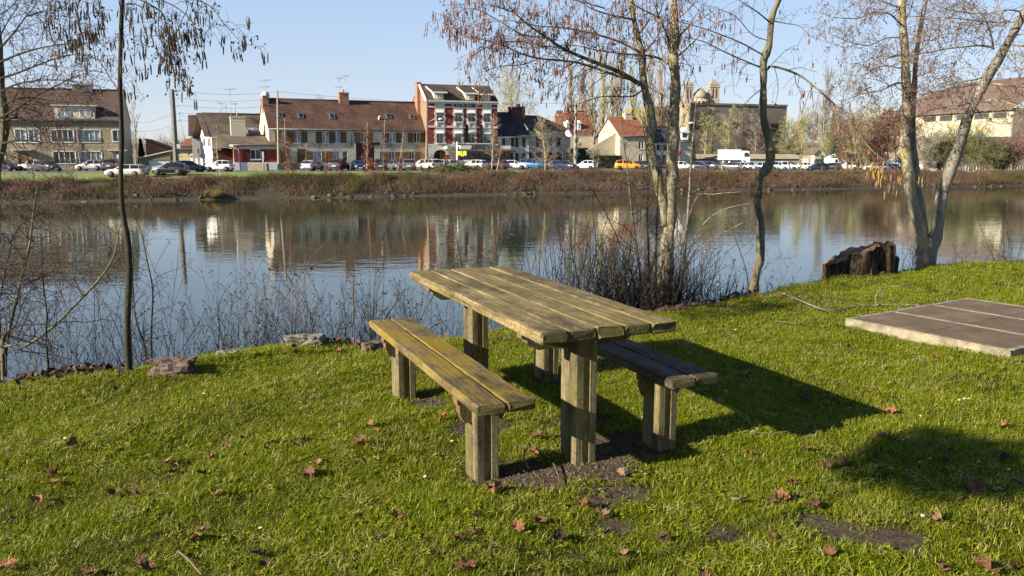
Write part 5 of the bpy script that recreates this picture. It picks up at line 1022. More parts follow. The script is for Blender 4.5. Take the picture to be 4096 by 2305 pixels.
CARS=[('hatch',q(1,-60,175),111,0,'purple','dark purple hatchback cut by the left picture edge'),
('mini',q(1,240,500),112,-172,'white','small rounded white car below the brown door of the stone apartment house'),
('hatch',q(1,470,640),108,-28,'darkgrey','dark grey blue hatchback right behind the small rounded white car'),
('hatch',q(1,895,1235),113,180,'silver','silver hatchback facing left in front of the stone apartment house'),
('suv',q(1,1240,1420),114,95,'darkgrey','dark grey tall car seen from behind, between silver hatchback and champagne estate'),
('wagon',q(1,1220,1715),93,178,'champagne','champagne coloured estate car on the grass behind the dark tree trunk'),
('hatch',(609+757)/2,96,180,'black','black hatchback facing left beside the concrete utility pole'),
('hatch',q(2,215,415),104,35,'navy','dark blue hatchback half hidden behind the black hatchback'),
('mini',q(2,510,820),107,180,'white','small white city car facing left in front of the white house'),
('hatch',q(3,480,680),112,78,'silver','silver hatchback seen from behind below the closed shutters'),
('suv',q(3,795,990),113,82,'brown','dark brown off-road car seen from behind in front of the white door'),
('wagon',q(3,1025,1205),114,-72,'navy','navy estate car facing the river in front of the dark gate'),
('hatch',q(3,1175,1260),121,100,'red','dark red car almost hidden behind two dark cars by the gate'),
('suv',q(3,1262,1475),114,100,'darkgrey','dark off-road car with red tail lamps right of the dark gate'),
('hatch',q(3,1480,1620),118,-60,'grey','grey car between two off-road cars below the stone house'),
('suv',q(3,1622,1788),114,95,'grey','grey off-road car seen from behind near the corner of the hotel'),
('hatch',q(3,1790,1900),122,180,'cream','cream car half hidden behind the grey car left of the hotel door'),
('suv',q(4,170,435),117,122,'champagne','grey beige off-road car before the arched hotel door'),
('hatch',q(4,425,470),124,0,'white','white car barely visible between two cars at the hotel door'),
('mini',q(4,455,650),117,-65,'silver','silver small van-like car facing the river below the yellow sign'),
('hatch',q(4,710,925),119,142,'cream','cream white hatchback seen from behind before the terrace wall'),
('hatch',q(4,915,1010),122,20,'black','black car with red lamps before the terrace wall'),
('hatch',q(4,1015,1095),121,165,'brown','dark brown car behind the forked sapling by the terrace'),
('sedan',q(4,1095,1415),121,-8,'white','long white saloon car right of the hotel'),
('suv',q(5,415,640),123,-22,'blue','blue off-road car with pale roof right of the white saloon'),
('wagon',q(5,690,870),126,172,'grey','grey estate car before the limestone house'),
('hatch',q(5,845,975),123,-48,'navy','dark navy hatchback facing right at the corner of the limestone house'),
('mini',q(5,1045,1240),127,150,'white','small white hatchback standing alone before the dark hedge'),
('suv',q(5,1497,1765),131,-12,'orange','bright orange car between the slender tree and the main trunk'),
('hatch',q(5,1745,1860),136,-60,'darkgrey','dark grey car right behind the orange car'),
('hatch',q(6,400,480),137,15,'brown','dark brown car between the two main trunks'),
('hatch',q(6,590,755),135,-18,'white','white hatchback immediately right of the thickest trunk'),
('hatch',q(6,790,945),137,-28,'navy','deep blue hatchback right of the white hatchback'),
('hatch',q(6,895,1085),142,-40,'darkgrey','dark grey hatchback left of the white truck'),
('wagon',q(6,920,1070),162,8,'green','old dark green estate car in the back row beside the truck'),
('sedan',q(6,1155,1345),139,-42,'grey','grey saloon parked before the truck box'),
('hatch',q(6,1310,1490),140,-42,'silver','silver hatchback below the truck cab'),
('hatch',q(6,1440,1570),145,-40,'paleblue','pale blue hatchback right of the truck cab'),
('hatch',q(6,1545,1680),158,-15,'darkgrey','dark car in the back row left of the crooked trunk'),
('hatch',q(6,1565,1700),142,-12,'paleblue','pale blue car directly behind the crooked trunk'),
('suv',q(6,1700,1840),143,-25,'paleblue','pale grey blue off-road car right of the crooked trunk'),
('suv',q(6,1745,1985),150,-14,'white','white off-road car before the stone garden wall'),
('hatch',q(6,1880,1965),172,-30,'navy','small navy car in the back row by the wall end'),
('hatch',q(7,620,705),158,-30,'white','white hatchback left of the ivy covered trunk'),
('hatch',q(7,665,880),146,178,'navy','navy hatchback behind the ivy covered trunk'),
('hatch',q(7,870,990),152,150,'black','black hatchback right of the ivy covered trunk'),
('wagon',q(7,960,1080),166,0,'red','dark red estate car behind the white off-road car at the right'),
('suv',q(7,990,1240),160,178,'white','white off-road car seen from the side between two ivy trunks'),
('hatch',q(7,1180,1260),172,0,'silver','silver car roof behind the leaning ivy trunk'),
('hatch',q(7,1370,1490),160,170,'cream','cream car behind the hanging yellow catkins'),
('hatch',q(7,1530,1620),168,-30,'navy','navy car beside the bright blue fence'),
('hatch',q(7,1600,1720),158,-35,'brightblue','bright blue hatchback before the bright blue fence'),
('hatch',q(8,225,335),164,-20,'white','white car just left of the yellow lichen trunk')]
for k in CARS: car(*k)
# truck and van
def truck():
    Y=163; nx=q(6,1085,1430); p=atY(nx,zo(6,0,1045)[1],Y); r=empty('truck',(p.x,Y,p.z),R(-14),'white box truck with a roof deflector towering over the parked cars','truck'); L=17.0*Y/3186*0+ (344/2.9)*Y/3186/.97
    zt=atY(nx,zo(6,0,868)[1],Y).z-p.z; a=-L/2; b=a+L*.72; m=MB(); m.box(a,b,-1.25,1.25,1.0,zt); m.build('cargo_box',paint('paint_white',PAINT['white']),r,bevel=.04)
    c=L/2; m=MB(); m.prism([(b+.12,.5),(c,.5),(c+.02,1.5),(c-.22,2.75),(b+.12,2.8)],'y',-1.15,1.15); m.build('cab',paint('paint_white',PAINT['white']),r,bevel=.06)
    m=MB(); m.prism([(b+.1,2.82),(c-.35,2.82),(b+.9,zt-.25),(b+.1,zt-.2)],'y',-1.1,1.1); m.build('roof_deflector',paint('paint_white',PAINT['white']),r)
    m=MB(); m.add([(c+.035,-1.0,1.55),(c+.035,1.0,1.55),(c-.19,.95,2.6),(c-.19,-.95,2.6)],[(0,1,2,3)]); m.build('windscreen',mcg,r); m=MB(); m.quad((b+.6,-1.17,1.6),(c-.15,-1.17,1.6),(c-.35,-1.17,2.5),(b+.6,-1.17,2.5)); m.build('side_window',mcg,r)
    m=MB(); m.box(c,c+.06,-1.1,1.1,.45,1.0); m.build('bumper',mtrimc,r)
    for s in (-1,1): m=MB(); m.box(c+.05,c+.09,s*.85-.18,s*.85+.18,.7,.95); m.build('headlight',mhl,r); m=MB(); m.box(c-.2,c-.05,s*1.35-.1,s*1.35+.1,1.7,2.4); m.build('mirror',mtrimc,r)
    m=MB(); m.box(a+.1,c-.4,-.9,.9,.6,.95); m.build('chassis',mtrimc,r)
    for x in (a+1.2,a+2.4,c-1.2):
        for s in (-1,1): w_=link('wheel',_wh,r,(x,s*1.05,.5)); w_.scale=(1.55,1.6,1.55); link('rim',_rm,w_)
truck()
def van():
    Y=185; nx=q(7,870,1045); p=atY(nx,zo(7,0,1020)[1],Y); r=empty('van',(p.x,Y,p.z-1.2),0,'long white van seen over the car roofs beside the dark conifer','van'); L=(175/2.9)*Y/3186; zt=atY(nx,zo(7,0,965)[1],Y).z-p.z+1.2
    m=MB(); m.prism([(-L/2,.4),(L/2,.4),(L/2,.9),(L*.32,zt*.62),(L*.2,zt),(-L/2+.1,zt)],'y',-1,1); m.build('body',paint('paint_white',PAINT['white']),r,bevel=.08); m=MB(); m.quad((L*.05,-1.02,zt*.58),(L*.27,-1.02,zt*.58),(L*.18,-1.02,zt*.88),(L*.05,-1.02,zt*.88)); m.build('side_window',mcg,r); m=MB(); m.add([(L*.335,-.9,zt*.62),(L*.335,.9,zt*.62),(L*.22,.85,zt*.95),(L*.22,-.85,zt*.95)],[(0,1,2,3)]); m.build('windscreen',mcg,r)
    for x in (-L*.3,L*.3):
        for s in (-1,1): w_=link('wheel',_wh,r,(x,s*.92,.32)); link('rim',_rm,w_)
van()
# ============================================================ poles, wires, antennas, signs
mpole=mat('pole_concrete',(.16,.16,.13),(.10,.10,.085),4,bump=.3); mwp=mat('pole_wood',(.36,.28,.18),(.26,.2,.13),4); mzinc=mat('galvanised',(.34,.34,.34),None,rough=.5,metal=.5)
def pole(z,xt,yt,xb,yb,Y,w,m_,name,label,lamp=None,taper=.7,cat=None):
    b=atY(*zo(z,xb,yb),Y); t_=atY(*zo(z,xt,yt),Y); r=empty(name,tuple(b),0,label,cat or name.replace('_',' ')); h=t_-b; m=MB(); n=8
    m.tube([(0,0,-.3),(h.x*.5,0,h.z*.5),(h.x,0,h.z)],[w,w*(1+taper)/2,w*taper],6,sm=False); m.build('pole',m_,r)
    if lamp:
        m=MB(); m.tube([(h.x,0,h.z-lamp[2]),(h.x+lamp[0]*.5,-.3,h.z-lamp[2]+.5),(h.x+lamp[0],-.6,h.z-lamp[2]+.55)],.045,5); m.build('arm',mzinc,r); m=MB(); m.tube([(h.x+lamp[0]*.95,-.6,h.z-lamp[2]+.5),(h.x+lamp[0]+lamp[1],-.6,h.z-lamp[2]+.62)],[.16,.10],8); m.build('lamp_head',mat('lamp_shell',(.6,.6,.6)),r)
    return r,h,b
r1,h1,b1=pole(2,112,168,160,1025,112,.42,mpole,'utility_pole','thick dark concrete utility pole carrying wires beside the black hatchback',cat='pole')
m=MB()
for k in range(5): z=h1.z-.3-k*1.0; m.box(h1.x+.2,h1.x+.75,-.03,.03,z,z+.05); m.tube([(h1.x+.72,0,z+.05),(h1.x+.72,0,z+.25)],.07,6)
m.tube([(h1.x-.3,0,h1.z-3),(h1.x-.5,0,h1.z+.2),(h1.x+.1,0,h1.z+.6),(h1.x+.6,0,h1.z-.1)],.03,5); m.box(h1.x+.3,h1.x+.8,-.5,-.35,h1.z*.2,h1.z*.2+.6); m.build('insulator_bracket',mzinc,r1)
r2,h2,b2=pole(2,1332,185,1345,1010,118,.2,mwp,'wooden_pole','pale wooden utility pole before the left end of the long stone house',cat='pole')
pole(4,257,282,256,980,127.5,.2,mpole,'lamp_post','pale slotted concrete lamp post at the left corner of the hotel',lamp=(1.9,.6,3.6),cat='street lamp')
r5,h5,b5=pole(5,1026,320,1018,1060,134,.32,mat('pale_concrete',(.30,.29,.24),(.22,.21,.17),3),'concrete_pole','tall slotted concrete pole right of the limestone house',cat='pole')
m=MB()
for k in range(7): z=1.2+k*1.35; m.box(-.1,.1,-.34,-.29,z,z+.7)
m.build('pole_slot',mdark,r5)
pole(6,640,590,636,1000,138,.14,mpole,'slim_lamp_post','slim grey street lamp standing just right of the thickest trunk',lamp=(1.4,.9,.1),cat='street lamp')
# roadside signs
def post_sign(z,x,ys,yb,Y,r_,label,rim,face,bar=True,rect=False):
    b=atY(*zo(z,x,yb),Y); t_=atY(*zo(z,x,ys),Y); r=empty('road_sign',tuple(b),0,label,'road sign'); h=t_.z-b.z; m=MB(); m.tube([(0,.03,0),(0,.03,h+r_)],.04,6); m.build('sign_post',mzinc,r)
    m=MB(); n=24
    m.tube([(0,-.02,h),(0,.0,h)],r_,n); d=m.build('sign_rim',rim,r); m=MB(); m.tube([(0,-.035,h),(0,-.022,h)],r_*.78,n); m.build('sign_face',face,d)
    m=MB(); a=.7; 
    for aa in ((a,-a) if bar else ()): m.add([(r_*.8*math.cos(aa+.12),-.045,h+r_*.8*math.sin(aa+.12)),(r_*.8*math.cos(aa-.12),-.045,h+r_*.8*math.sin(aa-.12)),(-r_*.8*math.cos(aa+.12),-.045,h-r_*.8*math.sin(aa+.12)),(-r_*.8*math.cos(aa-.12),-.045,h-r_*.8*math.sin(aa-.12))],[(0,1,2,3)])
    if bar: m.build('sign_bar',rim,d)
mred=mat('sign_red',(.55,.02,.03)); mblu=mat('sign_blue',(.03,.06,.40))
post_sign(6,612,907,1010,136,.52,'round blue and red no stopping sign right of the thickest trunk',mred,mblu)
post_sign(8,1572,995,1130,140,.36,'round no stopping sign on a post before the annex, far right',mred,mblu)
b=atY(*zo(4,640,985),124); r=empty('tobacco_sign',tuple(b),0,'yellow illuminated box sign on a white post before the restaurant','sign'); zz=atY(*zo(4,648,935),124).z-b.z; z2=atY(*zo(4,648,885),124).z-b.z
m=MB(); m.tube([(-.45,0,-1.5),(-.45,0,z2+1.4)],.13,8); m.build('post',mp_white,r); m=MB(); m.box(-.28,1.0,-.12,.12,zz,z2); m.build('sign_box',mat('sign_yellow',(.75,.75,.02)),r,bevel=.03); m=MB(); m.box(.2,.5,-.13,-.122,(zz+z2)/2-.1,(zz+z2)/2+.35); m.box(.1,.6,-.13,-.122,(zz+z2)/2-.5,(zz+z2)/2-.3); m.build('sign_mark',mat('sign_mark_green',(.2,.3,.03)),r)
b=atY(*zo(2,1177,1130),109); r=empty('marker_post',tuple(b),0,'thin grey marker post on the verge before the red wall','post'); zt=atY(*zo(2,1177,890),109).z-b.z; m=MB(); m.tube([(0,0,-.2),(0,0,zt)],.09,6); m.build('post',mzinc,r); m=MB(); m.box(-.14,.14,-.12,-.05,zt*.65,zt); m.build('plate',mzinc,r)
b=atY(*zo(2,1117,1130),111); m=MB(); m.box(-1.3,1.3,-.5,.5,-.2,1.2); o=m.build('concrete_block',mconc,None,tuple(b),bevel=.05); tag(o,'pale concrete block on the road edge before the red wall','block')
# wires between the poles
def wire(a,b,sag,name,label,r_=.018):
    sg=Segs(); a=Vector(a);b=Vector(b); n=14; pts=[a.lerp(b,i/n)-Vector((0,0,sag*4*(i/n)*(1-i/n))) for i in range(n+1)]; sg.poly(pts,r_,r_); o=sg.build(name,miron,sides=3); tag(o,label,'wire','overhead wires'); return o
tp1=[Vector((b1.x+h1.x+.72,112,b1.z+h1.z-.1-k*1.0)) for k in range(5)]; tp2=[Vector((b2.x+h2.x,118,b2.z+h2.z-.1-k*.9)) for k in range(5)]
for k,nm in enumerate(('highest','second','third','fourth','lowest')): wire(tp1[k],tp2[k],.5,'overhead_wire',f'{nm} of the five wires from the thick concrete pole to the wooden pole')
wire(tp2[0],Vector((b5.x+h5.x,134,b5.z+h5.z)),.8,'overhead_wire','long wire over the long roof from the wooden pole toward the slotted concrete pole')
wire(tp1[3],atY(*zo(2,350,480),135),.4,'overhead_wire','slack wire from the concrete pole down to the narrow dark red roof')
wire(tp1[3],atY(*zo(2,350,520),133),4.2,'overhead_wire','deeply sagging wire loop right of the concrete pole')
wire(Vector((b1.x+h1.x*.7,112,atY(*zo(2,105,440),112).z)),atY(*zo(1,1440,530),122),.7,'overhead_wire','upper wire from the concrete pole to the stone apartment house')
wire(Vector((b1.x+h1.x*.5,112,atY(*zo(2,105,575),112).z)),atY(*zo(1,1440,632),122),.6,'overhead_wire','lower wire from the concrete pole to the stone apartment house')
# TV antennas
def antenna(z,x,yt,yb,Y,wid,label,two=False,n=9,tilt=0):
    b=atY(*zo(z,x,yb),Y); t_=atY(*zo(z,x,yt),Y); r=empty('tv_antenna',tuple(b),0,label,'antenna','rooftop antennas'); h=t_.z-b.z; w=wid/2.9*Y/3186; m=MB(); m.tube([(0,0,0),(0,0,h)],.05,5); m.build('mast',mzinc,r); m=MB()
    for zz,ww in ([(h,w)]+([(h*.62,w*.75)] if two else [])):
        m.tube([(-ww*.75,0,zz-tilt*ww),(ww*.35,0,zz+tilt*ww*.4)],.035,4)
        for i in range(n): xx=-ww*.75+ww*1.1*i/(n-1); zc=zz+(-tilt*ww)+(xx+ww*.75)/(1.1*ww)*1.4*tilt*ww; m.tube([(xx,-.3,zc),(xx,.3,zc)],.02,3); m.tube([(xx,0,zc-.15),(xx,0,zc+.15)],.015,3)
    m.build('boom',mzinc,r)
antenna(2,805,165,640,121,175,'tallest antenna mast behind the pale chimney of the white house')
antenna(2,680,330,455,128,180,'tilted antenna on the ridge of the white house',tilt=-.12)
antenna(2,848,335,450,126,80,'short antenna above the chimney pot of the white house')
antenna(2,738,372,455,128,50,'small stubby antenna between the tilted and the tall one',n=5)
antenna(2,1203,60,265,125,145,'antenna with two crossbars above the left chimney of the long stone house',True)
antenna(3,900,38,305,131,110,'left antenna beside the middle chimney of the long stone house',True)
antenna(3,972,12,340,131,110,'taller right antenna beside the middle chimney of the long stone house')
q_=atY(*zo(2,1195,240),124); r=empty('satellite_dish',tuple(q_),0,'round pale satellite dish on the left chimney of the long stone house','satellite dish'); m=MB(); m.tube([(0,0,0),(0,-.12,0),(0,-.16,0)],[.1,.6,.66],14); m.build('dish',mat('dish_grey',(.55,.55,.55)),r); m=MB(); m.tube([(0,0,0),(0,.4,-.5)],.04,5); m.build('dish_arm',mzinc,r)
# hedge
def hedge(name,label,fx0,fx1,Y,sl,yt,z,dep,colr,seed):
    f=Fr(zo(z,fx0,0)[0],Y,sl,nxr=zo(z,fx1,0)[0]); h=f.loc(*zo(z,(fx0+fx1)/2,yt))[1]; g=random.Random(seed); sg=[];V=[];Fc=[]
    for i in range(int(f.w*h*55)):
        s=g.random(); x=g.uniform(0,f.w); 
        if s<.7: y,zz=g.uniform(-.2,.25),g.uniform(0,h)
        else: y,zz=g.uniform(0,dep),h+g.gauss(0,.12)
        a=.22*g.uniform(.5,1); b=len(V); u=Vector((g.gauss(0,1),g.gauss(0,1),g.gauss(0,1))).normalized(); w=u.orthogonal().normalized(); p=Vector((x,y,zz)); V+=[p-u*a*.5,p+w*a*.4,p+u*a*.5]; Fc+=[b,b+1,b+2]
    o=empty(name,(f.o.x,f.o.y,f.zb),f.rz,label,'hedge'); npmesh('foliage',[tuple(v) for v in V],Fc,3,colr,o)['kind']='stuff'; m=MB(); m.box(0,f.w,.15,dep-.1,0,h-.15); m.build('core',mat('hedge_core',(.012,.018,.008)),o)
mev=mat('evergreen_leaf',(.018,.035,.012),(.035,.06,.02),1.5,rough=.7)
hedge('clipped_hedge','long dark clipped hedge behind the small white hatchback',985,1560,141,.3,925,5,1.6,mev,1)
hedge('rounded_hedge','taller brownish hedge against the orange roofed house',1030,1240,152,.3,838,5,3,mat('brown_hedge',(.05,.06,.02),(.09,.08,.03),1),2)
m=MB()
f=Fr(zo(5,1548,0)[0],143,.3,nxr=zo(5,1640,0)[0]); r=f.root('iron_gate','black iron gate left of the orange car','gate'); zt=f.loc(*zo(5,1590,962))[1]
x=0
while x<f.w: m.tube([(x,0,0),(x,0,zt+.2*math.sin(x/f.w*math.pi))],.04,4); x+=.28
m.box(0,f.w,-.03,.03,.4,.5); m.box(0,f.w,-.03,.03,zt-.4,zt-.3); m.build('bars',miron,f.r)
# ============================================================ far bank vegetation
g=random.Random(11)
def scrubmat():
    t=NT('dry_scrub'); t.set(rough=.95,spec=.1); o=t.co(); n=t.noise(o,9,3,.8); c=t.cr(n,[(.3,(.04,.027,.018)),(.5,(.16,.105,.07)),(.68,(.36,.26,.17))])
    c=t.mix(t.ramp(t.noise(o,.12,4),.45,.62),c,(.10,.095,.035),'MIX'); c2=t.mix(.5,c,(.16,.09,.06)); t.col(t.mix(t.ramp(t.noise(t.mapv(o,loc=(40,3,2)),.3,3),.4,.6),c,c2)); return t.m
def far_scrub():
    N=76000; r=np.random.default_rng(2); X=r.uniform(-78,125,N); e=(4.9+.9*np.sin(X*1.3)*np.sin(X*.41))*r.random(N)**.8+.3; sg=Segs(); Y=fline(X)+e/CN
    cl=.5+.5*np.sin(X*.9+np.sin(X*.37)*2)*np.sin(X*.31+e)
    for i in range(N):
        x,y=X[i],Y[i]; z=farz(x,y); h=(.2+.65*cl[i])*(.5+r.random())*(1 if e[i]<4.3 else .5)*(2.0 if r.random()<.02 else 1)
        if cl[i]<.10 and r.random()<.8: continue
        dx,dy=r.normal(0,.28),r.normal(-.12,.25); m=(x+dx*h,y+dy*h,z+h*.65); q=(x+dx*h*2.2,y+dy*h*2.2,z+h*(.9+r.normal(0,.18)))
        sg.seg((x,y,z-.05),m,.018,.013); sg.seg(m,q,.013,.006)
    o=sg.build('bank_scrub',scrubmat()); tag(o,'dry brown brambles and dead stems covering the far river bank','scrub',kind='stuff')
    # stones at the far waterline
    m=MB(); gg=random.Random(7)
    for i in range(520):
        x=gg.uniform(-75,120)
        if math.sin(x*.8)+math.sin(x*.33+1)+gg.gauss(0,.5)<.1: continue
        y=fline(x)+gg.uniform(-.2,1.1); s=gg.uniform(.08,.32)*(1.5 if gg.random()<.06 else 1); z=farz(x,y)+s*.2; a=gg.uniform(0,3); vs=[]
        for k in range(8): vs.append((x+s*math.cos(a+k*.785)*gg.uniform(.8,1.4),y+s*.7*math.sin(a+k*.785)*gg.uniform(.7,1.2),z-.1))
        for k in range(8): vs.append((x+s*.7*math.cos(a+k*.785)*gg.uniform(.7,1.2),y+s*.5*math.sin(a+k*.785),z+s*gg.uniform(.3,.6)))
        m.add(vs,[(k,(k+1)%8,8+(k+1)%8,8+k) for k in range(8)]+[tuple(range(8,16))])
    o=m.build('shore_stones',mat('shore_stone',(.13,.11,.07),(.035,.035,.02),1.2,bump=.4,lo=.4,hi=.55)); tag(o,'grey and mossy stones lying along the far waterline','stones',kind='stuff')
far_scrub()
mtw={ 'tan':mat('twig_tan',(.36,.28,.18),(.26,.20,.13),.6),'yellow':mat('twig_yellow',(.34,.31,.12),(.24,.21,.09),.5),'brown':mat('twig_brown',(.17,.10,.065),(.12,.075,.05),.8),'rust':mat('twig_rust',(.30,.14,.08),(.20,.09,.05),1),'grey':mat('twig_grey',(.25,.21,.16),(.19,.16,.12),.6),'olive':mat('twig_olive',(.17,.17,.06),(.13,.12,.05),.5),'white':mat('birch_bark',(.55,.50,.42),(.30,.25,.2),3)}
def bgtree(label,nx,Y,top,wid,style='round',col='tan',seed=1,tcol=None,name='bare_tree',group=None,n1=16,rt=.012,dens=1.0,t0=.2,leaf=None,cat='tree',zoff=0,lean=0.0,ivy=0):
    g=random.Random(seed); d=ray(nx,683); x=d.x*Y/d.y; zb=farz(x,Y)+zoff; H=atY(nx,top,Y).z-zb; W=wid*Y/F
    r=empty(name,(x,Y,zb),0,label,cat,group); tr=Segs(); sg=Segs(); tips=[]; n=10; pts=[Vector((0,0,-.3))]; ph=g.uniform(0,6)
    for i in range(1,n+1): t=i/n; pts.append(Vector((lean*H*t+.012*H*math.sin(t*5+ph),.012*H*math.sin(t*4),H*t*(.97 if style=='poplar' else .8))))
    R0=max(.05,H*rt); m=MB(); pp=catmull(pts,2); m.tube(pp,[R0*(1-.85*i/(len(pp)-1)) for i in range(len(pp))],7); m.build('trunk',mtw[tcol or col],r)
    for k in range(n1):
        t=t0+(1-t0)*(k+g.random()*.8)/n1; i=min(int(t*n),n-1); p=pts[i].lerp(pts[i+1],t*n-i); a=g.uniform(0,6.28)
        if style=='poplar': el=R(67+g.uniform(-7,6)); L=H*.27*(1-.55*t)*g.uniform(.8,1.2); up=.6;nc=7;ra=.42;wg=.06
        elif style=='bush': el=R(60+g.uniform(-25,15)); L=W*.55*g.uniform(.7,1.1); up=.1;nc=6;ra=.5;wg=.14
        else: el=R(38+25*t+g.uniform(-10,10)); L=W*.5*(1.15-.6*abs(t-.45))*g.uniform(.75,1.15); up=.12;nc=6;ra=.55;wg=.12
        dd=Vector((math.cos(a)*math.cos(el),math.sin(a)*math.cos(el),math.sin(el)))
        grow(sg,tips,p,dd,L,R0*.42*(1-.6*t),2,g,spread=.55 if style!='poplar' else .3,wig=wg,nch=int(nc*dens),ratio=ra,up=up/max(L,.5)*1.2,rmin=.00013*Y*.95)
    sg.build('twigs',mtw[col],r)['kind']='stuff'
    if leaf:
        V=[];Fc=[]
        for p,_ in tips:
            for q in range(leaf[1]):
                c=Vector(p)+Vector((g.gauss(0,.12),g.gauss(0,.12),g.gauss(-.05,.12))); s=leaf[2]*g.uniform(.6,1.3); u=Vector((g.gauss(0,1),g.gauss(0,1),g.gauss(0,1))).normalized(); w=u.orthogonal().normalized(); b=len(V); V+=[tuple(c-u*s),tuple(c+w*s*.7),tuple(c+u*s)]; Fc+=[b,b+1,b+2]
        npmesh('leaves',V,Fc,3,leaf[0],r)['kind']='stuff'
    if ivy:
        V=[];Fc=[]
        for q in range(int(260*ivy)):
            t=g.uniform(.02,.5); i=min(int(t*n),n-1); c=pts[i].lerp(pts[i+1],t*n-i)+Vector((g.gauss(0,.16),g.gauss(0,.16),0)); s=.13*g.uniform(.6,1.3); u=Vector((g.gauss(0,1),g.gauss(0,1),g.gauss(0,1))).normalized(); w=u.orthogonal().normalized(); b=len(V); V+=[tuple(c-u*s),tuple(c+w*s*.7),tuple(c+u*s)]; Fc+=[b,b+1,b+2]
        npmesh('ivy',V,Fc,3,mev,r)['kind']='stuff'
    return r
ml_r=mat('dead_leaf_rust',(.22,.085,.045),(.14,.055,.03),3); ml_b=mat('dead_leaf_brown',(.20,.12,.09),(.13,.075,.055),3)
X_=lambda z,x:zo(z,x,0)[0]; Y_=lambda z,y:zo(z,0,y)[1]
bgtree('large bare plane tree rising behind the dark slate house right of the hotel',X_(4,1230),165,Y_(4,-20),255,'round','yellow',3,n1=40,t0=.16,dens=1.3)
bgtree('bare tree top showing over the long tiled roof, left of its middle chimney',X_(3,740),175,Y_(3,165),110,'round','grey',4,n1=12,t0=.3)
bgtree('small bare tree top over the right part of the long tiled roof',X_(3,1385),170,Y_(3,225),70,'round','grey',5,n1=10,t0=.3)
bgtree('slim bare tree at the gable of the stone apartment house',X_(1,1590),150,Y_(1,262),60,'poplar','grey',6,n1=14,t0=.15)
bgtree('bare shrubby tree between the plane tree and the orange roofed house',X_(5,480),172,Y_(5,120),110,'round','grey',7,n1=14)
for k,(nx,tp,c) in enumerate(((2279,262,'tan'),(2325,300,'tan'),(2362,255,'tan'),(2405,235,'yellow'),(2440,262,'tan'),(2478,225,'tan'),(2520,290,'yellow'),(2588,235,'tan'),(2640,215,'tan'),(2690,300,'tan'))):
    w_=['first','second','third','fourth','fifth','sixth','seventh','eighth','ninth','tenth'][k]
    bgtree(f'tall narrow bare poplar behind the orange roofs, {w_} of ten from the left',nx,186+(k%3)*9,tp-10,60,'poplar',c,20+k,group='row of bare poplars',name='poplar',n1=46,t0=.1,rt=.014,dens=1.1,ivy=1.2 if k in(4,6) else 0)
for k,(x,tp,w_,c,lb) in enumerate(((930,380,95,'yellow','left end, near the lamp post'),(1010,345,110,'yellow','above the left end of the white truck'),(1110,420,90,'grey','above the middle of the white truck'),(1190,345,120,'yellow','above the truck cab'),(1290,360,120,'grey','right of the truck cab'),(1390,440,100,'brown','between truck cab and crooked trunk'),(1500,430,110,'grey','just left of the crooked trunk'),(1600,520,110,'brown','behind the crooked trunk'))):
    bgtree(f'thin bare tree against the concrete hall, {lb}',X_(6,x),188+k%3*4,Y_(6,tp),w_,'bush' if k%2 else 'round',c,40+k,group='thin trees in front of the concrete hall',n1=20,t0=.12,dens=1.1,ivy=2.5 if k in(2,3) else 0)
bgtree('tall pale feathery bare tree standing above all others right of the concrete hall',X_(7,840),215,Y_(7,-30),125,'poplar','grey',60,n1=50,t0=.15,dens=1.1)
bgtree('yellow green bare tree with ivy trunk left of the cream kiosk',X_(7,590),141,Y_(7,400),105,'round','yellow',61,n1=24,t0=.3,ivy=1.5,zoff=.0)
bgtree('lopped ivy covered tree before the cream kiosk',X_(7,850),140,Y_(7,640),70,'round','yellow',62,n1=12,t0=.45,ivy=2.5,lean=-.12,zoff=0)
bgtree('leaning ivy covered tree right of the side-on white off-road car',X_(7,1265),139,Y_(7,600),100,'round','yellow',63,n1=14,t0=.4,ivy=2,lean=-.18,zoff=0)
for k,(x,tp,w_,c,lb) in enumerate(((420,560,130,'olive','beside the right corner of the concrete hall'),(520,480,140,'yellow','above the stone wall end'),(700,430,150,'grey','above the cream kiosk'),(960,420,150,'olive','behind the tall feathery tree'),(1120,470,150,'yellow','over the pale bungalow'),(1280,440,170,'olive','left of the rust coloured tree'),(1420,400,170,'yellow','tallest of the right part'),(1600,470,170,'brown','near the white tent'))):
    bgtree(f'bushy bare tree in the wooded slope, {lb}',X_(7,x),205+12*(k%3),Y_(7,tp),w_,'bush',c,70+k,group='wood behind the car park',n1=44,t0=.06,dens=1.25)
bgtree('rust coloured tree still holding its dead leaves left of the lichen trunk',X_(7,1580),165,Y_(7,400),150,'round','brown',90,n1=36,t0=.12,leaf=(ml_r,4,.15),dens=1.1)
bgtree('second rust coloured tree in front of the white tent',X_(8,230),172,Y_(8,440),110,'round','brown',91,n1=30,t0=.12,leaf=(ml_r,4,.14))
bgtree('bare rusty tree in front of the left corner of the cream hall',X_(8,520),158,Y_(8,500),130,'bush','rust',92,n1=18,t0=.15,leaf=(ml_b,1,.1))
for k,(x,tp,w_,c,lb) in enumerate(((600,700,110,'grey','pale multi stemmed bush right of the lichen trunk'),(760,680,120,'olive','ivy bush before the white kiosk'),(1120,740,210,'olive','largest willow bush on the far bank right of the leaning trunk'),(1330,900,160,'olive','low spreading willow bush at the far right bank'),(1500,960,130,'brown','brown bramble bush hanging over the water at the far right'))):
    bgtree(lb,X_(8,x),134+k,Y_(8,tp),w_,'bush',c,95+k,name='willow_bush',group='bushes on the far right bank',n1=75,t0=.02,dens=1.3,rt=.008,zoff=-.4,cat='bush',ivy=3 if k==1 else 0)
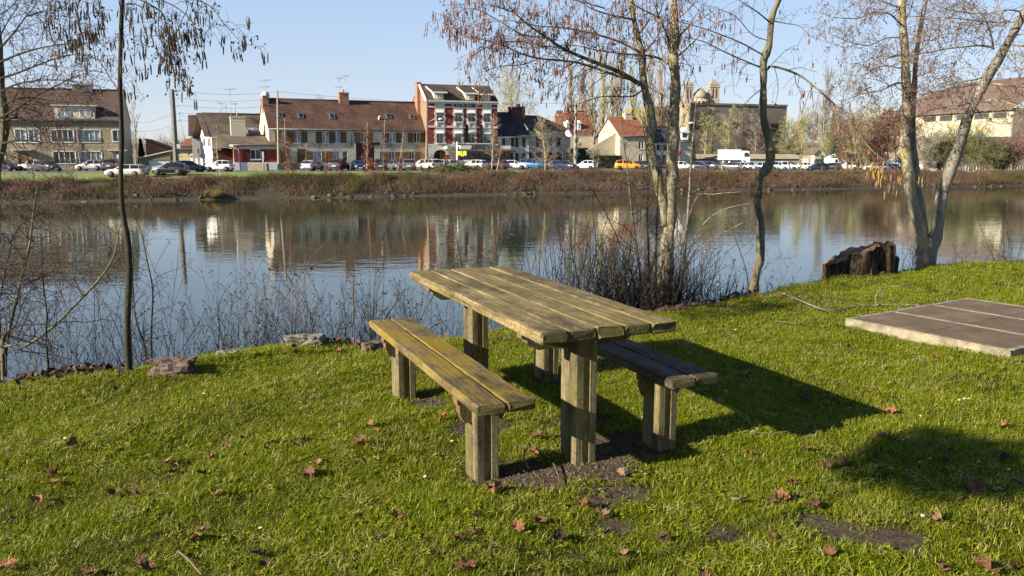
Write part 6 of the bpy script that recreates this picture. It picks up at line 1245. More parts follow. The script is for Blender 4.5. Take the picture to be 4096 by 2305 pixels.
for k,(z,x,tp,w_,c,lf,lb) in enumerate(((7,1130,560,150,'brown',ml_b,'brown bare tree directly left of the leaning ivy tree'),(7,1400,520,160,'brown',ml_r,'wide brown tree behind the hanging yellow catkins'),(8,60,560,150,'brown',ml_r,'rusty brown tree just left of the white tent'),(8,420,620,120,'grey',ml_b,'grey brown tree between the lichen trunk and the cream hall'),(8,900,700,190,'olive',None,'broad bare willow behind the leaning trunk'),(8,1650,900,200,'brown',ml_b,'brown bush at the far right end of the far bank'))): bgtree(lb,zo(z,x,0)[0],148+3*k if k<4 else 137,Y_(z,tp),w_,'bush',c,130+k,n1=44,t0=.04,leaf=(lf,1,.12) if lf else None,dens=1.2)
# conifers
def conifer(label,nx,Y,top,wid,seed):
    g=random.Random(seed); d=ray(nx,683); x=d.x*Y/d.y; zb=farz(x,Y); H=atY(nx,top,Y).z-zb; W=wid*Y/F/2; r=empty('conifer',(x,Y,zb),0,label,'tree'); m=MB(); m.tube([(0,0,0),(0,0,H*.9)],[.18,.03],6); m.build('trunk',mtw['brown'],r); V=[];Fc=[]
    for q in range(2600):
        t=g.random()**.7; a=g.uniform(0,6.28); rr=W*(1-t)**.8*g.uniform(.35,1.05)*(1+.25*math.sin(a*5+t*20)); c=Vector((rr*math.cos(a),rr*math.sin(a),H*(.05+.95*t))); s=.22*g.uniform(.6,1.3); u=Vector((g.gauss(0,1),g.gauss(0,1),g.gauss(0,.5))).normalized(); w=u.orthogonal().normalized(); b=len(V); V+=[tuple(c-u*s),tuple(c+w*s*.6),tuple(c+u*s)]; Fc+=[b,b+1,b+2]
    npmesh('foliage',V,Fc,3,mev,r)['kind']='stuff'
conifer('dark evergreen tree right of the cream kiosk',X_(7,985),190,Y_(7,700),70,1); conifer('small narrow cypress between the concrete pole and the cottage',X_(2,187),185,Y_(2,725),16,2); conifer('dark laurel at the gable foot of the stone apartment house',X_(1,1655),132,Y_(1,745),34,3); conifer('dark yew tree behind the yellow green ivy tree',X_(7,930),225,Y_(7,450),60,4)
conifer('evergreen shrub below the small dormer house',X_(6,775),176,Y_(6,740),36,6)
# distant bare wood on the horizon
def far_wood():
    g=random.Random(3); sg=Segs()
    for i in range(420):
        u=g.uniform(-.7,.75); Y=g.uniform(420,760); x=u*Y; h=g.uniform(9,17)
        if -.62<u<-.3: h*=1.2
        b=Vector((x,Y,E-3)); sg.seg(b,b+Vector((0,0,h*.5)),.25,.15)
        for k in range(34):
            a=g.uniform(0,6.28); t=g.uniform(.25,.6); p=b+Vector((0,0,h*t)); q=p+Vector((math.cos(a)*h*.22,math.sin(a)*h*.22,h*g.uniform(.15,.42))); sg.seg(p,q,.08,.05); q2=q+Vector((g.gauss(0,.08)*h,0,h*g.uniform(.05,.14))); sg.seg(q,q2,.06,.03)
    o=sg.build('distant_wood',mat('distant_twigs',(.30,.24,.20),(.24,.19,.16),.02)); tag(o,'hazy bare wood on the horizon behind the houses','wood',kind='stuff')
far_wood()
# saplings on the far bank
def sapling(z,pts,Y,label,col='white',leaf=None,seed=1,w=3.0,dens=8,L=(.5,1.4),nm='sapling',up=.4):
    g=random.Random(seed); P=[atY(*zo(z,x,y),Y) for x,y in pts]; b=P[0].copy(); b.z=min(b.z,farz(b.x,b.y)+.0)-.3 if False else b.z-.2; r=empty(nm,tuple(b),0,label,'sapling','young trees on the far bank'); P=[p-b for p in P]; P[0].z=-.2; c=catmull(P,5); m=MB(); rr=w/2/F*Y; m.tube(c,[rr*(1-.75*i/(len(c)-1)) for i in range(len(c))],6); m.build('trunk',mtw[col],r); sg=Segs(); tips=[]; n=len(c)
    for k in range(dens*3):
        t=g.uniform(.25,1); i=min(int(t*(n-1)),n-2); a=g.uniform(0,6.28); el=R(g.uniform(15,60)); grow(sg,tips,c[i],Vector((math.cos(a)*math.cos(el),math.sin(a)*math.cos(el),math.sin(el))),g.uniform(*L)*(1.2-.7*t),.022,1,g,.6,.15,nch=5,ratio=.5,rmin=.011)
    sg.build('twigs',mtw['rust' if leaf else 'tan'],r)['kind']='stuff'
    if leaf:
        V=[];Fc=[]
        for p,_ in tips:
            for q in range(leaf):
                cc=Vector(p)+Vector((g.gauss(0,.12),g.gauss(0,.12),g.gauss(-.08,.12))); s=.085*g.uniform(.6,1.3); u=Vector((g.gauss(0,1),g.gauss(0,1),g.gauss(0,1))).normalized(); w_=u.orthogonal().normalized(); bb=len(V); V+=[tuple(cc-u*s),tuple(cc+w_*s*.7),tuple(cc+u*s)]; Fc+=[bb,bb+1,bb+2]
        npmesh('dead_leaves',V,Fc,3,ml_r,r)['kind']='stuff'
sapling(2,[(712,1335),(650,1050),(630,850),(625,590)],97,'slim pale birch sapling leaning left before the white city car',seed=1,w=4,dens=5)
sapling(3,[(390,1345),(310,1050),(265,820),(255,490)],98,'leaning birch sapling full of rusty dead leaves at the left end of the stone house',leaf=4,seed=2,w=5,dens=14)
sapling(3,[(742,1290),(732,1100),(730,870)],100,'short thin sapling between silver and brown parked cars',leaf=1,seed=3,w=3,dens=5,L=(.4,.9))
sapling(3,[(1190,1265),(1212,1000),(1215,545)],101,'straight sapling with rusty leaves before the dark gate',leaf=3,seed=4,w=4,dens=12)
sapling(3,[(1393,1230),(1408,950),(1415,520)],102,'upright grey sapling right of the dark gate with few leaves',leaf=1,seed=5,w=4,dens=9)
sapling(3,[(1515,1300),(1590,1000),(1640,650)],102,'sapling leaning right before the last window of the stone house',leaf=1,seed=6,w=4,dens=8)
sapling(3,[(475,1200),(500,950),(510,780)],99,'thin whip of a tree left of the silver hatchback',seed=7,w=3,dens=4,L=(.5,.9))
sapling(4,[(1005,1110),(1020,800),(1030,450)],107,'taller forked sapling in front of the right edge of the hotel',seed=8,w=6,dens=12,L=(1.,2.4),col='tan')
sapling(4,[(1060,1115),(1095,950),(1120,820)],107,'thin leaning sapling beside the taller forked one',seed=9,w=4,dens=6,leaf=1)
sapling(5,[(665,1160),(670,950),(640,700),(620,490)],109,'multi branched pale young tree in front of the limestone house',col='yellow',seed=10,w=7,dens=22,L=(1.5,3.0))
sapling(5,[(1240,1115),(1235,980),(1228,860)],113,'yellowish young tree right of the small white hatchback',col='yellow',seed=11,w=5,dens=9,L=(.8,1.8))
sapling(5,[(1265,1115),(1290,960),(1300,850)],113,'leaning companion of the yellowish young tree',col='yellow',seed=12,w=4,dens=8,L=(.8,1.6))
sapling(5,[(955,1100),(990,960),(1020,860)],111,'bare young tree before the slotted concrete pole',seed=13,w=3,dens=8,L=(.7,1.5))
sapling(6,[(1120,1110),(1130,1000),(1125,930)],118,'low bare sapling before the white truck',seed=14,w=3,dens=5,L=(.5,1))
# green brambles and golden tussock on the far bank
def bush(z,x,y,Y,w,h,label,cat,name,matl,n,seed,s0=.14,stem=False):
    g=random.Random(seed); p=atY(*zo(z,x,y),Y); p.z=farz(p.x,p.y); V=[];Fc=[]; o=empty(name,tuple(p),0,label,cat)
    if stem:
        sg=Segs()
        for i in range(n): a=g.uniform(0,6.28); l=h*g.uniform(.6,1.2); q=Vector((math.cos(a)*w*.25,math.sin(a)*w*.25,l)); e_=q+Vector((math.cos(a)*w*.45,math.sin(a)*w*.3,-l*g.uniform(.1,.7))); sg.seg(Vector((0,0,0)),q,.02,.016); sg.seg(q,e_,.016,.006)
        sg.build('blades',matl,o)['kind']='stuff'; return
    for i in range(n):
        u=Vector((g.gauss(0,1),g.gauss(0,1),abs(g.gauss(0,1)))).normalized()*g.uniform(.6,1.05); c=Vector((u.x*w*.5,u.y*w*.3,u.z*h-.3)); s=s0*g.uniform(.5,1.3); a=Vector((g.gauss(0,1),g.gauss(0,1),g.gauss(0,1))).normalized(); b_=a.orthogonal().normalized(); b=len(V); V+=[tuple(c-a*s),tuple(c+b_*s*.7),tuple(c+a*s)]; Fc+=[b,b+1,b+2]
    npmesh('foliage',V,Fc,3,matl,o)['kind']='stuff'
mbr=mat('bramble_green',(.05,.07,.018),(.09,.10,.03),1.5)
bush(4,590,1260,103.5,5.5,1.6,'dark green bramble patch on the far bank below the hotel','bramble','bramble_patch',mbr,2600,1); bush(4,830,1230,105,5,1.3,'lower olive bramble patch right of the darkest one','bramble','bramble_patch',mat('bramble_olive',(.10,.10,.035),(.14,.11,.05),1.5),1800,2); bush(4,390,1160,104,5,1.0,'yellow green bramble patch under the small silver van-like car','bramble','bramble_patch',mat('bramble_yellow',(.13,.14,.03),(.16,.12,.05),1.5),1400,3)
bush(2,590,1420,88.0,1.5,.8,'golden grass tussock hanging over the far waterline','grass tussock','grass_tussock',mat('golden_grass',(.26,.21,.06),(.18,.14,.04),1),420,4,stem=True)
bush(6,1010,920,176,5,1.5,'bright green ivy heap on the stone wall left of the truck','ivy','ivy_heap',mat('bright_ivy',(.06,.12,.015),(.09,.15,.02),1),900,5)
# ============================================================ near trees (guides traced, then given real depth)
bkA=bark('bark_dark_alder',(.042,.034,.021),(.024,.020,.014),(.06,.053,.03),9,(.055,.055,.015),.58,.72)
bkC=bark('bark_pale_alder',(.30,.26,.185),(.15,.125,.08),(.05,.04,.025),8,(.20,.175,.05),.5,.66)
bkE=bark('bark_lichen',(.33,.29,.21),(.20,.17,.12),(.09,.075,.05),9,(.36,.31,.07),.50,.62,7)
bkG=bark('bark_grey',(.27,.245,.20),(.15,.13,.10),(.06,.05,.035),10,(.30,.27,.06),.6,.72)
bkD=bark('bark_olive',(.17,.15,.095),(.09,.08,.05),(.05,.045,.03),9,(.16,.15,.05),.58,.72)
tw_dark=mat('near_twig_dark',(.045,.03,.022),(.03,.022,.016),8); tw_red=mat('near_twig_reddish',(.12,.065,.038),(.07,.04,.027),6); tw_tan=mat('near_twig_tan',(.17,.12,.07),(.10,.07,.045),6); tw_ol=mat('near_twig_olive',(.13,.11,.045),(.08,.065,.03),5)
ck_dark=mat('catkin_dark',(.09,.055,.022),(.045,.03,.018),20); ck_red=mat('catkin_reddish',(.24,.095,.045),(.12,.055,.032),14); ck_yel=mat('catkin_yellow',(.36,.23,.045),(.18,.09,.035),14); cn_dark=mat('cone_dark',(.035,.022,.016),(.02,.014,.01),20); bud=mat('bud_brown',(.20,.10,.07),(.12,.06,.045),12)
def P3(z,pts,Y0,Y1,g=None,j=.0):
    n=len(pts); out=[]
    for i,p in enumerate(pts):
        t=i/(n-1); Y=Y0+(Y1-Y0)*t+(g.gauss(0,j) if g and 0<i<n-1 else 0); out.append(atY(*zo(z,p[0],p[1]),Y))
    return out
class Tree:
    def __init__(s,name,label,base,cat='tree',group=None): s.b=Vector(base); s.r=empty(name,tuple(base),0,label,cat,group); s.sg=Segs(); s.tips=[]
    def limb(s,P,w0,w1,m,nm='limb',n=9,kn=.07,seed=1,sub=5):
        """w in photo pixels (diameter)"""
        g=random.Random(seed); c=catmull([p-s.b for p in P],sub); k=len(c); M=MB(); ws=np.interp(np.linspace(0,1,k),np.linspace(0,1,len(w0)),w0) if isinstance(w0,(list,tuple)) else np.linspace(w0,w1,k)
        ph=[g.uniform(0,6) for _ in range(4)]; rad=[]
        for i,p in enumerate(c):
            Y=max(1,(p+s.b).y); base=ws[i]/2/F*Y*1.0; kk=1+kn*math.sin(i*.9+ph[0])+kn*.6*math.sin(i*2.3+ph[1]); rad.append([base*kk*(1+kn*math.sin(j*2+ph[2]+i*.4)) for j in range(n)])
        M.tube(c,lambda i,j:rad[i][j],n); M.build(nm,m,s.r); return [q+s.b for q in c],[sum(r)/n for r in rad]
    def dress(s,c,rad,g,per_m,L,lvl=2,t0=.1,t1=1,droop=.3,spread=.75,nch=5,up=0,wig=.16,rmin=.0016,ratio=.52,bias=(0,0,0),rk=.5):
        n=len(c); tot=sum((c[i+1]-c[i]).length for i in range(n-1)); N=int(tot*per_m)
        for k in range(N):
            t=t0+(t1-t0)*(k+g.random())/max(N,1); t=min(t,.999); i=int(t*(n-1)); p=c[i].lerp(c[i+1],t*(n-1)-i)-s.b; dd=(c[i+1]-c[i]).normalized(); o=Vector((g.gauss(0,1),g.gauss(0,1),g.gauss(0,1))); o=(o-dd*o.dot(dd)).normalized()+Vector(bias)
            grow(s.sg,s.tips,p,dd*.45+o*spread,g.uniform(*L)*(1.1-.5*t),max(rmin,min(rad[i]*rk,.006)),lvl,g,spread,wig,droop,nch,ratio,up,step=.09,rmin=rmin)
    def done(s,tw,cat=None,cf=.5,con=None,cof=.3,g=None,cn=(1,3),cL=(.04,.075),cr=.0035,budm=None,bf=.8,br=.006):
        s.sg.build('twigs',tw,s.r)['kind']='stuff'; g=g or random.Random(1)
        if cat: droplets('catkins',s.tips,g,cat,s.r,cf,cn,cL,cr)
        if con: cones('cones',s.tips,g,con,s.r,cof,r=br)
        if budm: cones('buds',s.tips,g,budm,s.r,bf,(1,3),r=br*.8,sp=.02)
def base_at(z,x,y,Y): p=atY(*zo(z,x,y),Y); p.z=lawn_z(p.x,p.y)-.12; return p
# --- A: dark trunk at the left
g=random.Random(31); YA=5.62; b=base_at('d',322,924,YA)
T=Tree('alder','dark slender alder trunk standing on the bank edge at the left, hung with dark catkins',b)
P=P3('d',[(309,-140),(309,-40),(304,100),(302,210),(306,340),(304,440),(307,520),(322,610),(325,690),(321,790),(322,880)],YA,YA)+[b]
c,rad=T.limb(P,[14,15,16,17,18,19,20,22,23,25,26,31],0,bkA,'trunk',12,.05)
for pts,y0,y1,w in (([(975,35),(1050,35),(1110,75),(1135,150)],5.6,5.3,5),([(1000,-30),(1150,30),(1260,110),(1290,230),(1340,330),(1385,440),(1390,560),(1370,670)],5.6,5.2,6),([(1100,-60),(1350,50),(1480,160),(1500,260),(1500,340)],5.6,5.5,5),([(1250,-60),(1500,-5),(1640,60),(1720,170),(1800,260),(1885,355)],5.6,5.7,5),([(1180,-60),(1230,60),(1225,200),(1250,330),(1290,440)],5.5,5.1,5),([(970,130),(1015,200),(1040,330),(1040,470),(1050,560),(1060,680)],5.62,5.5,4),([(700,-80),(640,-20),(600,60),(620,200),(610,330),(580,420)],5.6,5.0,5),([(560,-70),(530,0),(545,60),(500,170),(480,270)],5.6,5.1,4),([(930,-60),(800,-30),(770,60),(772,170)],5.6,5.3,4),([(1400,-60),(1450,60),(1400,170),(1340,330),(1330,430)],5.5,5.4,4),([(918,700),(850,600),(790,500),(740,430)],5.62,5.8,4),([(1500,-40),(1580,30),(1620,150),(1605,270)],5.6,5.5,4)):
    c,rad=T.limb(P3('A',pts,y0,y1,g,.06),w,1.5,bkA,'limb',5,.03); hang=pts[-1][1]>150
    if pts[0]==(918,700): T.dress(c,rad,g,9,(.12,.3),1,.2,1,.1,nch=3,up=.3); continue
    T.dress(c,rad,g,17,(.10,.26),1,.15,1,2.2,nch=4,rmin=.0012,wig=.2)
T.done(tw_dark,ck_dark,.38,cn_dark,.25,g,(1,3),(.045,.075),.0042,br=.0065)
# --- B: branches entering from the left edge with lit trunk
g=random.Random(32); YB=7.0; b=base_at('B',-60,1180,YB)
T=Tree('alder','leaning alder at the left picture edge, its crown full of small brown buds',b)
c0,r0=T.limb(P3('A',[(-40,-60),(-20,150),(2,400),(5,560),(15,720),(38,880),(35,1010),(10,1160),(-30,1300)],YB-.3,YB)+P3('B',[(-40,200),(-60,700)],YB,YB)+[b],[14,16,20,24,27,30,32,34,36,38,40,44],0,bkD,'trunk',10,.08)
LB=[([(5,480),(120,430),(300,375),(480,345),(640,338),(860,335)],6.6,6.2,9),([(0,610),(150,560),(330,490),(480,440),(640,422),(760,470)],6.7,6.1,9),([(20,705),(120,655),(280,625),(450,620),(640,640),(850,690)],6.7,6.3,8),([(30,815),(130,768),(300,765),(470,790),(620,800),(760,845)],6.8,6.5,8),([(0,915),(100,860),(250,760),(440,660),(600,590),(740,540)],6.8,6.0,11),([(38,930),(130,915),(250,965),(400,1060),(520,1090)],6.9,6.4,9),([(20,1112),(150,1085),(330,1100),(520,1130),(800,1200)],6.9,6.3,10),([(5,370),(120,240),(200,130),(260,60),(320,-20)],6.6,6.0,8),([(-10,300),(60,170),(130,60),(170,-30)],6.6,6.3,6),([(0,1180),(100,1210),(250,1240),(420,1330)],6.9,6.6,7),([(-10,120),(80,60),(150,-20)],6.5,6.2,5),([(200,130),(330,90),(470,60),(560,-10)],6.2,5.9,5)]
for pts,y0,y1,w in LB:
    c,rad=T.limb(P3('A',pts,y0,y1,g,.05),w,1.8,bkA,'limb',6,.04); T.dress(c,rad,g,15,(.16,.42),1,.08,1,.5,nch=5,rmin=.0014)
T.done(tw_dark,ck_red,.22,cn_dark,.12,g,(1,2),(.018,.032),.0026,budm=bud,bf=.5,br=.0052)
# --- lower leaning stems at the left
def stems(name,label,z,guides,base,m,tw,seed,per_m=9,L=(.12,.4),bf=.3,lvl=1,cat='tree',group=None,cf=0,rmin=.0013):
    g=random.Random(seed); T=Tree(name,label,base,cat,group)
    for pts,y0,y1,w0,w1 in guides:
        P=P3(z,pts,y0,y1,g,.04); P=[Vector(base)]+P; c,rad=T.limb(P,w0,w1,m,'stem',7,.05,seed); T.dress(c,rad,g,per_m,L,lvl,.15,1,.15,nch=4,up=.3,rmin=rmin)
    T.done(tw,ck_red if cf else None,cf,None,0,g,budm=bud if bf else None,bf=bf,br=.005)
stems('alder_sapling','pair of low leaning stems, one thick and curved, at the lower left bank','B',[([(20,1160),(150,1110),(330,990),(520,800),(640,670),(730,530),(775,320)],6.1,5.9,17,4),([(15,1120),(60,1000),(130,700),(190,450),(215,250),(240,80)],6.1,6.6,18,4)],base_at('B',-10,1190,6.1),bkD,tw_dark,41,13,(.2,.55))
stems('alder_sapling','thin straight dark sapling between the curved stem and the dark trunk','B',[([(300,1100),(302,900),(285,750),(270,600),(265,400)],6.0,6.1,10,3)],base_at('B',312,1262,6.0),bkA,tw_dark,42,14,(.15,.45))
stems('alder_sapling','forked dark sapling just right of the dark trunk over the blue water','B',[([(975,1040),(985,760),(950,560),(900,340),(840,230)],6.2,6.2,9,2),([(935,1120),(880,950),(855,700),(860,500)],6.2,6.1,8,3)],base_at('B',965,1200,6.2),bkA,tw_dark,43,9,(.12,.4))
stems('alder_sapling','bushy sapling at the far left edge reaching over the water','B',[([(-10,1000),(20,700),(60,500),(120,330)],6.5,6.6,9,3),([(40,1180),(110,950),(160,800),(300,600),(420,560)],6.3,6.2,7,2),([(-20,560),(60,440),(130,330),(240,250),(400,240)],6.7,6.5,9,3),([(-20,900),(100,760),(280,650),(480,560),(760,600)],6.5,6.2,7,2)],base_at('B',-20,1230,6.4),bkA,tw_dark,44,16,(.2,.5),bf=.5)
# --- C: main double trunk
g=random.Random(33); YC=9.1; b=base_at('E',735,1110,YC)
T=Tree('alder','tallest double trunked pale alder right of the table, wide crown hung with reddish catkins',b)
c1,r1=T.limb(P3('C',[(1455,-150),(1490,-20),(1510,120),(1540,260),(1572,400),(1577,520),(1592,640),(1622,760),(1645,900),(1632,1010),(1640,1110),(1680,1230),(1702,1400)],YC-.1,YC)+P3('E',[(735,250),(745,420)],YC,YC),[13,16,19,24,27,29,30,33,36,36,37,38,38,36,28],0,bkC,'trunk',12,.07,3)
c2,r2=T.limb(P3('C',[(1785,-160),(1800,-20),(1810,150),(1815,300),(1800,420),(1815,560),(1812,700),(1800,850),(1805,960),(1788,1150),(1798,1300)],YC,YC)+P3('E',[(805,0),(800,200),(790,400),(765,560),(755,720),(740,900),(735,1040)],YC,YC)+[b],[22,25,29,33,36,38,40,44,46,46,46,44,42,44,50,56,62,70,84],0,bkC,'trunk',14,.08,4)
LC=[([(1558,612),(1400,520),(1200,440),(1000,352),(880,272),(750,182),(650,92),(560,-20)],9.0,7.9,19,bkD,0),
([(1785,472),(1700,425),(1600,402),(1440,392),(1250,365),(1100,332),(960,330)],9.1,8.5,11,bkC,0),
([(1545,590),(1380,545),(1150,466),(1000,440),(830,425),(700,390),(560,330),(400,282),(260,250),(150,110)],9.0,8.0,11,bkC,0),
([(1545,370),(1400,300),(1200,240),(1000,202),(830,190),(600,150),(340,180)],9.0,8.2,9,bkC,0),
([(1505,140),(1350,110),(1200,60),(1080,-20)],9.0,8.6,9,bkC,0),([(1790,520),(1765,300),(1700,130),(1640,-30)],9.1,8.9,12,bkA,0),([(1842,262),(1900,200),(1980,88)],9.1,8.8,11,bkD,1),([(1845,400),(1920,330),(2000,255)],9.1,8.9,9,bkD,1),
([(1590,640),(1500,700),(1300,700),(1150,740),(1000,800)],9.0,8.6,6,bkA,0),([(1700,130),(1560,60),(1420,-30)],8.9,8.6,7,bkC,0),([(1810,150),(1900,80),(2010,-30)],9.1,9.0,8,bkC,0),([(1000,352),(850,330),(650,300),(450,340),(310,430)],8.5,8.0,6,bkC,0),([(880,272),(700,250),(500,130),(330,60),(200,120)],8.3,7.9,6,bkC,0),([(830,425),(700,470),(560,480),(420,520)],8.5,8.2,5,bkC,0),([(1300,60),(1120,10),(900,-40)],8.8,8.4,6,bkC,0),([(650,92),(480,40),(300,10)],8.0,7.8,5,bkC,0),([(1572,400),(1660,300),(1720,180),(1760,20)],9.0,9.3,8,bkC,0),([(1540,260),(1620,150),(1640,0)],9.0,9.3,7,bkC,0)]
for k,(pts,y0,y1,w,m_,st) in enumerate(LC):
    c,rad=T.limb(P3('C',pts,y0,y1,g,.07),w,2.2,m_,'limb',7,.05,k)
    if not st: T.dress(c,rad,g,13,(.22,.65),1,.12,1,.55,nch=6,rmin=.0017,wig=.2)
    else: T.dress(c,rad,g,6,(.1,.4),1,.3,1,.3,nch=3)
T.dress(c1[:int(len(c1)*.45)],r1,g,7,(.25,.7),1,0,1,.4,nch=6,rmin=.0017); T.dress(c2[:int(len(c2)*.35)],r2,g,7,(.25,.7),1,0,1,.4,nch=6,rmin=.0017)
T.done(tw_red,ck_red,.44,cn_dark,.2,g,(1,3),(.045,.085),.0042,budm=bud,bf=.25,br=.008)
# --- D: crooked trunk
g=random.Random(34); YD=10.0; b=base_at('E',1465,968,YD)
T=Tree('alder','crooked single alder trunk with an S bend, long drooping catkin branches on both sides',b)
c1,r1=T.limb(P3('D',[(790,-120),(755,-10),(702,130),(682,330),(642,440),(642,560),(640,700),(640,850),(668,980),(692,1100),(680,1200),(612,1290),(600,1430)],YD,YD)+P3('E',[(1510,60),(1512,250),(1536,450),(1530,700),(1488,880)],YD,YD)+[b],[19,21,24,26,29,27,27,27,30,35,36,36,32,29,31,33,34,38,48],0,bkD,'trunk',12,.08,6)
LD=[([(668,505),(700,482),(820,512),(930,565),(1040,655),(1140,742),(1250,850),(1330,960),(1400,1060),(1500,1150),(1640,1235)],10,8.6,10,bkD,1),([(622,490),(500,440),(350,372),(200,300),(60,272)],10,9.4,7,bkD,0),([(642,402),(480,312),(300,240),(150,190),(0,150)],10,9.5,6,bkD,0),([(690,165),(600,90),(520,40),(420,-30)],10,9.6,6,bkD,0),([(700,150),(800,170),(900,190),(980,260)],10,9.8,5,bkD,0),([(640,640),(560,700),(500,760)],10,9.8,4,bkD,0),([(690,300),(560,250),(440,120),(300,60)],10,9.8,5,bkD,0)]
for k,(pts,y0,y1,w,m_,st) in enumerate(LD):
    c,rad=T.limb(P3('D',pts,y0,y1,g,.07),w,2.4,m_,'limb',7,.05,k)
    if st:
        T.dress(c[:len(c)//3],rad,g,8,(.2,.6),1,.1,1,1.6,nch=4,rmin=.0016); cc=c[len(c)//3:]
        keep=T.tips; T.tips=[]; T.dress(cc,rad[len(c)//3:],g,24,(.2,.55),1,.0,1,3.0,nch=5,rmin=.0015,bias=(0,0,-.7)); yt=T.tips; T.tips=keep
    else: T.dress(c,rad,g,9,(.2,.55),1,.1,1,.7,nch=4,rmin=.0016,wig=.2)
ya=[q for q in yt if q[0].x<4.0-T.b.x*0+(-T.b.x)+0.0 or True]
lo=[q for q in yt if q[0].z+T.b.z<1.55]; hi=[q for q in yt if q[0].z+T.b.z>=1.55]
droplets('yellow_catkins',lo,g,ck_yel,T.r,.30,(1,3),(.06,.11),.0055); droplets('brown_catkins',hi,g,mat('catkin_brown',(.22,.12,.045),(.12,.06,.03),14),T.r,.30,(1,3),(.05,.09),.0048)
T.done(tw_red,ck_red,.4,cn_dark,.08,g,(1,2),(.05,.09),.005,br=.008)
# --- E: right group
g=random.Random(35); YE=11.6; b=base_at('G',1250,440,YE)
T=Tree('alder','three stemmed alder at the right, yellow lichen on its straight stem',b)
c1,r1=T.limb(P3('D',[(1630,-120),(1640,-10),(1652,180),(1666,360),(1672,560),(1682,740),(1672,950),(1672,1100),(1692,1250),(1712,1420)],YE,YE)+P3('G',[(1205,150),(1215,300)],YE,YE)+[b],[22,25,27,30,33,36,38,40,42,42,42,44,60],0,bkE,'trunk',14,.06,7)
c2,r2=T.limb(P3('D',[(1835,-100),(1820,-10),(1772,250),(1747,420),(1737,600),(1722,800),(1722,1000),(1742,1200),(1762,1400)],YE+.2,YE+.1)+P3('G',[(1235,140),(1245,300)],YE+.05,YE)+[b],[12,14,16,18,20,22,25,28,30,34,38,50],0,bkG,'trunk',12,.06,8)
c3,r3=T.limb(P3('D',[(2600,-60),(2530,100),(2402,330),(2292,520),(2202,680),(2122,850),(2062,1050),(1992,1250),(1932,1430)],YE-.8,YE)+P3('G',[(1340,150),(1300,300)],YE,YE)+[b],[26,30,33,35,36,38,40,42,44,46,50,64],0,bkG,'trunk',14,.07,9)
LE=[([(1632,172),(1550,100),(1430,92),(1330,132),(1180,130),(1090,115)],11.6,10.8,7),([(1640,270),(1520,280),(1400,330),(1250,300),(1130,250)],11.6,11,5),([(1642,400),(1560,412),(1530,442)],11.6,11.3,8),([(1645,600),(1580,612),(1510,650),(1350,682),(1200,742)],11.6,10.8,8),([(1642,770),(1550,900),(1400,985)],11.6,11,5),([(1660,162),(1705,80),(1735,-30)],11.6,11.8,9),
([(2310,345),(2200,332),(2000,350),(1870,375),(1700,400),(1500,430),(1320,520)],11.2,10.6,8),([(2235,602),(2100,625),(1950,652),(1800,690),(1700,760)],11.3,10.9,9),([(2245,560),(2050,602),(1850,640)],11.3,11,7),([(2200,742),(2050,762),(1850,800),(1760,860)],11.3,11,7),([(2230,742),(2300,728),(2400,742),(2540,790),(2640,850)],11.2,10.6,9),([(2240,600),(2350,612),(2480,630),(2620,640)],11.2,10.7,9),([(2500,150),(2300,162),(2000,130),(1740,130)],11,10.8,7),([(2530,90),(2400,72),(2200,100),(1950,60),(1800,-20)],11,10.6,7),([(2310,360),(2290,250),(2230,110),(2120,20),(2000,-40)],11.2,11,8),([(2420,330),(2500,330),(2640,370)],11,10.6,8),([(2400,350),(2520,440),(2640,560)],11,10.6,6),([(1650,500),(1500,480),(1350,560),(1250,640)],11.6,11,5),([(2160,760),(2250,860),(2400,900),(2540,860)],11.3,10.9,6),([(1752,390),(1850,300),(1950,250),(2080,240)],11.7,11.4,6),([(1765,270),(1880,180),(1980,130),(2100,60)],11.7,11.3,6),([(1640,60),(1500,10),(1350,-40)],11.6,11.2,6),([(1740,560),(1850,520),(1960,470)],11.7,11.5,5),([(1735,650),(1820,610),(1930,560),(2020,560)],11.7,11.4,5),([(2440,260),(2560,240),(2660,200)],11,10.8,7)]
for k,(pts,y0,y1,w) in enumerate(LE):
    c,rad=T.limb(P3('D',pts,y0,y1,g,.08),w,2.2,bkE,'limb',7,.05,k); T.dress(c,rad,g,12,(.25,.8),1,.1,1,.35,nch=7,rmin=.0019,wig=.22)
T.dress(c1[:30],r1,g,4,(.3,.8),1,0,1,.2,nch=6,rmin=.0019); T.dress(c3[:20],r3,g,5,(.3,.8),1,0,1,.2,nch=6,rmin=.0019)
T.done(tw_tan,ck_red,.12,cn_dark,.10,g,(1,2),(.03,.05),.004,budm=bud,bf=.95,br=.009)
# yellow shoots with catkins hanging by the E trunk
# --- tall saplings rising through the thicket
def sl(z,label,guides,bz,bx,by,Yb,m,tw,seed,**k): stems('alder_sapling',label,z,guides,base_at(bz,bx,by,Yb),m,tw,seed,**k)
sl('E','tall reddish sapling just right of the main trunk reaching the top of the picture',[([(900,740),(925,450),(950,100),(965,-150),(985,-400),(1010,-650)],8.9,8.9,14,5)],'E',850,1000,8.9,bkG,tw_red,51,per_m=5,L=(.3,1.0),lvl=1)
sl('E','thin dark stem crossing in front of the left main trunk',[([(610,650),(595,400),(600,100),(590,-200),(560,-450)],8.7,8.8,9,3)],'E',640,1040,8.7,bkA,tw_dark,52,per_m=6,L=(.2,.8))
sl('E','slanting stem between the two main trunks and the thicket',[([(670,700),(680,400),(690,0),(730,-200),(800,-500)],8.8,8.9,9,3)],'E',690,1040,8.8,bkA,tw_dark,53,per_m=6,L=(.2,.8))
sl('E','stout brown sapling left of the main trunk leaning left',[([(545,900),(510,600),(470,300),(440,0),(400,-300),(380,-560)],8.6,8.6,13,3)],'E',580,1050,8.6,bkD,tw_dark,54,per_m=6,L=(.25,.9))
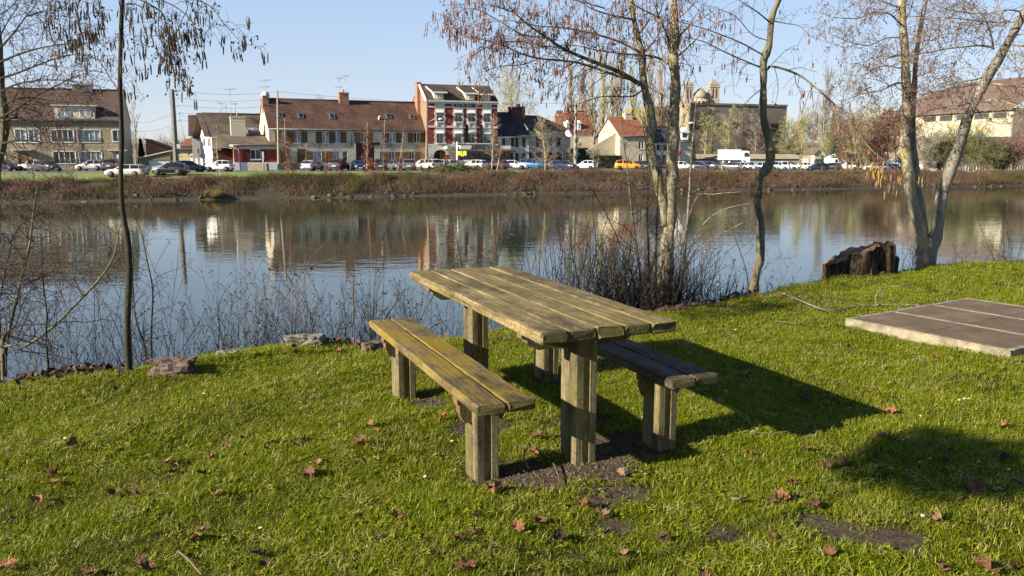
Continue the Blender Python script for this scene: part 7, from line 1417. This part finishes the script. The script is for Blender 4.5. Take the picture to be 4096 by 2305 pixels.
sl('E','left leaning thin dark whip over the water left of the main trunk',[([(500,950),(400,650),(260,330),(100,60),(-60,-150),(-200,-330)],8.5,8.2,6,2)],'E',560,1050,8.6,bkA,tw_dark,55,per_m=7,L=(.15,.6))
sl('E','arching reddish branch reaching right toward the crooked trunk',[([(860,900),(960,600),(1080,390),(1250,280),(1480,230)],8.9,8.6,7,2),([(880,880),(1000,620),(1150,520),(1400,390)],8.9,8.5,6,2),([(880,650),(1000,200),(1150,160),(1380,140)],8.9,8.6,5,2)],'E',840,1000,8.9,bkG,tw_red,56,per_m=5,L=(.15,.5))
sl('d','slender dark upright stem behind the near end of the table, left of the thicket',[([(1395,740),(1415,640),(1400,560),(1375,480),(1330,400)],7.9,8.0,4,1.5),([(1460,760),(1440,640),(1430,540),(1415,440)],8.0,8.0,5,2),([(1470,760),(1500,640),(1490,520),(1495,400)],8.1,8.1,5,2)],'d',1440,775,8.1,bkA,tw_dark,57,per_m=10,L=(.15,.5))
sl('d','thin whip standing behind the left end of the tabletop',[([(1160,660),(1140,580),(1120,480),(1105,400)],7.4,7.4,4,1.5),([(1200,660),(1215,560),(1217,430)],7.5,7.5,4,1.5),([(1250,670),(1280,560),(1310,450)],7.6,7.6,4,1.5)],'d',1200,800,7.5,bkA,tw_dark,58,per_m=12,L=(.12,.45))
sl('d','leafless twiggy shrub left of the crooked trunk base',[([(1880,700),(1850,600),(1842,560)],9.7,9.6,4,1.5),([(1900,720),(1940,660),(1990,650)],9.8,9.7,3,1)],'d',1890,735,9.8,bkD,tw_dark,59,per_m=8,L=(.1,.35))
# --- shrubs and weeds along the bank
def shrub(z,x,Yoff,H,n,W,label,m,seed,heads=.5,lean=0,name='bare_shrub',lvl=1,group='bare shrubs and weeds along the near bank',nch=4,rm=.0014,leaf=0,dn=0):
    g=random.Random(seed); nx=zo(z,x,0)[0]; u=(nx-2048)/F/cp; Y=6.0
    for _ in range(20): Y=.5*Y+.5*(yedge(u*Y*.99)+Yoff)
    X=u*Y; b=Vector((X,Y,lawn_z(X,Y)-.03)); r=empty(name,tuple(b),0,label,'shrub' if name=='bare_shrub' else 'weeds',group); sg=Segs(); tips=[]
    for i in range(n):
        a=g.uniform(0,6.28); rr=g.random()**.6*W*.5; p=Vector((rr*math.cos(a),rr*.45*math.sin(a),0)); p.z=lawn_z(X+p.x,Y+p.y)-b.z-.03; d=Vector((g.gauss(lean,.22)+p.x*.35,g.gauss(0,.18),1)); h=H*g.uniform(.45,1.1)-p.z*.6
        grow(sg,tips,p,d,h,rm*g.uniform(1.3,2.4),lvl,g,.42,.07,0,nch,.38,.25,step=.12,rmin=rm*.8)
    sg.build('stems',m,r)['kind']='stuff'
    if heads: cones('seed_heads',tips,g,cn_dark,r,heads,(1,3),r=.005,sp=.012)
    if leaf:
        V=[];Fc=[]
        for p,_ in tips:
            if g.random()>leaf: continue
            c=Vector(p)-Vector((0,0,.02)); s=.018*g.uniform(.6,1.5); u_=Vector((g.gauss(0,1),g.gauss(0,1),g.gauss(0,1))).normalized(); w=u_.orthogonal().normalized(); q=len(V); V+=[tuple(c-u_*s),tuple(c+w*s*.8),tuple(c+u_*s),tuple(c-w*s*.5)]; Fc+=[q,q+1,q+2,q+3]
        if V: npmesh('withered_leaves',V,Fc,4,ml_r,r)['kind']='stuff'
wd=mat('weed_stem_brown',(.042,.028,.02),(.022,.016,.012),5); wt=mat('weed_stem_tan',(.15,.10,.06),(.08,.055,.035),5)
SH=[(30,.7,1.5,16,.9,'dense dark twigs at the lower left picture corner of the water',wd,.2),(90,.6,1.3,14,.8,'dark shrub left of the thin straight sapling',wd,.3),(160,.5,1.25,13,.8,'dark shrub around the foot of the thin straight sapling',wd,.2),(215,.5,1.1,13,.7,'low shrub between the thin sapling and the dark trunk',wd,.3),(275,.5,1.2,12,.7,'shrub touching the left side of the dark trunk',wd,.2),(345,.4,.9,11,.6,'shrub touching the right side of the dark trunk',wd,.5),(390,.5,1.15,10,.6,'shrub behind the reddish stone block',wd,.5),(440,.7,1.2,10,.7,'sparse weeds right above the reddish stone block',wd,.7),(500,.8,1.35,20,.7,'tall weeds with seed heads over the blue water, leftmost of the tall clumps',wd,.8),(560,.7,1.3,20,.7,'tall weed clump left of the biggest rock',wd,.8),(620,.6,1.15,22,.7,'weed clump directly behind the smaller flat stone',wd,.7),(680,.5,1.25,26,.7,'tall weed clump with curled stalks behind the biggest rock',wt,.7),(740,.5,1.3,26,.7,'pale brown weed clump right behind the biggest rock',wt,.7),(800,.5,1.2,24,.7,'dense weed clump over the leaf litter',wt,.6),(860,.5,1.3,26,.7,'dense weed clump with seed heads left of the bench end',wd,.8),(920,.5,1.15,22,.7,'weed clump behind the far end of the left bench',wd,.7),(980,.6,1.1,20,.7,'weed clump between bench end and tabletop corner',wd,.7),(1050,.6,.95,18,.7,'low weed clump under the left corner of the tabletop',wd,.5),(1120,.7,.9,16,.7,'low weeds behind the far table leg',wd,.5),(1190,.7,1.05,16,.8,'weeds rising behind the middle of the tabletop left half',wd,.4),(1270,.7,1.2,18,.8,'dark weeds rising behind the middle of the tabletop',wd,.3),(1350,.6,1.35,22,.8,'tall dark twigs behind the right half of the tabletop',wd,.2),(1430,.5,1.5,26,.8,'dense dark thicket left part, behind the table corner',wd,.2),(1500,.45,1.6,32,.8,'dense dark thicket directly left of the main trunk',wd,.15),(1560,.4,1.7,38,.8,'thickest tangle of dark stems at the left foot of the main trunk',wd,.15),(1620,.35,1.6,38,.8,'tangle of dark stems in front of the main trunk',wd,.15),(1680,.35,1.5,34,.8,'tangle of dark stems at the right foot of the main trunk',wd,.15),(1740,.35,1.1,22,.8,'leafy dark brush right of the main trunk',wd,.1),(1800,.3,.7,16,.8,'low brush with withered leaves between both alders',wd,.1),(1860,.3,.6,10,.6,'low brush left of the crooked trunk foot',wd,.1),(1940,.3,.55,7,.6,'sparse twigs right of the crooked trunk foot',wd,.2),(2010,.25,.5,7,.6,'sparse twigs between crooked trunk and stump',wd,.2),(2075,.2,.45,6,.5,'few thin twigs at the left side of the stump',wd,.1),(2265,.2,.45,9,.5,'thin twigs between stump and three stemmed alder',wt,.1),(2290,.2,.7,12,.4,'twigs hugging the foot of the three stemmed alder',wt,.1),(2400,.2,.5,7,.5,'few reddish twigs right of the three stemmed alder',wt,.1),(2500,.2,.6,12,.6,'reddish twigs near the right picture edge',wt,.1),(2570,.2,1.1,22,.7,'reddish bush cut by the right picture edge',wt,.1)]
for k,(x,yo,H,n,W,lb,m_,hd) in enumerate(SH): dk=1440<x<1760; shrub('d',x,yo,H*(.62 if dk else random.Random(k).uniform(.6,1.35)),int(n*(2.4 if dk else (1.0 if x<1300 else 1.3))),W,lb,m_,200+k,hd,rm=.0026 if dk else .0019,leaf=.12 if x>1700 and x<1900 else (.02 if 600<x<1100 else 0),nch=5 if x<1900 else 3)
# ============================================================ fallen leaves, litter, daisies, sticks
def leafmesh(seed,folds=1.0):
    g=random.Random(seed); lob=[(0,1.0),(.38,.62),(.62,.92),(.95,.5),(1.25,.78),(1.9,.45),(2.5,.4)]; out=[]
    ang=[a for a,_ in lob]; rad_=[r for _,r in lob]
    for a,r in lob: out.append((a,r*g.uniform(.85,1.1)))
    for a,r in lob[::-1][:-1]: out.append((-a,r*g.uniform(.85,1.1)))
    n=len(out); V=[(0,0,0)]; 
    ax=g.uniform(0,3.14); k1=g.uniform(.5,1.1)*folds; ph=[g.uniform(0,6) for _ in range(4)]
    def bend(x,y):
        u=x*math.cos(ax)+y*math.sin(ax); v=-x*math.sin(ax)+y*math.cos(ax); a=u*k1*1.6; rr=1/(k1*1.6); u2=math.sin(a)*rr; z=(1-math.cos(a))*rr+.12*math.sin(v*5+ph[0])+.08*math.sin(u*7+ph[1]+v*3); return (u2*math.cos(ax)-v*math.sin(ax),u2*math.sin(ax)+v*math.cos(ax),z)
    V=[bend(0,0)]
    for f in (.4,.72,1):
        for a,r in out:
            rr=r*(f if f<1 else 1)*(1 if f==1 else .5+.5*min(1,r+.25)); V.append(bend(rr*math.cos(a)+g.gauss(0,.02),rr*math.sin(a)+g.gauss(0,.02)))
    Fc=[(0,1+i,1+(i+1)%n) for i in range(n)]
    for q in range(2): Fc+=[(1+q*n+i,1+(q+1)*n+i,1+(q+1)*n+(i+1)%n,1+q*n+(i+1)%n) for i in range(n)]
    m=MB(); m.add(V,Fc,0,True); m.tube([bend(-.1,0),bend(-.6,.05),bend(-1.0,.15)],[.03,.025,.02],5); return m
def leafmat(name,a,b):
    t=NT(name); t.set(rough=.7,spec=.3); o=t.co(); n=t.noise(o,2.2,6,.7); t.col(t.mix(t.ramp(n,.35,.65),a,b)); t.bump(t.math('ADD',n,t.noise(o,9,3)),.7,.12); return t.m
LM=[leafmat('leaf_orange',(.42,.20,.075),(.26,.115,.05)),leafmat('leaf_brown',(.27,.125,.06),(.15,.07,.038)),leafmat('leaf_pale',(.42,.26,.15),(.28,.15,.09)),leafmat('leaf_dark',(.15,.08,.05),(.08,.045,.03))]
LMESH=[[leafmesh(s,f).mesh('dead_leaf',LM[c]) for s,f in ((1,1.5),(2,.9),(3,2.0),(4,1.2),(5,1.7),(6,2.3))] for c in range(4)]
LV=[('P',370,710,4.,1,'upright dark curled leaf, upper of the pair at the far left'),('P',400,760,3.2,0,'orange leaf lying under the upright dark one at the far left'),('P',265,880,4.2,0,'long curled leaf with a stalk near the left picture edge'),('P',350,935,2.5,2,'small pale leaf right below the long curled leaf'),('P',525,520,3.6,1,'dark curled leaf next to a white daisy at the left'),('P',105,165,1.6,0,'tiny orange leaf farthest up the lawn at the left'),('P',840,105,2.2,3,'dark leaf in the grass below the stone block'),('P',1205,625,3.8,0,'rolled tan leaf, top of a cluster of three left of the bench'),('P',1262,658,2.4,2,'pale small leaf, middle of a cluster of three'),('P',1250,705,3.6,1,'dark torn leaf, bottom of a cluster of three'),('P',1465,735,2.8,3,'dark crumpled leaf right of the cluster of three'),('P',1595,520,3.,0,'flat orange brown leaf, upper of two left of the bench'),('P',1515,595,2.8,0,'folded orange leaf, lower of two left of the bench'),('P',830,845,3.4,1,'dark leaf standing on edge left of centre'),('P',955,868,3.2,1,'dull leaf right of the leaf standing on edge'),('P',1550,890,3.2,0,'bright crumpled leaf in the open grass below the cluster'),('P',1445,1180,3.8,0,'orange crumpled leaf, double, at the lower left'),('P',1455,1130,2.5,2,'pale leaf leaning on the orange double leaf'),('P',1850,1300,4.2,3,'big dark purple brown leaf at the bottom left of centre'),('P',1895,1380,2.4,3,'small dark leaf below the big purple one'),('P',1000,1395,4.6,1,'big rolled brown leaf at the bottom edge'),('P',620,1435,4.2,1,'leaf cut by the bottom edge at the left'),('P',18,1405,4.0,0,'reddish leaf in the bottom left corner'),('P',65,1040,2.0,3,'small black leaf at the left picture edge'),('P',1925,555,2.6,0,'small orange leaf left of the bench, beside a paler one'),('P',1960,500,2.6,2,'pale flat leaf above the small orange one'),('P',1765,600,1.8,1,'tiny brown leaf between grass blades left of bench'),('P',1755,460,1.8,3,'tiny dark leaf in the upper grass left of bench'),
('Q',805,25,3.,0,'long orange leaf in the grass nearest the far bench post'),('Q',875,75,2.2,0,'small upright orange leaf below the long one'),('Q',235,150,2.6,0,'small orange leaf, right one of a pair left of the bench'),('Q',195,190,2.4,1,'small brown leaf, left one of a pair left of the bench'),('Q',745,195,4.6,1,'wide torn brown leaf left of the near bench post'),('Q',365,355,2.6,2,'pale thin leaf in open grass'),('Q',270,450,4.,1,'brown leaf with raised edge far left of the near bench post'),('Q',1890,560,5.2,0,'largest leaf, lobed, lying right at the foot of the near bench post'),('Q',1060,820,3.0,0,'orange leaf in grass below the bench'),('Q',905,995,2.6,3,'grey rolled leaf with a long stalk'),('Q',1745,820,2.8,2,'pale pinkish leaf right below the near bench post'),('Q',1670,960,2.4,1,'small leaf, upper of two at the bottom centre'),('Q',1600,1030,3.0,1,'leaf, lower of two at the bottom centre'),('Q',1670,1250,4.2,1,'curled brown leaf at the bottom edge in the centre'),('Q',2070,925,3.4,0,'orange leaf below the near table leg'),('Q',2290,840,3.2,1,'dark pinkish leaf on the mud below the table'),('Q',2440,990,3.6,3,'dark maroon leaf below the table toward the bottom'),('Q',2215,225,3.6,0,'leaf inside a bent tan stick between bench and table'),('Q',2230,85,3.6,1,'reddish leaf between the bench and the near table leg'),
('T',525,985,3.2,0,'orange brown leaf under the middle of the left bench'),('T',1570,350,1.8,0,'small orange leaf lying on the tabletop near its right corner'),('T',1565,1290,2.8,2,'tan leaf right of the near table leg on the grass'),
('U',175,495,4.2,0,'bright orange crumpled leaf right below the table leg'),('U',245,530,3.2,2,'pale leaf touching the bright orange crumpled one'),('U',42,650,3.4,3,'maroon leaf left of the bright orange crumpled one'),('U',500,630,3.6,3,'grey brown twisted leaf in the middle bare patch'),('U',1070,455,4.4,0,'large orange leaf at the right end of the bare patch'),('U',1025,463,2.6,1,'brown leaf touching the large orange one'),('U',1240,490,4.,0,'folded orange leaf right of the large orange one'),('U',1200,225,3.0,0,'upright orange leaf near the shadow tip'),('U',928,240,2.6,0,'small leaf in sunlit grass under the shadow'),('U',1130,378,2.4,1,'small dull leaf right of the bare patch'),('U',1190,432,2.2,1,'tiny dark leaf above the folded orange one'),('U',1035,633,2.0,1,'small pink leaf far down at the right'),('U',720,810,3.0,1,'leaf cut by the bottom edge right of centre'),('U',340,700,2.4,2,'small pale leaf in the lower grass'),
('V',453,160,4.2,0,'brown leaf standing at the very tip of the table shadow'),('V',428,258,4.0,1,'flat red brown leaf below the shadow tip'),('V',133,300,3.0,0,'small upright leaf left of two leaves'),('V',208,377,3.0,1,'dull leaf, left of a pair under the shadow'),('V',278,365,3.4,0,'orange leaf, right of a pair under the shadow'),('V',400,58,2.8,2,'pale leaf just above the table shadow'),('V',820,480,6.0,1,'very large brown leaf at the right, partly in the soft shade'),('V',655,590,4.6,2,'pale lobed leaf at the lower right'),('V',920,215,3.2,0,'orange leaf near the right edge above the soft shade'),('V',690,365,3.6,3,'dark leaf inside the soft shade'),('V',940,345,3.4,3,'dark leaf inside the soft shade at the right edge'),('V',215,730,3.2,1,'crumpled leaf near the bottom right'),('V',870,785,5.0,1,'big dark leaf in the bottom right corner'),('V',985,772,2.6,1,'small leaf beside the big corner leaf'),('V',690,775,3.2,1,'leaf left of the big corner leaf'),('V',130,105,3.2,3,'dark leaf lying inside the table shadow'),('V',30,500,3.0,0,'orange leaf left of the folded one'),('V',70,433,2.4,1,'small dull leaf under the table shadow'),('V',1005,160,1.8,0,'tiny orange leaf at the right picture edge'),('V',733,30,2.2,1,'leaf in grass below the slab corner'),('V',780,587,1.8,1,'tiny leaf right of the pale lobed one'),
('G',605,1105,3.0,1,'brown leaf in the grass below the slab left corner'),('G',1325,1195,3.6,0,'brown leaf below the front edge of the slab'),('G',915,1272,3.4,2,'pale orange leaf below the slab toward the shadow'),('G',1490,1405,2.6,1,'small leaf in the lower grass right of the shadow'),('G',290,1248,2.2,1,'small brown leaf above the table shadow'),('G',525,1252,1.8,1,'tiny dark leaf above the table shadow'),('G',15,1100,2.0,1,'small leaf on the lawn behind the table corner'),('G',1785,575,1.6,2,'tiny pale leaf on the far right lawn'),
('H',525,1290,3.0,0,'orange leaf curled in the grass left of the bench far post'),('H',815,1275,2.6,0,'leaf in the grass under the bench end'),('H',890,1310,2.2,0,'small tan leaf nearest the far bench post'),('H',1045,1275,2.2,0,'orange leaf leaning on the reddish slab'),('H',490,1305,2.2,1,'dark leaf left of the curled orange leaf')]
g=random.Random(77)
for k,(z,x,y,sz,c,lb) in enumerate(LV):
    onT=(z=='T' and x==1570); p=atZ(*zo(z,x,y),.775 if onT else .02); s=sz*.0160; o=link('dead_leaf',LMESH[c][k%6]); o.location=(p.x,p.y,.776 if onT else lawn_z(p.x,p.y)+.02+s*.15); o.scale=(s,s,s*g.uniform(.8,1.4)); o.rotation_euler=(g.uniform(-.35,.35),g.uniform(-.35,.35),g.uniform(0,6.28)); tag(o,lb,'leaf','dead leaves on the lawn')
DA=[('P',470,468,'daisy beside the dark curled leaf at the left'),('P',1575,85,'highest of three daisies above centre left'),('P',1468,155,'left one of three daisies above centre left'),('P',1570,178,'lowest of three daisies above centre left'),('P',535,1080,'largest daisy in the lower left grass'),('P',820,1040,'small daisy right of the largest one at lower left'),('P',1875,1115,'daisy left of the big purple leaf'),('Q',1520,138,'open daisy at the left side of the near bench post'),('Q',1420,118,'half closed daisy left of the open one by the bench post'),('Q',1287,445,'daisy left of the foot of the near bench post'),('Q',400,942,'daisy in the grass at the bottom left of centre'),('V',305,142,'daisy inside the table shadow, right'),('V',183,124,'daisy inside the table shadow, left'),('V',590,184,'small daisy right of the shadow tip'),('V',555,228,'daisy below the small one right of the shadow tip'),('V',519,283,'daisy right of the flat red brown leaf'),('V',828,365,'brightest daisy in the soft shade'),('V',630,357,'daisy at the left edge of the soft shade'),('V',587,372,'leftmost daisy of the soft shade'),('V',950,392,'daisy in the soft shade near the right edge'),('V',600,577,'daisy left of the pale lobed leaf'),('V',610,662,'daisy below the pale lobed leaf'),('V',748,114,'left daisy of a row of four at the right'),('V',769,107,'second daisy of a row of four at the right'),('V',787,105,'third daisy of a row of four at the right'),('V',834,114,'last daisy of a row of four at the right'),('V',745,65,'daisy above the row of four'),('G',1115,722,'left of two daisies behind the slab'),('G',1155,735,'right of two daisies behind the slab'),('G',142,722,'daisy on the lawn near the fallen branch'),('G',290,702,'daisy above the fallen branch'),('G',1017,1088,'daisy in front of the slab, left'),('G',1310,1080,'daisy touching the front edge of the slab'),('G',1885,1283,'daisy right of the slab corner'),('E',1010,1187,'daisy behind the right corner of the table'),('E',1243,1270,'left of two daisies right of the table corner'),('E',1330,1278,'right of two daisies right of the table corner')]
dm=MB()
for k in range(11):
    a=k*6.283/11; dm.add([(0,0,.3),(.45*math.cos(a-.2),.45*math.sin(a-.2),.32),(1.0*math.cos(a),1.0*math.sin(a),.42),(.45*math.cos(a+.2),.45*math.sin(a+.2),.32)],[(0,1,2,3)],0)
dm.tube([(0,0,.26),(0,0,.40),(0,0,.46)],[.28,.3,.12],8,1); dm.tube([(0,0,-1.6),(0,0,.28)],.05,4,2)
dme=dm.mesh('daisy',[mat('daisy_petal',(.85,.85,.84),None,rough=.6),mat('daisy_eye',(.75,.5,.02),None),mat('daisy_stalk',(.10,.16,.03),None)])
for k,(z,x,y,lb) in enumerate(DA):
    p=atZ(*zo(z,x,y),.03); o=link('daisy',dme); o.location=(p.x,p.y,lawn_z(p.x,p.y)+.034); o.scale=(.0105,)*3; o.rotation_euler=(g.uniform(-.4,.4),g.uniform(-.4,.4),g.uniform(0,6)); tag(o,'small white '+lb,'daisy','daisies in the lawn')
# leaf litter heaps on the bank edge
def litter(z,pts,n,label,seed,wd_=.35):
    g=random.Random(seed); V=[];Fc=[]; w=[atZ(*zo(z,x,y),0.) for x,y in pts]
    for i in range(n):
        t=g.random()*(len(w)-1); k=min(int(t),len(w)-2); p=w[k].lerp(w[k+1],t-k); x=p.x+g.gauss(0,wd_*.5); y=p.y+g.gauss(.12,wd_*.6); zz=lawn_z(x,y)+g.uniform(0,.07); s=.035*g.uniform(.4,1.2); u=Vector((g.gauss(0,1),g.gauss(0,1),g.gauss(0,.5))).normalized(); v=(u.orthogonal().normalized()+Vector((g.gauss(0,.5),g.gauss(0,.5),g.gauss(0,.5)))).normalized(); b=len(V); c=Vector((x,y,zz)); V+=[tuple(c-u*s),tuple(c+v*s*.7+Vector((0,0,.01))),tuple(c+u*s),tuple(c-v*s*.6)]; Fc+=[b,b+1,b+2,b+3]
    o=npmesh('leaf_litter',V,Fc,4,mat('litter_brown',(.085,.042,.027),(.032,.019,.014),22)); tag(o,label,'leaf litter',kind='stuff')
litter('H',[(330,1160),(560,1110),(760,1090),(900,1150),(1080,1150)],2600,'brown leaf litter heaped behind the biggest rock and the bench end',1)
litter('H',[(1380,1090),(1500,1110),(1600,1140)],500,'brown leaves on the bank behind the left bench',2,.25)
litter('E',[(620,1110),(800,1080),(950,1020),(1150,1010),(1350,985)],2200,'rusty leaf litter along the bank edge right of the table',3,.3)
litter('E',[(780,1130),(980,1110),(1120,1100)],160,'scattered fallen leaves on the grass in front of the litter',4,.3)
litter('B',[(-40,1250),(200,1262),(420,1255),(700,1235)],1500,'dark litter and roots at the lawn edge lower left',5,.3)
# sticks
def stick(z,pts,h,r0,r1,m,label,seed,twigs=0,name='stick',zs=None):
    g=random.Random(seed); P=[atZ(*zo(z,x,y),hh) for (x,y),hh in zip(pts,h)]; b=P[0].copy(); c=catmull([p-b for p in P],5); M=MB(); k=len(c); M.tube(c,[r0+(r1-r0)*i/(k-1) for i in range(k)],6); r=M.build(name,m,None,tuple(b)); tag(r,label,'stick' if name=='stick' else 'branch')
    if twigs:
        sg=Segs(); tips=[]
        for i in range(twigs): t=g.uniform(.1,1); q=c[min(int(t*(k-1)),k-1)]; grow(sg,tips,q,Vector((g.uniform(-1,.2),g.gauss(0,.7),abs(g.gauss(0,.35)))),g.uniform(.15,.5),.003,1,g,.6,.15,nch=4,rmin=.0015)
        sg.build('side_twigs',tw_red,r)['kind']='stuff'
stick('G',[(1215,775),(1000,765),(800,770),(600,790),(440,812),(280,760),(140,700),(20,660)],[.03,.04,.04,.05,.05,.1,.08,.05],.012,.004,bkG,'fallen grey branch with side twigs lying on the lawn left of the slab',1,16,'fallen_branch')
stick('G',[(850,770),(830,720),(850,660),(880,635)],[.05,.1,.17,.2],.007,.004,bkG,'short stub rising from the fallen branch',2)
stick('G',[(960,612),(1060,608),(1165,578)],[.02,.03,.02],.009,.005,bkG,'dark stick lying on the lawn behind the fallen branch',3)
stick('G',[(0,900),(100,908),(200,925),(270,890)],[.02,.03,.02,.02],.005,.003,tw_tan,'thin pale stick in the grass left of the slab',4)
stick('Q',[(2175,370),(2140,270),(2180,155),(2260,215),(2360,280)],[.02,.04,.06,.04,.02],.006,.004,tw_tan,'bent tan stick arching over a leaf between bench and table',5)
stick('Q',[(2390,330),(2420,400),(2440,480),(2425,550)],[.02,.02,.02,.02],.004,.002,tw_tan,'thin curved tan stick on the mud below the table',6)
stick('P',[(1285,1270),(1360,1330),(1410,1390),(1455,1440)],[.02,.03,.03,.02],.005,.003,tw_tan,'curved pale twig at the bottom left of centre',7)
stick('U',[(845,460),(880,458),(915,455)],[.02,.03,.02],.008,.005,tw_tan,'short stick end on the bare patch at the right',8)
stick('U',[(930,147),(1030,155),(1150,140),(1250,150)],[.02,.02,.03,.02],.004,.002,tw_tan,'long thin straw lying in the shadow edge',9)
stick('H',[(1120,1110),(1180,1010),(1260,900),(1300,830)],[.0,.1,.2,.26],.008,.005,tw_tan,'bare pale stick rising behind the bench end',10)
stick('H',[(1470,1115),(1580,1060),(1665,1025)],[.05,.1,.14],.009,.006,tw_tan,'pale broken stick pointing right behind the left bench',11)
stick('H',[(870,1110),(925,1080),(935,990),(925,880),(930,800)],[.05,.1,.25,.4,.5],.009,.004,tw_tan,'hooked pale stem in the leaf litter behind the bench',12)
# soil crumbs
def crumbs():
    g=random.Random(5); m=MB()
    for i in range(1500):
        a,b,r=_md[g.randrange(9)]; t=g.uniform(0,6.28); q=r*g.random()**.5*.9; x,y=a+q*math.cos(t),b+q*math.sin(t); s=g.uniform(.002,.007)*(1.6 if g.random()<.06 else 1); z=lawn_z(x,y)
        m.add([(x-s,y-s*.8,z-.002),(x+s,y-s,z-.002),(x+s*.9,y+s,z-.002),(x-s,y+s*.8,z-.002),(x+g.gauss(0,s*.4),y+g.gauss(0,s*.4),z+s*1.5)],[(0,1,4),(1,2,4),(2,3,4),(3,0,4)])
    o=m.build('soil_crumbs',mat('soil_dark',(.115,.082,.052),(.06,.042,.028),60)); tag(o,'dark crumbly earth clods around the table and bench feet','soil',kind='stuff')
crumbs()
# evergreen bush left of the photographer; its soft shade falls on the lawn at the right
def laurel():
    g=random.Random(9); tgt=atZ(3830,1850,0); ts=-dv; c=tgt+ts*9.0; b=Vector((c.x,c.y,lawn_z(c.x,c.y))); r=empty('laurel_tree',tuple(b),0,'small evergreen laurel tree on the lawn left of the photographer','tree'); m=MB(); m.tube([(0,0,-.1),(.05,0,c.z*.5),(0,0,c.z)],[.025,.02,.012],7); m.build('trunk',bkD,r); V=[];Fc=[]
    for i in range(1300):
        u=Vector((g.gauss(0,1),g.gauss(0,1),g.gauss(0,1))).normalized()*g.random()**.45; p=Vector((u.x*.42,u.y*.42,c.z+u.z*.11+.08*math.sin(u.x*9))); s=.055*g.uniform(.6,1.2); a=Vector((g.gauss(0,1),g.gauss(0,1),g.gauss(0,1))).normalized(); w=a.orthogonal().normalized(); q=len(V); V+=[tuple(p-a*s),tuple(p+w*s*.5),tuple(p+a*s),tuple(p-w*s*.5)]; Fc+=[q,q+1,q+2,q+3]
    npmesh('foliage',V,Fc,4,mev,r)['kind']='stuff'
laurel()

for k,(x,H,lb) in enumerate(((1440,1.7,'sparse tall whips at the left side of the thicket'),(1510,1.9,'sparse tall whips in the middle of the thicket, left of the main trunk'),(1600,1.8,'few tall whips just left of the main trunk'),(1700,1.6,'few tall whips just right of the main trunk'),(1390,1.5,'thin whips behind the tabletop right of its middle'))): shrub('d',x,.5,H,9,.6,lb,wd,400+k,.15,lean=-.12 if k!=3 else .2,rm=.0024,nch=5)
